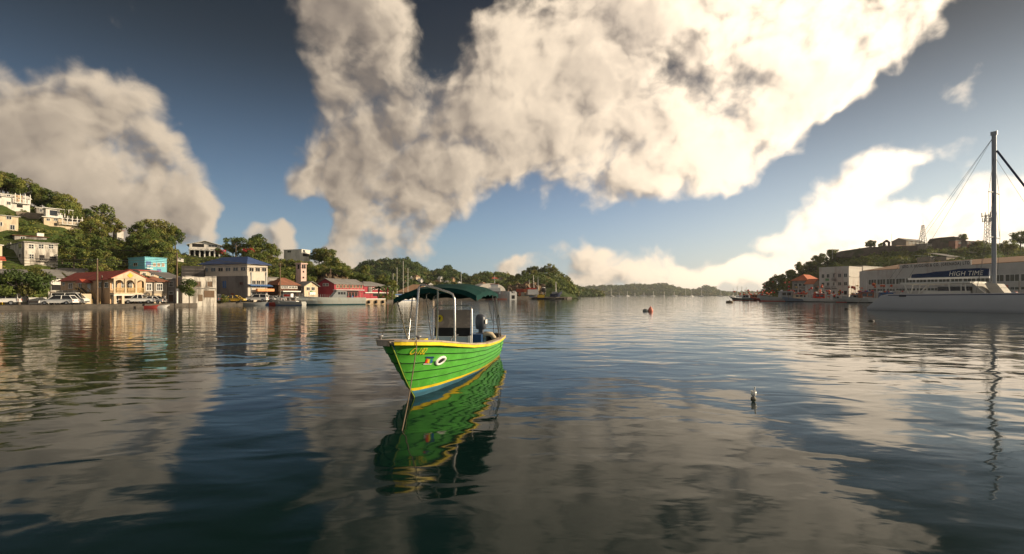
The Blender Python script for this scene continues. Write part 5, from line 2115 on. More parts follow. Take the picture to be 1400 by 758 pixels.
CAR_SHAPES = {
    # lower body outline (x, z) and cabin outline, as fractions of length and height; front of the car at x=0
    'wagon': dict(L=4.7, W=1.8, Hh=1.55, body=[(0, .22), (.01, .40), (.05, .50), (.27, .60), (.97, .62), (1, .5), (1, .22)], cab=[(.25, .59), (.40, .97), (.46, 1), (.88, 1), (.975, .61)]),
    'sedan': dict(L=4.5, W=1.75, Hh=1.40, body=[(0, .24), (.01, .46), (.06, .54), (.30, .64), (.84, .66), (.99, .60), (1, .24)], cab=[(.28, .63), (.42, .97), (.48, 1), (.70, 1), (.86, .65)]),
    'hatch': dict(L=3.8, W=1.68, Hh=1.50, body=[(0, .22), (.01, .42), (.06, .52), (.28, .60), (.97, .62), (1, .48), (1, .22)], cab=[(.22, .58), (.42, .97), (.48, 1), (.84, .98), (.96, .61)]),
    'van': dict(L=4.9, W=1.8, Hh=1.98, body=[(0, .16), (.0, .40), (.04, .50), (.12, .55), (.99, .58), (1, .16)], cab=[(.10, .54), (.24, .95), (.29, 1), (.97, 1), (.99, .57)]),
    'jeep': dict(L=4.4, W=1.85, Hh=1.80, body=[(0, .26), (.0, .52), (.03, .60), (.28, .62), (.98, .62), (1, .26)], cab=[(.27, .61), (.36, .96), (.41, 1), (.96, 1), (.985, .61)]),
    'pickup': dict(L=5.0, W=1.8, Hh=1.70, body=[(0, .26), (.0, .50), (.03, .58), (.30, .61), (.99, .60), (1, .26)], cab=[(.26, .60), (.37, .96), (.42, 1), (.58, 1), (.62, .60)]),
}


def car(kind, paint, loc, rz, label, cat='car', name='parked_car', group=None):
    q = CAR_SHAPES[kind]
    L, W, Hh = q['L'], q['W'], q['Hh']
    o = empty(name, loc, rz, label, cat, group)

    def P(pts):
        return [(x * L - L / 2, z * Hh) for x, z in pts]
    b = MB().mat(paint)
    bp = P(q['body'])
    n = len(bp)
    # slightly tucked-in flanks
    rings = [[Vector((x, y, z)) for x, z in bp] for y in (-W / 2 + .10, -W / 2, W / 2, W / 2 - .10)]
    for r_, k in ((0, .97), (3, .97)):
        rings[r_] = [Vector((p.x * k, p.y, .05 + p.z * .97)) for p in rings[r_]]
    b.loft(rings, False, True)
    b.add(rings[0], [tuple(range(n))])
    b.add(rings[3], [tuple(range(n))[::-1]])
    b.build('body', None, o)
    cp = P(q['cab'])
    m = len(cp)
    g = MB().mat(GLASS)
    wi, wt_ = W / 2 - .06, W / 2 - .22
    hmin, hmax = min(p[1] for p in cp), max(p[1] for p in cp)
    def yw(z):
        return wi + (wt_ - wi) * (z - hmin) / (hmax - hmin)
    l = [Vector((x, -yw(z), z)) for x, z in cp]
    r = [Vector((x, yw(z), z)) for x, z in cp]
    g.loft([l, r], False, False)
    g.add(l, [tuple(range(m))])
    g.add(r, [tuple(range(m))[::-1]])
    g.build('windows', None, o)
    t = MB().mat(paint)
    zt = hmax
    xs = [x for x, z in cp if z > hmax * .985]
    x0, x1 = min(xs) - .04, max(xs) + .04
    t.bx(x0, x1, -wt_ - .02, wt_ + .02, zt - .03, zt + .045)
    for sy in (-1, 1):
        for (xa, za), (xb, zb) in ((cp[0], cp[1]), (cp[-1], cp[-2])):
            t.tube([(xa, sy * (yw(za) + .01), za), (xb, sy * (yw(zb) + .01), zb), ], .05, 5)
        xm = cp[0][0] + (cp[-1][0] - cp[0][0]) * .55
        t.tube([(xm, sy * (yw(hmin) + .008), hmin), (xm, sy * (yw(hmax) + .008), hmax)], .05, 5)
        if kind == 'van':
            t.extr([(xm, sy * (yw(hmin) + .012), hmin), (xm, sy * (yw(hmax) + .012), hmax - .05), (x1, sy * (yw(hmax) + .012), hmax - .05), (cp[-1][0], sy * (yw(hmin) + .012), hmin)], (0, sy * .01, 0)) if 'panel' in label else None
    t.build('roof', None, o)
    wr = .34 if kind in ('jeep', 'pickup') else .31
    for fx in (.17, .81):
        for sy in (-1, 1):
            tm, dm = wheel_mb(wr)
            w = tm.build('wheel', None, o, (fx * L - L / 2, sy * (W / 2 - .09), wr))
            dm.build('rim', None, w)
    for sy in (-1, 1):
        MB().mat(TRIM).box((-L / 2 + .04, sy * (W / 2 - .32), Hh * .42), (.08, .32, .13)).build('headlight', None, o)
        MB().mat(REDP).box((L / 2 - .02, sy * (W / 2 - .2), Hh * .46), (.06, .2, .2)).build('tail_light', None, o)
    MB().mat(BLACKP).bx(-L / 2 - .03, -L / 2 + .1, -W / 2 + .1, W / 2 - .1, Hh * .20, Hh * .29).build('bumper', None, o)
    return o


CW = mat('white_car_paint', (.80, .78, .74), .25, .04, 1, .5)
CY = mat('yellow_car_paint', (.72, .46, .06), .3, .06, 1, .5)
CD = mat('slate_car_paint', (.07, .08, .10), .25, .1, 1, .5)
CS = mat('silver_car_paint', (.42, .42, .41), .3, .06, 1, .5)
def pq(px, d, z=QZ + .004):
    return Vector(((px - CX) / F * d, d, z))


QA = R(52)
car('wagon', CW, pq(81, 80.7), R(14), 'white estate car parked on the quay before the white van')
car('van', CW, pq(96, 85.3), R(196), 'white van parked behind the white estate car', 'van', 'parked_van')
car('jeep', CW, pq(2, 78.5), R(30), 'white car cut off by the left edge of the shore')
car('sedan', CW, pq(208, 92.4), R(8), 'white saloon car in front of the narrow house')
car('pickup', CW, pq(192, 91.6), R(20), 'white pickup nose to tail with the white saloon car', 'pickup', 'parked_pickup')
car('jeep', CD, pq(285, 102.6), R(12), 'slate blue off-roader parked before the white ruin')
car('wagon', CS, pq(292.5, 105.4), R(10), 'silver estate car half hidden behind the slate blue off-roader')
car('hatch', CY, pq(323, 108.2), R(188), 'small yellow hatchback parked before the warehouse')
car('wagon', CD, pq(315, 112.5), R(190), 'dark car behind the yellow hatchback')
car('jeep', CW, pq(352, 113.6), R(10), 'white off-roader at the sunlit end of the warehouse')
car('pickup', CW, pq(362, 116.8), R(190), 'white pickup just right of the white off-roader', 'pickup', 'parked_pickup')
car('sedan', CS, pq(371, 117.2), R(20), 'silver saloon car between the white pickup and the little cabin boat')
car('hatch', CW, pq(380, 120.5), R(20), 'white hatchback farthest right in the row on the waterfront')

# ------------------------------------------------------------------ poles and wires
def pole(px, py_top, d, lab, zb=QZ - .5, arm=False):
    zt = H + (HY - py_top) / F * d
    o = empty('utility_pole', ((px - CX) / F * d, d, zb), QA, lab, 'utility pole')
    MB().mat(WOOD).tube([(0, 0, 0), (0, 0, zt - zb)], .17, 8, .11).build('post', None, o)
    if arm:
        MB().mat(WOOD).box((0, .0, zt - zb - .5), (.09, 2.0, .11)).build('crossarm', None, o)
    MB().mat(STEEL).lathe([(.04, 0), (.06, .08), (.03, .16), (0, .18)], (0, 0, zt - zb), 8).build('insulator', None, o)
    return Vector(((px - CX) / F * d, d, zt))


P1 = pole(133, 355, 83.6, 'wooden utility pole before the veranda house')
P2 = pole(242, 346.5, 95.3, 'tall wooden utility pole with pale foot before the dingy grey house')
MB().mat(WHITEP).lathe([(.185, .5), (.18, 3.4)], (P2.x, P2.y, QZ - .5), 10).build('foot_paint', None, None)
tag(bpy.data.objects['foot_paint'], 'white painted collar round the foot of the tall pole', 'paint')
P3 = pole(383, 361, 121, 'wooden utility pole before the brown roofed building', arm=True)
P4 = pole(452, 368, 140, 'wooden utility pole before the gabled end of the red building')
P5 = pole(47, 384, 108, 'short grey pole on the slope under the weathered house', 5)
P6 = pole(139.5, 378, 90, 'thin dark post beside the stair of the veranda house')
P0 = at(-60, 345, 70)
WIRE = mat('black_cable', (.02, .02, .02), .7)


def wire(a, b, sag, lab, r=.034, n=14):
    pts = []
    for i in range(n + 1):
        t_ = i / n
        p = a.lerp(b, t_)
        p.z -= sag * 4 * t_ * (1 - t_)
        pts.append(p)
    tag(MB().mat(WIRE).tube(pts, r, 4).build('power_line'), lab, 'power line', 'power lines along the waterfront')


D3 = Vector((0, 0, 1))
LW = 'thin black power line strung between the waterfront poles'
for k in range(3):
    wire(P0 - D3 * k * .45, P1 - D3 * k * .45, .35, LW)
    wire(P1 - D3 * k * .45, P2 - D3 * (k * .45 + .8), .4, LW)
    wire(P2 - D3 * (k * .45 + .8), P3 - D3 * k * .4, .5, LW)
wire(P3, P4, .4, LW)
wire(P4, at(535, 377, 200), .5, LW)
wire(at(-60, 320, 120), P2, .6, 'heavy power line rising from the tall pole up to the left', .06)
wire(P2, at(352, 361, 118), .4, 'heavy power line passing over the blue roof of the warehouse', .055)

# ------------------------------------------------------------------ people
def person(loc, rz, shirt, trousers, lab, h=1.72, lean=0.0, arm=.25):
    """a standing figure grown from a skeleton"""
    k = h / 1.75
    J = {'pel': (0, 0, .93), 'bel': (0, .01 + lean * .2, 1.12), 'che': (0, .02 + lean * .5, 1.34), 'nec': (0, .03 + lean * .7, 1.50), 'hea': (0, .05 + lean, 1.62), 'top': (0, .05 + lean, 1.72)}
    for s_, sx in (('l', -1), ('r', 1)):
        J['hip' + s_] = (.10 * sx, 0, .90)
        J['kne' + s_] = (.11 * sx, .03 * sx + .02, .49)
        J['ank' + s_] = (.12 * sx, .04 * sx, .09)
        J['toe' + s_] = (.13 * sx, .16 + .04 * sx, .04)
        J['sho' + s_] = (.18 * sx, .02 + lean * .6, 1.42)
        J['elb' + s_] = (.24 * sx, -.02 + lean * .5, 1.14)
        J['wri' + s_] = (.24 * sx, arm * .5 + .02, .92)
        J['han' + s_] = (.235 * sx, arm * .6 + .03, .82)
    E = [('pel', 'bel'), ('bel', 'che'), ('che', 'nec'), ('nec', 'hea'), ('hea', 'top')]
    for s_ in 'lr':
        E += [('pel', 'hip' + s_), ('hip' + s_, 'kne' + s_), ('kne' + s_, 'ank' + s_), ('ank' + s_, 'toe' + s_), ('che', 'sho' + s_), ('sho' + s_, 'elb' + s_), ('elb' + s_, 'wri' + s_), ('wri' + s_, 'han' + s_)]
    RAD = {'pel': .15, 'bel': .135, 'che': .16, 'nec': .06, 'hea': .105, 'top': .07, 'hip': .10, 'kne': .065, 'ank': .045, 'toe': .035, 'sho': .07, 'elb': .045, 'wri': .032, 'han': .04}
    names = list(J)
    me = bpy.data.meshes.new('person')
    me.from_pydata([tuple(c * k for c in J[q]) for q in names], [(names.index(a), names.index(b_)) for a, b_ in E], [])
    o = bpy.data.objects.new('person', me)
    COL.objects.link(o)
    md = o.modifiers.new('skin', 'SKIN')
    for i, q in enumerate(names):
        r_ = RAD.get(q[:3] if q[:3] in RAD and len(q) == 4 else q, .05) * k
        me.skin_vertices[0].data[i].radius = (r_, r_ * (.8 if q in ('che', 'bel', 'pel') else 1))
    me.skin_vertices[0].data[0].use_root = True
    o.modifiers.new('sub', 'SUBSURF').levels = 1
    bpy.context.view_layer.update()
    m2 = bpy.data.meshes.new_from_object(o.evaluated_get(bpy.context.evaluated_depsgraph_get()))
    o.modifiers.clear()
    o.data = m2
    m2.materials.clear()
    for m in (SKIN, shirt, trousers, BLACKP):
        m2.materials.append(m)
    for p in m2.polygons:
        z = p.center.z / k
        x = abs(p.center.x) / k
        p.material_index = 3 if z < .09 else 2 if z < .98 and x < .21 else 1 if z < 1.47 and not (x > .19 and z < 1.2) else 0
        p.use_smooth = True
    o.location = loc
    o.rotation_euler = (0, 0, rz)
    tag(o, lab, 'person')
    hb = MB().mat(BLACKP)
    hb.ball((0, (.035 + lean) * k, 1.655 * k), .108 * k, 12, (1, 1.05, .9))
    h_ = hb.build('hair', None, o)
    return o


SKIN = mat('brown_skin', (.14, .075, .045), .55, .1, 5)
person(pq(38.5, 79.2), 2.6, mat('dark_shirt', (.03, .045, .04), .8), mat('dark_trousers', (.025, .025, .03), .8), 'person in dark clothes standing at the edge of the quay by the feathery tree', 1.75, .12)
person(pq(24.5, 81.5), 2.4, mat('white_shirt', (.65, .65, .65), .8), mat('dark_trousers', (.025, .025, .03), .8), 'person in a white top under the feathery tree')
person(pq(225, 92.2), 2.8, mat('white_shirt', (.65, .65, .65), .8), mat('dark_trousers', (.025, .025, .03), .8), 'person in a white shirt standing before the narrow house')

# ------------------------------------------------------------------ boats
def boat_hull(L, B, h, col, bottom, sheer=.5, rake=.9, stern=.8, trim=None):
    """open hull lofted from stern (x=0) to bow (x=L) with a waterline band and a gunwale"""
    mb = MB()
    n = 17
    def sec(x):
        t = x / L
        w = B / 2 * (stern + (1 - stern) * min(1, t / .35)) * (1 - max(0, (t - .45) / .55) ** 2.3)
        return max(.02, w), h * (1 + sheer * max(0, t - .35) ** 1.7 * 1.6)
    rows_ = []
    for i in range(n):
        x = L * i / (n - 1)
        w, z = sec(x)
        back = lambda zz: x - rake * (1 - zz / z) * max(0, (x / L - .55) / .45) ** 1.3
        rows_.append([(back(0), 0.25 * w, -.35), (back(0), .78 * w, -.02), (back(z * .14), .84 * w, z * .14), (back(z * .6), .95 * w, z * .6), (x, w, z), (x, max(.005, w - .12), z), (x, max(.004, w - .16), z * .55)])
    for (a, b_, m) in ((0, 1, bottom), (1, 2, bottom), (2, 3, col), (3, 4, col), (4, 5, trim or col), (5, 6, col)):
        mb.mat(m)
        for s_ in (1, -1):
            A = [(r_[a][0], s_ * r_[a][1], r_[a][2]) for r_ in rows_]
            Bq = [(r_[b_][0], s_ * r_[b_][1], r_[b_][2]) for r_ in rows_]
            mb.add(A + Bq, [((i, i + 1, n + i + 1, n + i) if s_ < 0 else (i + 1, i, n + i, n + i + 1)) for i in range(n - 1)], True)
    mb.mat(col)
    r0 = rows_[0]
    mb.add([(p[0], p[1], p[2]) for p in r0[:5]] + [(p[0], -p[1], p[2]) for p in r0[:5]][::-1], [tuple(range(10))])
    mb.mat(trim or col)
    dk = [(r_[6][0], r_[6][1], r_[6][2]) for r_ in rows_] + [(r_[6][0], -r_[6][1], r_[6][2]) for r_ in rows_][::-1]
    mb.add(dk, [tuple(range(len(dk)))])
    return mb, sec


def workboat(px, d, rz, L, label, hullm, cabm, accent, style, seed, group='fishing boats along the right quay', canopy=None):
    """fishing boat: hull, wheelhouse with windows, mast, poles with floats and flags, awning"""
    g = random.Random(seed)
    o = empty('fishing_boat', ((px - CX) / F * d, d, 0), rz, label, 'fishing boat', group)
    B, h = L * .27, L * .095
    mb, sec = boat_hull(L, B, h, hullm, BLACKP if style % 2 else REDP, .9, L * .1, .8, WHITEP)
    mb.build('hull', None, o)
    for ch in list(o.children):
        ch.location = (-L / 2, 0, 0)
    x0 = -L * (.12 if style != 2 else .30)
    cl, cw, chh = L * .26, B * .66, L * .20
    z0 = h * .55
    c = MB().mat(cabm)
    c.bx(x0, x0 + cl, -cw / 2, cw / 2, z0, z0 + chh)
    c.extr([(x0 + cl, -cw / 2 + .02, z0 + .01), (x0 + cl, -cw / 2 + .02, z0 + chh * .9), (x0 + cl + .35, -cw / 2 + .02, z0 + .01)], (0, cw - .04, 0))
    cab = c.build('wheelhouse', None, o)
    c = MB().mat(accent)
    c.bx(x0 - .5, x0 + cl + .35, -cw / 2 - .2, cw / 2 + .2, z0 + chh + .003, z0 + chh + .12)
    c.build('roof', None, cab)
    for s_ in (-1, 1):
        for i in range(2):
            MB().mat(GLASS).bx(x0 + cl * (.12 + .44 * i), x0 + cl * (.46 + .44 * i), min(s_ * (cw / 2 + .003), s_ * (cw / 2 + .03)), max(s_ * (cw / 2 + .003), s_ * (cw / 2 + .03)), z0 + chh * .5, z0 + chh * .85).build('window', None, cab)
    mh = L * g.uniform(.42, .6)
    xm = x0 + cl * .5
    c = MB().mat(WHITEP if style % 2 else WOOD)
    c.tube([(xm, 0, z0 + chh), (xm, 0, mh)], .06, 6, .035)
    c.tube([(xm, 0, mh * .8), (x0 - L * .2, 0, mh * .55)], .035, 5)
    c.build('mast', None, o)
    aw0, aw1 = x0 - L * .30, x0 - .55
    if style != 2:
        c = MB().mat(canopy or WHITEP)
        za = z0 + chh * .95
        c.bx(aw0, aw1, -B * .36, B * .36, za, za + .07)
        c.mat(STEEL)
        for xx in (aw0 + .1, aw1 - .1):
            for s_ in (-1, 1):
                c.tube([(xx, s_ * B * .33, z0), (xx, s_ * B * .33, za)], .035, 5)
        c.build('awning', None, o)
    for i in range(g.randint(6, 9)):
        xx = g.uniform(-L * .42, L * .34)
        yy = g.choice((-1, 1)) * B * .3
        zt = g.uniform(.22, .52) * L
        c = MB().mat(WOOD)
        c.tube([(xx, yy, h * .5), (xx + g.uniform(-.5, .5), yy, zt)], .03, 4)
        f = c.build('marker_pole', None, o)
        k = g.random()
        if k < .7:
            MB().mat(g.choice([ORANGE, ORANGE, REDP])).ball((xx, yy, zt - .1), g.uniform(.28, .46), 10).build('float', None, f)
        else:
            MB().mat(g.choice([ORANGE, YELLOWP, REDP])).extr([(xx, yy, zt), (xx + .8, yy + .1, zt - .15), (xx, yy, zt - .5)], (0, .02, 0)).build('flag', None, f)
    for i in range(g.randint(4, 6)):
        MB().mat(g.choice([ORANGE, REDP, WHITEP, BLUEP])).ball((g.uniform(x0, x0 + cl), g.uniform(-.5, .5) * cw, z0 + chh + .35), g.uniform(.26, .42), 10, (1.2, 1, .8)).build('float', None, o)
    c = MB().mat(accent)
    c.box((x0 + cl + L * .12, 0, z0 + .3), (L * .08, B * .3, .6))
    c.build('hatch', None, o)
    return o


H_PALE = mat('pale_grey_hull', (.40, .40, .37), .5, .12, .6, .4, stain=(.22, .19, .15), stain_amt=.4, streak=True)
H_DKGR = mat('grey_green_hull', (.14, .155, .14), .5, .12, .6, .4)
H_BLU = mat('blue_grey_hull', (.15, .20, .27), .5, .12, .6, .4)
H_WHT = mat('white_boat_hull', (.60, .58, .54), .5, .10, .6, .4, stain=(.35, .30, .24), stain_amt=.4, streak=True)
H_RED = mat('dull_red_hull', (.32, .05, .04), .6, .15, .6)
TERR = mat('terracotta_boards', (.36, .12, .06), .7, .2, 1)
A_R = R(160)
WB = [
    (1014, 222, A_R, 9.5, 'grey-green launch with an orange roof at the seaward end of the boats', H_DKGR, GREYP, ORANGE, 2),
    (1031, 226, A_R + .3, 10, 'dark boat with a terracotta roof next to the grey-green launch', H_BLU, TERR, TERR, 1),
    (1042, 219, A_R - .2, 9, 'small dull red boat among the seaward boats', H_RED, TERR, TERR, 3),
    (1064, 186, A_R + .15, 15, 'long pale grey fishing boat with wheelhouse forward and clustered gear', H_PALE, GREYP, WHITEP, 2),
    (1078, 200, A_R, 11, 'white fishing boat behind the long pale grey one', H_WHT, WHITEP, REDP, 1),
    (1092, 178, A_R + .1, 11, 'blue-grey fishing boat with a red wheelhouse roof', H_BLU, W_CREAM, REDP, 3),
    (1103, 190, A_R, 10, 'cream fishing boat with many floats behind the blue-grey one', H_WHT, W_CREAM, ORANGE, 1),
    (1120, 169, A_R + .05, 11.5, 'white fishing boat with red rails and a pale awning', H_WHT, REDP, WHITEP, 1),
    (1130, 180, A_R, 10, 'small boat with a red roof before the stucco building', H_PALE, TERR, REDP, 3),
    (1142, 163, A_R + .2, 8.5, 'white boat with a rounded white shelter before the stucco building', H_WHT, WHITEP, WHITEP, 1),
    (1162, 158, A_R + .12, 10, 'pale grey boat with an orange cover on its bow', H_PALE, GREYP, ORANGE, 2),
    (1185, 150, A_R, 13, 'long boat with a terracotta wheelhouse close to the catamaran stern', H_PALE, TERR, BLUEP, 1),
    (1212, 147, A_R - .05, 12, 'boat with a blue awning half hidden by the catamaran stern', H_WHT, BLUEP, BLUEP, 3),
]
for i, (px, d, rz, L, lab, hm, cm, ac, st) in enumerate(WB):
    workboat(px, d, rz, L, lab, hm, cm, ac, st, 100 + i)
workboat(1380, 92, R(100), 9, 'stubby white pilot boat with a pink cabin behind the catamaran mast', H_WHT, mat('pink_cabin', (.62, .38, .34), .6), W_PALEPINK, 2, 140, 'fishing boats along the right quay')

# little boats at the left quay
def skiff(px, d, rz, L, lab, hm, trim=WHITEP, engine=True, cat='skiff'):
    o = empty('skiff', ((px - CX) / F * d, d, 0), rz, lab, cat, 'small boats along the left quay')
    mb, sec = boat_hull(L, L * .27, .30 + .045 * L, hm, hm, .6, .5, .85, trim)
    mb.build('hull', None, o, (-L / 2, 0, 0))
    for x in (-.2, .18):
        MB().mat(WOOD).box((x * L, 0, .26 + .04 * L), (.3, L * .22, .05)).build('bench', None, o)
    if engine:
        MB().mat(BLACKP).box((-L / 2 - .1, 0, .45 + .035 * L), (.3, .26, .4)).build('outboard_motor', None, o)
    return o


skiff(208, 88.3, R(20), 2.4, 'low red skiff under the white saloon car', H_RED, BLUEP)
skiff(221, 89, R(15), 2.6, 'tiny white dinghy right of the red skiff', WHITEP, WHITEP, False, 'dinghy')
skiff(345, 110, R(8), 6.4, 'dark skiff with a tan bow below the warehouse', GREYP, W_CREAM)
skiff(358, 112.5, R(8), 4.4, 'second dark skiff tucked behind the one with the tan bow', BLUEP, W_CREAM)
skiff(374, 113.5, R(5), 7.2, 'low dull red skiff left of the cabin boat', H_RED, REDP)
skiff(32, 77, R(25), 3.4, 'dark dinghy against the quay at the left end', GREYP, WOOD, False, 'dinghy')
o = empty('cabin_boat', pq(394, 112.5, 0), R(172), 'white cabin boat with a red-white sign box on its roof', 'cabin boat', 'small boats along the left quay')
mb, sec = boat_hull(8, 2.5, .85, H_PALE, BLUEP, .8, .8, .85, WHITEP)
mb.build('hull', None, o, (-4, 0, 0))
c = MB().mat(WHITEP)
c.bx(-2.6, 1.6, -.95, .95, 1.75, 1.85)
for x in (-2.5, -1.2, .2, 1.5):
    for y in (-.9, .9):
        c.tube([(x, y, .5), (x, y, 1.75)], .05, 5)
c.bx(-2.6, 1.8, -1.0, 1.0, .5, 1.0)
cab = c.build('cabin', None, o)
MB().mat(WHITEP).bx(-1.0, 1.0, -.5, .5, 1.86, 2.7).build('sign_box', None, o)
MB().mat(REDP).bx(-.8, .8, .503, .53, 2.0, 2.55).build('sign_panel', None, o)

# pale ship and the rusty barge at its stern
SHIPM = mat('pale_green_grey_hull', (.48, .50, .46), .55, .12, .25, .3, stain=(.30, .20, .10), stain_amt=.55, stain_scale=.5, streak=True)
BARGE = mat('rusty_tan_barge', (.50, .38, .25), .8, .25, .5, .2, stain=(.24, .13, .06), stain_amt=.7, stain_scale=.6, streak=True)
A, B2 = at(403, 404, 112), at(497, 404, 121)
dv = Vector((B2.x - A.x, B2.y - A.y, 0))
Ls = dv.length
o = empty('patrol_ship', (B2.x, B2.y, 0), math.atan2(-dv.y, -dv.x), 'long pale grey-green ship with raked bow lying before the red building', 'ship')
mb, sec = boat_hull(Ls, 4.4, 1.75, SHIPM, mat('teal_waterline', (.03, .10, .11), .6), .30, 2.6, .95, WHITEP)
mb.build('hull', None, o)
c = MB().mat(GREYP)
c.extr([(Ls * .28, -1.4, 1.2), (Ls * .28, -1.4, 3.3), (Ls * .42, -1.4, 3.5), (Ls * .53, -1.4, 1.2)], (0, 2.8, 0))
dh = c.build('deckhouse', None, o)
MB().mat(WHITEP).bx(Ls * .24, Ls * .44, -1.6, 1.6, 3.52, 3.7).build('roof', None, dh)
for i in range(3):
    MB().mat(GLASS).bx(Ls * (.30 + .04 * i), Ls * (.33 + .04 * i), 1.403, 1.43, 2.5, 3.1).build('window', None, dh)
c = MB().mat(mat('pink_frame', (.60, .25, .22), .5))
for i in range(6):
    x = Ls * (.03 + .045 * i)
    c.tube([(x, -1.4, 1.4), (x, -1.4, 3.0), (x, 1.4, 3.0), (x, 1.4, 1.4)], .05, 5)
c.build('awning_frame', None, o)
c = MB().mat(STEEL)
for i in range(14):
    x = Ls * (.55 + .42 * i / 14)
    w, z = sec(x)
    for s_ in (-1, 1):
        c.tube([(x, s_ * (w - .1), z), (x, s_ * (w - .1), z + .7)], .025, 4)
c.build('railing', None, o)
MB().mat(BLUEP).lathe([(.3, 1.0), (.32, 1.9), (.3, 2.2), (0, 2.2)], (Ls * .2, 1.1, 0), 12).build('barrel', None, o)
A, B2 = at(468, 404, 118.2), at(527, 404, 127)
dv = Vector((B2.x - A.x, B2.y - A.y, 0))
o = empty('barge', (A.x, A.y, 0), math.atan2(dv.y, dv.x), 'rusty tan barge alongside the stern of the pale ship', 'barge')
c = MB().mat(BARGE)
c.bx(0, dv.length, 0, 4, -.4, 1.25)
c.build('hull', None, o)
c = MB().mat(WHITEP)
c.bx(-.05, dv.length + .05, -.06, 4.05, 1.253, 1.45)
c.build('gunwale', None, o)
for i in range(6):
    c = MB().mat(BLACKP)
    c.lathe([(.18, -.5), (.32, -.4), (.32, .2), (.18, .3)], (dv.length * (.08 + .17 * i), -.2, .7), 10)
    c.build('tyre', None, o)

# ------------------------------------------------------------------ catamaran
A, B2 = Vector(((1188 - CX) / F * 78, 78, 0)), Vector(((1400 - CX) / F * 62.5, 62.5, 0))
dv = B2 - A
ca = math.atan2(dv.y, dv.x)
LC = dv.length * 1.28
o = empty('sailing_catamaran', A, ca, 'big grey-white sailing catamaran with tall mast and blue boom cover lettered in white', 'catamaran')
CI = (Matrix.Translation(A) @ Matrix.Rotation(ca, 4, 'Z')).inverted()
CATM = mat('grey_white_gelcoat', (.46, .46, .465), .35, .05, .3, .5)
CDK = mat('deck_gelcoat', (.70, .66, .58), .5, .06, .5, .4)
NAVYC = mat('navy_boom_cover', (.008, .028, .085), .8, .15, 1)


def cat_hull(y0):
    mb = MB()
    n = 24
    rws = []
    for i in range(n):
        x = LC * i / (n - 1)
        t = x / LC
        w = .85 * (1 - max(0, (t - .6) / .4) ** 2 * .9) * (.75 + .25 * min(1, t / .2))
        zt = 2.45 if x > 2.2 else .35 + 2.1 * x / 2.2
        zt += .25 * t
        rws.append([(x, y0 - .15 * w, -.5), (x, y0 - .8 * w, 0.0), (x, y0 - .93 * w, .5 * min(zt, 1)), (x, y0 - w, zt * .93), (x, y0 - .97 * w, zt), (x, y0 + .97 * w, zt), (x, y0 + w, zt * .93), (x, y0 + .93 * w, .5 * min(zt, 1)), (x, y0 + .8 * w, 0), (x, y0 + .15 * w, -.5)])
    mb.mat(CATM).loft(rws, True)
    mb.add(rws[0], [tuple(range(10))])
    mb.add(rws[-1], [tuple(range(10))[::-1]])
    h_ = mb.build('hull', None, o)
    m2 = MB().mat(NAVYC)
    for s_ in (-1, 1):
        ps = [Vector((r_[3][0], y0 + s_ * ((y0 - r_[3][1]) + .012), r_[3][2] + .02)) for r_ in rws if r_[3][0] > 2.3]
        m2.loft([[p - Vector((0, 0, .10)), p + Vector((0, s_ * .01, .02))] for p in ps], False)
    m2.build('sheer_stripe', None, h_)
    m2 = MB().mat(BLACKP)
    m2.box((4.9, y0 - .86, 2.18), (.9, .06, .2))
    m2.build('port_light', None, h_)
    return h_


BW = 7.4
cat_hull(0)
cat_hull(BW)
c = MB().mat(CDK)
c.bx(3.0, LC * .80, .6, BW - .6, 1.3, 2.42)
c.build('bridge_deck', None, o)
def cl_(px, py, yy):
    """local point of the catamaran seen at a pixel, on the lengthwise plane yy across the beam"""
    k = (px - CX) / F
    M = CI.inverted()
    a, d_ = M @ Vector((0, yy, 0)), (M.to_3x3() @ Vector((1, 0, 0)))
    t_ = (k * a.y - a.x) / (d_.x - k * d_.y)
    Y = a.y + t_ * d_.y
    return Vector((t_, yy, H + (HY - py) / F * Y))


# cockpit shelter: flat roof on slanting posts
yC = BW / 2
p0, p1 = cl_(1232, 389, 1.2), cl_(1328, 388.5, 1.2)
zr = p0.z
c = MB().mat(CDK)
c.extr([(p0.x, .9, zr), (p1.x, .9, zr), (p1.x, BW - .9, zr), (p0.x, BW - .9, zr)], (0, 0, .26))
c.build('shelter_roof', None, o)
for yy in (1.0, BW - 1.0):
    for (xa, xb) in ((1236, 1243), (1248, 1245), (1258, 1256), (1270, 1255), (1297, 1299), (1314, 1314), (1319, 1321)):
        q0, q1 = cl_(xa, 389, yy), cl_(xb, 403, yy)
        MB().mat(CDK).tube([(q0.x, yy, zr), (q1.x, yy, 2.42)], .07, 6).build('shelter_post', None, o)
c = MB().mat(CDK)
a, b2 = cl_(1262, 403, 1.5), cl_(1327, 403, 1.5)
c.bx(a.x, b2.x, 1.5, BW - 1.5, 2.423, 2.95)
c.build('cockpit_seats', None, o)
c = MB().mat(mat('dark_tinted_glass', (.03, .03, .035), .2, .1))
a, b2 = cl_(1282, 400, 1.9), cl_(1326, 400, 1.9)
c.bx(a.x, b2.x, 1.9, BW - 1.9, 2.953, 3.55)
c.build('saloon_window', None, o)
c = MB().mat(CDK)
for i in range(5):
    c.bx(cl_(1257 + 2 * i, 0, 2.0).x, cl_(1260 + 2 * i, 0, 2.0).x, 2.0, 2.6, 2.5 + .28 * i, 2.56 + .28 * i)
c.build('steps', None, o)
VINYL = mat('clear_vinyl', (.42, .39, .34), .75, .15, 1.5, .2)
c = MB().mat(VINYL)
q = [cl_(1329, 389, 1.3), cl_(1349, 402, 1.3), cl_(1337, 403, 1.3), cl_(1330, 403, 1.3)]
c.extr([(q[0].x, 1.3, zr), (q[1].x, 1.3, 2.45), (q[3].x, 1.3, 2.45)], (0, BW - 2.6, 0))
c.mat(CDK)
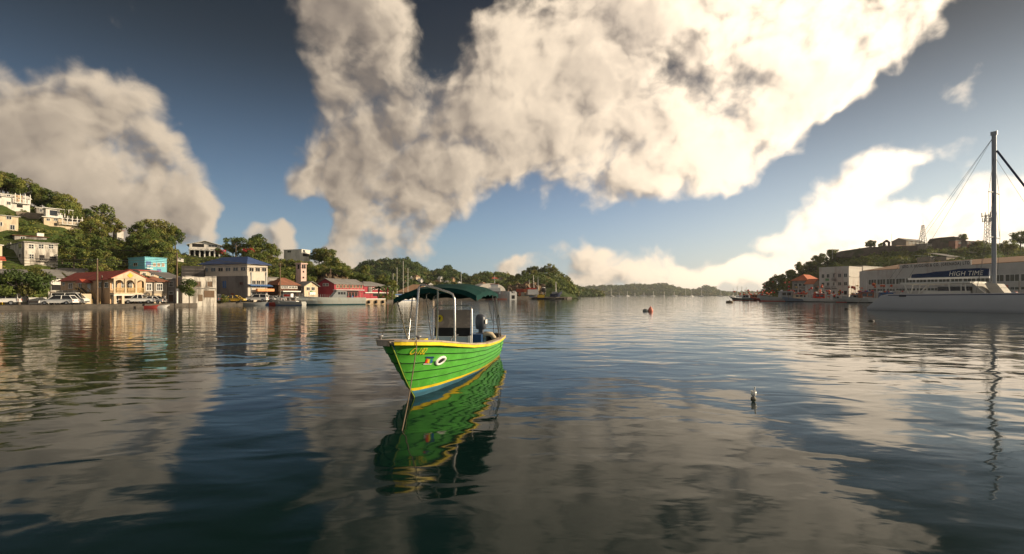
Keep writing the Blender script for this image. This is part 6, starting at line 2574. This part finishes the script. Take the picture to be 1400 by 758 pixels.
c.tube([(q[0].x, 1.27, zr), (q[1].x, 1.27, 2.45)], .06, 6)
c.build('spray_hood', None, o)
c = MB().mat(VINYL)
q = [cl_(1346, 386, 2.4), cl_(1363, 388, 2.4), cl_(1375, 403, 2.4), cl_(1355, 403, 2.4)]
c.extr([(q[0].x, 2.4, 4.0), (q[1].x, 2.4, 3.9), (q[2].x, 2.4, 2.45), (q[3].x, 2.4, 2.45)], (0, BW - 4.8, 0))
c.build('sail_bag', None, o)
# mast, boom, cover, rigging
mb0 = cl_(1359, 402, yC)
mt = cl_(1361.5, 178, yC)
xm = mb0.x
c = MB().mat(mat('mast_alloy', (.30, .31, .33), .45, .06, 1, .5, metal=.3))
c.loft([[Vector((xm + .26 * math.cos(a_), yC + .15 * math.sin(a_), z)) for a_ in np.linspace(0, 6.283, 14, endpoint=False)] for z in (2.4, 12, 20, mt.z - .6)], True, True)
c.box((xm, yC, mt.z - .4), (.7, .2, .5))
c.build('mast', None, o)
bz0 = cl_(1247, 382.5, yC).z
b0, b1 = cl_(1247, 382, yC), cl_(1353, 382, yC)
bz = (b0.z + cl_(1353, 381.5, yC).z) / 2
c = MB().mat(WHITEP)
c.extr([(b0.x - .5, yC - .16, bz), (b1.x, yC - .16, bz), (b1.x, yC - .16, bz + .34), (b0.x - .5, yC - .16, bz + .30)], (0, .32, 0))
c.build('boom', None, o)
cov = []
zl_ = bz + .30
for i in range(22):
    t_ = i / 21
    x = b0.x + (b1.x - b0.x) * t_
    hh = cl_(1252 + 101 * t_, 375.5 - 8.6 * min(1, t_ / .72) ** 1.1 if t_ < .86 else 367, yC).z - zl_ + .04 * math.sin(t_ * 23)
    cov.append([Vector((x, yC - .06, zl_ - .06)), Vector((x, yC - .30, zl_ + .05)), Vector((x, yC - .24 - .05 * math.sin(t_ * 31), zl_ + hh * .55)), Vector((x, yC - .06, zl_ + hh)), Vector((x, yC + .06, zl_ + hh)), Vector((x, yC + .24, zl_ + hh * .55)), Vector((x, yC + .30, zl_ + .05)), Vector((x, yC + .06, zl_ - .06))])
c = MB().mat(NAVYC)
c.loft(cov, True)
c.add(cov[0], [tuple(range(8))])
c.add(cov[-1], [tuple(range(8))[::-1]])
cv = c.build('boom_cover', None, o)
me = text_mesh('HIGH TIME', 1.0, .18, 1.08, .006)
vs = np.array([v.co for v in me.vertices])
l0, l1 = cl_(1299, 378, yC), cl_(1345.5, 376, yC)
s_ = (l1.x - l0.x) / (vs[:, 0].max() - vs[:, 0].min())
ya, yb = vs[:, 1].min(), vs[:, 1].max()
zA, zB = zl_ + .14, zl_ + .14 + (6.6 / F * 66)
for v in me.vertices:
    tx = (v.co.x - vs[:, 0].min()) * s_
    tz = (v.co.y - ya) / (yb - ya)
    v.co = Vector((l0.x + tx, yC - .345 - v.co.z + .05 * tz, zA + (zB - zA) * tz))
me.materials.append(mat('white_lettering', (.72, .70, .64), .6))
tx_ = bpy.data.objects.new('lettering', me)
COL.objects.link(tx_)
tx_.parent = cv
WR = mat('rigging_wire', (.10, .10, .10), .5)
zs1 = cl_(1360, 263.5, yC).z
zs2 = cl_(1360, 325, yC).z
for zz, w in ((zs1, 1.9), (zs2, 2.2)):
    MB().mat(GREYP).tube([(xm, yC - w, zz - .05), (xm, yC, zz + .05), (xm, yC + w, zz - .05)], .07, 6).build('spreader', None, o)
top = Vector((xm, yC, mt.z - .8))
mid = Vector((xm, yC, mt.z * .86))
lines = [(top, Vector((.6, yC, 2.5))), (mid, Vector((LC * .97, yC, 2.7)))]
for s_ in (-1, 1):
    e1, e2, ch = Vector((xm, yC + s_ * 1.9, zs1 - .05)), Vector((xm, yC + s_ * 2.2, zs2 - .05)), Vector((xm - .8, yC + s_ * 3.6, 2.6))
    lines += [(mid, e1), (e1, e2), (e2, ch), (Vector((xm, yC, zs1)), ch), (Vector((xm, yC, zs1)), e2)]
    lines += [(top, Vector((1.2, yC + s_ * 3.4, 2.5)))]
for a, b2 in lines:
    MB().mat(WR).tube([a, b2], .022, 4).build('stay', None, o)
MB().mat(NAVYC).tube([Vector((xm + .3, yC, mt.z * .885)), mid.lerp(Vector((LC * 1.05, yC, 3.0)), .97)], .13, 8).build('furled_jib', None, o)
c = MB().mat(STEEL)
for i in range(7):
    x = LC * (.62 + .36 * i / 6)
    c.tube([(x, -.6, 2.55), (x, -.6, 3.3)], .025, 4)
c.tube([(LC * .62, -.6, 3.28), (LC * .98, -.6, 3.28)], .02, 4)
c.build('guard_rail', None, o)

wire_m = MB().mat(ROPE)
pa, pb = A + Vector((-.2, .1, .5)), Vector(at(1158, 422.6, 0).to_tuple()) if False else pq(1158, 81.5, .03)
pts = []
for i in range(11):
    t_ = i / 10
    p = Vector((A.x + 1, A.y + 3, 1.6)).lerp(pb, t_)
    p.z -= .25 * math.sin(math.pi * t_)
    pts.append(p)
wire_m.tube(pts, .035, 5)
tag(wire_m.build('mooring_line'), 'slack mooring line running from the catamaran stern to a float', 'rope')

# ------------------------------------------------------------------ things afloat
def buoy(name, px, py, rad, prof, m, lab, cat='buoy', tilt=0.0):
    d = shore(py)
    o = MB().mat(m).lathe(prof, (0, 0, 0), 16).build(name, None, None, ((px - CX) / F * d, d, 0))
    o.rotation_euler = (tilt, tilt * .6, 0)
    return tag(o, lab, cat)


d0 = shore(426)
buoy('mooring_buoy', 889.5, 426, .2, [(0, -.3), (.28, -.2), (.36, .0), (.34, .25), (.22, .48), (.10, .62), (.05, .74), (0, .76)], mat('faded_red_float', (.75, .26, .18), .5, .1, 3), 'faded red pear-shaped mooring buoy out in the middle water')
buoy('mooring_buoy', 882.5, 426, .2, [(0, -.3), (.34, -.15), (.42, .05), (.34, .25), (.18, .34), (0, .36)], mat('grey_float', (.20, .22, .21), .6, .15, 3), 'low grey mooring buoy left of the red one', tilt=.2)
buoy('mooring_drum', 997.5, 414.2, .5, [(0, -.4), (1.02, -.4), (1.02, .55), (.95, .62), (.2, .64), (.15, .8), (0, .8)], mat('rusty_drum', (.24, .19, .13), .7, .3, 2, stain=(.1, .05, .03), stain_amt=.6), 'flat drum-shaped mooring buoy off the seaward boats')
buoy('mooring_buoy', 1191, 439.5, .2, [(0, -.2), (.2, -.1), (.26, .0), (.18, .12), (0, .16)], mat('dark_float', (.07, .06, .05), .6), 'small dark float in the water below the catamaran')
buoy('mooring_buoy', 1157.5, 423, .2, [(0, -.2), (.3, -.1), (.34, .05), (.2, .2), (0, .24)], mat('dark_float', (.07, .06, .05), .6), 'dark float at the end of the slack mooring line')
d = shore(546)
o = empty('marker_float', ((1030 - CX) / F * d, d, 0), .3, 'clear cut-off bottle on a small dark ball float in the near water on the right', 'float')
MB().mat(mat('mossy_float', (.24, .22, .18), .7, .3, 14)).ball((0, 0, .015), .055, 18, (1.05, 1, .9)).build('ball', None, o)
c = MB().mat(mat('clear_plastic', (.80, .78, .74), .2, .1, 8, .6))
c.lathe([(.04, .07), (.055, .10), (.058, .18), (.052, .18), (.05, .105), (.03, .085)], (.005, 0, 0), 14)
c.build('cup', None, o)
c = MB().mat(mat('clear_plastic', (.80, .78, .74)))
c.tube([(.035, 0, .16), (.04, 0, .27)], .016, 8)
c.build('tall_strip', None, o)
c = MB().mat(mat('clear_plastic', (.80, .78, .74)))
c.tube([(-.035, 0, .16), (-.038, 0, .20)], .009, 8)
c.build('short_strip', None, o)

# ------------------------------------------------------------------ marina and port in the middle distance
def yacht(px, d, mast_top, lab, L=11, rz=1.2, group=None, sail=True):
    o = empty('moored_yacht', pq(px, d, 0), rz, lab, 'yacht', group)
    mb, sec = boat_hull(L, L * .28, L * .10, WHITEP, BLUEP, .35, L * .09, .7, WHITEP)
    mb.build('hull', None, o, (-L / 2, 0, 0))
    MB().mat(WHITEP).extr([(-L * .2, -L * .07, L * .07), (-L * .18, -L * .07, L * .16), (L * .12, -L * .07, L * .155), (L * .2, -L * .07, L * .07)], (0, L * .14, 0)).build('cabin', None, o)
    h = H + (HY - mast_top) / F * d
    w = max(.09, d * .00045)
    MB().mat(CDK).tube([(L * .06, 0, L * .1), (L * .06, 0, h)], w * 1.2, 6, w * .9).build('mast', None, o)
    if sail:
        MB().mat(BLUEP).tube([(L * .05, 0, L * .2), (-L * .32, 0, L * .2)], L * .02, 6).build('sail_cover', None, o)
    return o


for (px, d, top, lab) in ((535.5, 205, 374, 'shortest of the masted yachts at the marina by the red wing'), (541, 212, 366, 'second masted yacht at the marina, next to the shortest'), (549.5, 215, 357, 'marina yacht with the tallest thick mast'), (556, 220, 366.5, 'marina yacht right of the tallest mast')):
    yacht(px, d, top, lab, 13, 1.0, 'yachts at the marina')


def far_bld(name, lab, px0, px1, yb, yt, d, th, m, roof, kind, rise, D=10, wins=0, cat='building'):
    zb = H + (HY - yb) / F * d
    q = Bld(name, lab, px0, d, th, px1, zb, yt, D=D, cat=cat)
    q.walls(m)
    if kind == 'gable':
        q.gable(roof, rise, 'x', .5)
    elif kind == 'hip':
        q.hip(roof, rise, .6)
    else:
        q.shed(roof, rise, .5)
    if wins:
        q.wins('R', px0 + .6, px1 - .6, yt + (yb - yt) * .25, yt + (yb - yt) * .65, wins, .9)
    return q


far_bld('boathouse', 'long tan-roofed boathouse behind the marina masts', 543, 592, 410, 400, 246, 6, W_CREAM, R_TAN, 'hip', 4.2, 14, 6)
far_bld('boathouse', 'red-brown roofed shed behind the front of the green canopy', 592, 604, 409, 399, 262, 6, W_DARKOLD, R_RUST, 'gable', 2.6, 12, 2)
far_bld('market_shed', 'low long shed with a pale roof behind the green canopy', 604, 655, 409, 399.5, 268, 5, W_DARKOLD, R_GREY, 'gable', 2.4, 14, 7)
# barrel-roofed warehouse
d = 285
q = Bld('barrel_warehouse', 'big pale warehouse with a curved white roof behind the dark ship', 652, d, 24, 690, 1.2, 398, D=14, cat='warehouse')
q.o.name = 'barrel_warehouse'
q.walls(W_RWHITE)
c = MB().mat(mat('white_sheet_roof', (.62, .58, .52), .6, .1, .3, stain=(.4, .34, .28), stain_amt=.5))
pr = [(q.W / 2 - (q.W / 2 + .4) * math.cos(math.pi * k / 16), -.4, q.h + 4.6 * math.sin(math.pi * k / 16)) for k in range(17)]
c.extr(pr, (0, 14.8, 0))
c.build('roof', None, q.o)
q.panel('R', 660, 400, 666, 409, DARK, .05, 'doorway')

# dark ship at the wharf
o = empty('coaster', pq(632, 258, 0), R(4), 'dark grey coastal ship with a white stern ramp lying at the far wharf', 'ship')
Lc = (697 - 632) / F * 258
mb, sec = boat_hull(Lc, 6, 4.3, mat('dark_grey_hull', (.085, .095, .11), .6, .15, .4, .3, stain=(.16, .06, .03), stain_amt=.5, streak=True), mat('rust_red_bottom', (.16, .05, .035), .7), .1, 1.5, .95, GREYP)
mb.build('hull', None, o)
c = MB().mat(WHITEP)
c.bx(Lc * .55, Lc * .8, -2, 2, 3, 6.4)
c.bx(Lc * .6, Lc * .75, -1.6, 1.6, 6.403, 8.2)
dh = c.build('deckhouse', None, o)
MB().mat(R_RED).bx(Lc * .58, Lc * .77, -1.8, 1.8, 8.21, 8.5).build('roof', None, dh)
MB().mat(STEEL).tube([(Lc * .68, 0, 8.5), (Lc * .68, 0, 13)], .2, 5, .1).build('mast', None, o)
o = empty('landing_craft', pq(699, 252, 0), R(-75), 'small white ferry with a square dark opening at the end of the dark ship', 'ferry')
c = MB().mat(WHITEP)
c.bx(-1, 4, -1.9, 1.9, -.3, 2.6)
c.extr([(-1, -1.9, 2.603), (-1, -1.9, 3.9), (-1, -1.0, 4.3), (-1, -.9, 3.4), (-1, .9, 3.4), (-1, 1.0, 4.6), (-1, 1.9, 3.7), (-1, 1.9, 2.603)], (5, 0, 0))
c.build('hull', None, o)
MB().mat(DARK).bx(4.003, 4.05, -.8, .8, .5, 2.3).build('ramp_opening', None, o)
# containers stacked on the wharf
CONT = [mat('container_red', (.36, .07, .04), .7, .2, .4), mat('container_orange', (.42, .12, .06), .7, .2, .4), mat('container_cream', (.50, .46, .38), .7, .2, .4)]


def container(px0, px1, yb, yt, m, lab, d=288):
    a = at(px0, yb, d)
    w, h = (px1 - px0) / F * d, (yb - yt) / F * d
    mb = MB().mat(m)
    mb.bx(0, w, 0, 2.6, 0, h)
    n = max(3, int(w / .5))
    for i in range(n):
        x = w * (i + .5) / n
        mb.bx(x - .09, x + .09, -.06, -.003, .15, h - .15)
    tag(mb.build('shipping_container', None, None, a), lab, 'container')


container(706, 719.8, 399.6, 395.2, CONT[0], 'left red container of the upper layer on the far wharf')
container(716.6, 720.2, 399.5, 395.2, CONT[1], 'end of an orange container at the right of the upper layer', 284)
container(701, 705, 404.8, 400, CONT[1], 'orange container at the left of the lower layer')
container(709, 712.4, 404.8, 400, CONT[1], 'orange container in the middle of the lower layer')
container(712.8, 717.4, 404.8, 400, CONT[2], 'grey-cream container of the lower layer')
container(718.8, 723.6, 404.8, 400, CONT[2], 'cream container at the right of the lower layer')
container(724, 728, 404.5, 400, CONT[0], 'single red container right of the cream ones')
mb = MB().mat(W_CREAM)
A = at(703, 409, 276)
mb.bx(0, (723 - 703) / F * 276, 0, 6, 0, 1.9)
tag(mb.build('landing_stage', None, None, (A.x, A.y, -.2)), 'pale landing stage below the containers', 'jetty')
o = empty('tug', pq(728, 286, 1.2), R(5), 'red and white tug with twin masts among the containers', 'tug')
mb, sec = boat_hull(9, 3.6, 1.2, H_DKGR, REDP, .4, .8, .9, WHITEP)
mb.build('hull', None, o, (-4.5, 0, 0))
MB().mat(WHITEP).bx(-3, 3, -1.6, 1.6, 1.5, 4.6).build('deckhouse', None, o)
MB().mat(REDP).bx(-3.3, 2.0, -1.8, 1.8, 4.603, 5.4).build('roof', None, o)
for x in (-1.6, .9):
    MB().mat(CDK).tube([(x, 0, 5), (x - .4, 0, 12 + x)], .22, 6, .14).build('mast', None, o)
o = empty('work_boat', pq(741, 270, 0), R(3), 'flat dark work boat with a yellow wheelhouse at the far wharf', 'work boat')
mb, sec = boat_hull(16, 4, 1.0, BLACKP, BLACKP, .3, .8, .9, GREYP)
mb.build('hull', None, o, (-8, 0, 0))
MB().mat(YELLOWP).bx(-2.5, 1.2, -1.3, 1.3, .6, 2.7).build('wheelhouse', None, o)
MB().mat(BLUEP).bx(-7, -5, -1.3, 1.3, .6, 1.6).build('deck_box', None, o)
o = empty('storage_tank', at(743.5, 402.5, 292), 0, 'round black tank with a white top standing before the quarry', 'tank')
MB().mat(BLACKP).ball((0, 0, 2.6), 1.5, 18, (1, 1, 1.1)).build('drum', None, o)
MB().mat(WHITEP).lathe([(1.1, 3.7), (.8, 4.1), (0, 4.25)], (0, 0, .06), 16).build('cap', None, o)
c = MB().mat(STEEL)
for k in range(3):
    c.tube([(1.1 * math.cos(k * 2.1), 1.1 * math.sin(k * 2.1), -.5), (.9 * math.cos(k * 2.1), .9 * math.sin(k * 2.1), 2)], .14, 5)
c.build('stand', None, o)
o = empty('coaster', pq(752, 292, .8), R(2), 'navy blue coaster with one white mast hauled up before the headland', 'ship')
mb, sec = boat_hull((768.5 - 752) / F * 292, 3.4, 2.4, mat('navy_hull', (.012, .02, .055), .6, .2), mat('navy_hull', (.012, .02, .055)), 1.0, 1.6, .9, GREYP)
mb.build('hull', None, o)
MB().mat(CDK).tube([(3.6, 0, 2), (3.5, 0, 9.5)], .32, 6, .22).build('mast', None, o)
MB().mat(GREYP).bx(1.2, 4.5, -1.1, 1.1, 1.8, 3.6).build('deckhouse', None, o)
mb = MB().mat(CONC)
A, B2 = at(754, 404, 274), at(774, 404, 281)
for i in range(7):
    p = A.lerp(B2, i / 6)
    mb.bx(p.x - .4, p.x + .4, p.y - .4, p.y + .4, -1, .8)
mb.extr([(A.x - 1, A.y, .8), (B2.x + 1, B2.y, .8), (B2.x + 1, B2.y + 3, .8), (A.x - 1, A.y + 3, .8)], (0, 0, .5))
tag(mb.build('jetty'), 'low concrete jetty before the navy blue coaster', 'jetty')
mb = MB().mat(STEEL)
mb.tube([(0, 0, 0), (0, 0, 11)], .22, 6, .10)
tag(mb.build('light_pole', None, None, at(735.5, 405, 284)), 'tall thin lighting pole between the tug and the tank', 'lamp post')
mb = MB().mat(STEEL)
mb.tube([(0, 0, 0), (0, 0, 14)], .22, 6, .10)
tag(mb.build('light_pole', None, None, at(630.5, 407, 262)), 'tall thin pole rising behind the green canopy', 'lamp post')

# palms by the red wing
def palm(px, d, h, lab):
    g = random.Random(int(px))
    o = empty('palm_tree', pq(px, d, .8), g.uniform(0, 6), lab, 'palm')
    MB().mat(BARK).tube([(0, 0, -.5), (.2, .1, h * .5), (.3, .3, h)], .2, 7, .13).build('trunk', None, o)
    mb = MB().mat(L_DARK)
    for k in range(16):
        a_ = k * 2.4
        el = g.uniform(-.3, .9)
        ln = g.uniform(1.8, 2.6)
        pr = []
        for i in range(7):
            t_ = i / 6
            r_ = ln * t_ * math.cos(el * (1 - t_ * .6))
            z_ = h + ln * t_ * math.sin(el) - 1.5 * t_ * t_
            w_ = .32 * math.sin(math.pi * (.12 + .86 * t_))
            c_ = Vector((.3 + r_ * math.cos(a_), .3 + r_ * math.sin(a_), z_))
            sd = Vector((-math.sin(a_), math.cos(a_), 0)) * w_
            pr.append([c_ - sd - Vector((0, 0, w_ * .7)), c_, c_ + sd - Vector((0, 0, w_ * .7))])
        mb.loft(pr, False)
    mb.build('crown', None, o)


palm(517, 139, 3.6, 'short palm before the red wing')
palm(529, 142, 4.2, 'taller palm right of the short one before the red wing')
palm(536, 168, 4.0, 'palm at the near end of the marina')
tree('bush', Vector((pq(524, 140).x, 140, .7)), .7, 'dark shrub between the two palms of the red wing')

# houses on the far hills
HW = [(560, 383, 'white'), (569, 381, 'cream'), (575, 386, 'white'), (596, 388, 'cream'), (602, 383, 'white'), (611, 388.5, 'white'), (619, 384, 'orange'), (626, 390, 'white'), (641, 387, 'white'),
      (672, 383.5, 'red'), (684, 385, 'stone'), (586, 392, 'white'), (552, 389, 'cream'), (634, 393, 'orange'), (578, 394, 'red'), (660, 391, 'cream'), (520, 386, 'cream'), (528, 388, 'white'), (605, 394, 'cream'), (648, 394, 'white')]
used = {}
for i, (px, py, tone) in enumerate(HW):
    src = MIDB if px > 655 else MIDA
    p = src.hit(px, py + 1.5)
    wpx = [4, 5.5, 3.5, 6][i % 4] if tone != 'red' else 9
    m = {'white': W_WHITE, 'cream': W_CREAM, 'orange': W_PEACH, 'red': W_WHITE, 'stone': STONE}[tone]
    rf = {'white': TRIM, 'cream': R_TAN, 'orange': R_TAN, 'red': R_RED, 'stone': R_GREY}[tone]
    q = Bld('house', 'small %s house on the far wooded hillside' % {'white': 'white', 'cream': 'cream', 'orange': 'peach-coloured', 'red': 'red-roofed', 'stone': 'stone'}[tone], px, p.y - 6, 5 + (i * 37) % 40, px + wpx, p.z - 1, py - 2.2, D=8, group='houses on the far hills')
    q.walls(m)
    (q.hip if i % 2 else q.gable)(rf, 2.2)

# yachts at anchor across the sea
for i, (px, d, top) in enumerate(((814, 950, 398), (820, 1150, 400), (836, 900, 394.5), (847, 1250, 400), (858, 1050, 398.5), (868, 1300, 400), (880, 1400, 400), (893, 1100, 398.5), (908, 1300, 399), (922, 1250, 399), (938, 1000, 396), (946, 950, 397), (959, 900, 393.5), (985, 1000, 398), (1002, 700, 394), (1008, 650, 391), (1015, 600, 392), (1021, 640, 393))):
    yacht(px, d, top, 'tiny white yacht anchored before the distant hills', 12 if i % 3 else 16, .3 + i * .9, 'yachts anchored in the outer harbour', False)

# ------------------------------------------------------------------ haze
HAZE = 0.00009
m = bpy.data.materials.new('haze_air')
m.use_nodes = True
t = NT(m.node_tree)
t.n.clear()
pv = t.new('ShaderNodeVolumePrincipled')
pv.inputs['Color'].default_value = (.92, .92, .95, 1)
pv.inputs['Density'].default_value = HAZE
pv.inputs['Anisotropy'].default_value = .45
ou = t.new('ShaderNodeOutputMaterial')
t.l.new(pv.outputs[0], ou.inputs['Volume'])
mb = MB()
mb.bx(-5200, 5200, -400, 6200, -3.5, 88)
hz_o = tag(mb.build('haze', m), 'thin pale haze over the harbour', 'haze', kind='stuff')
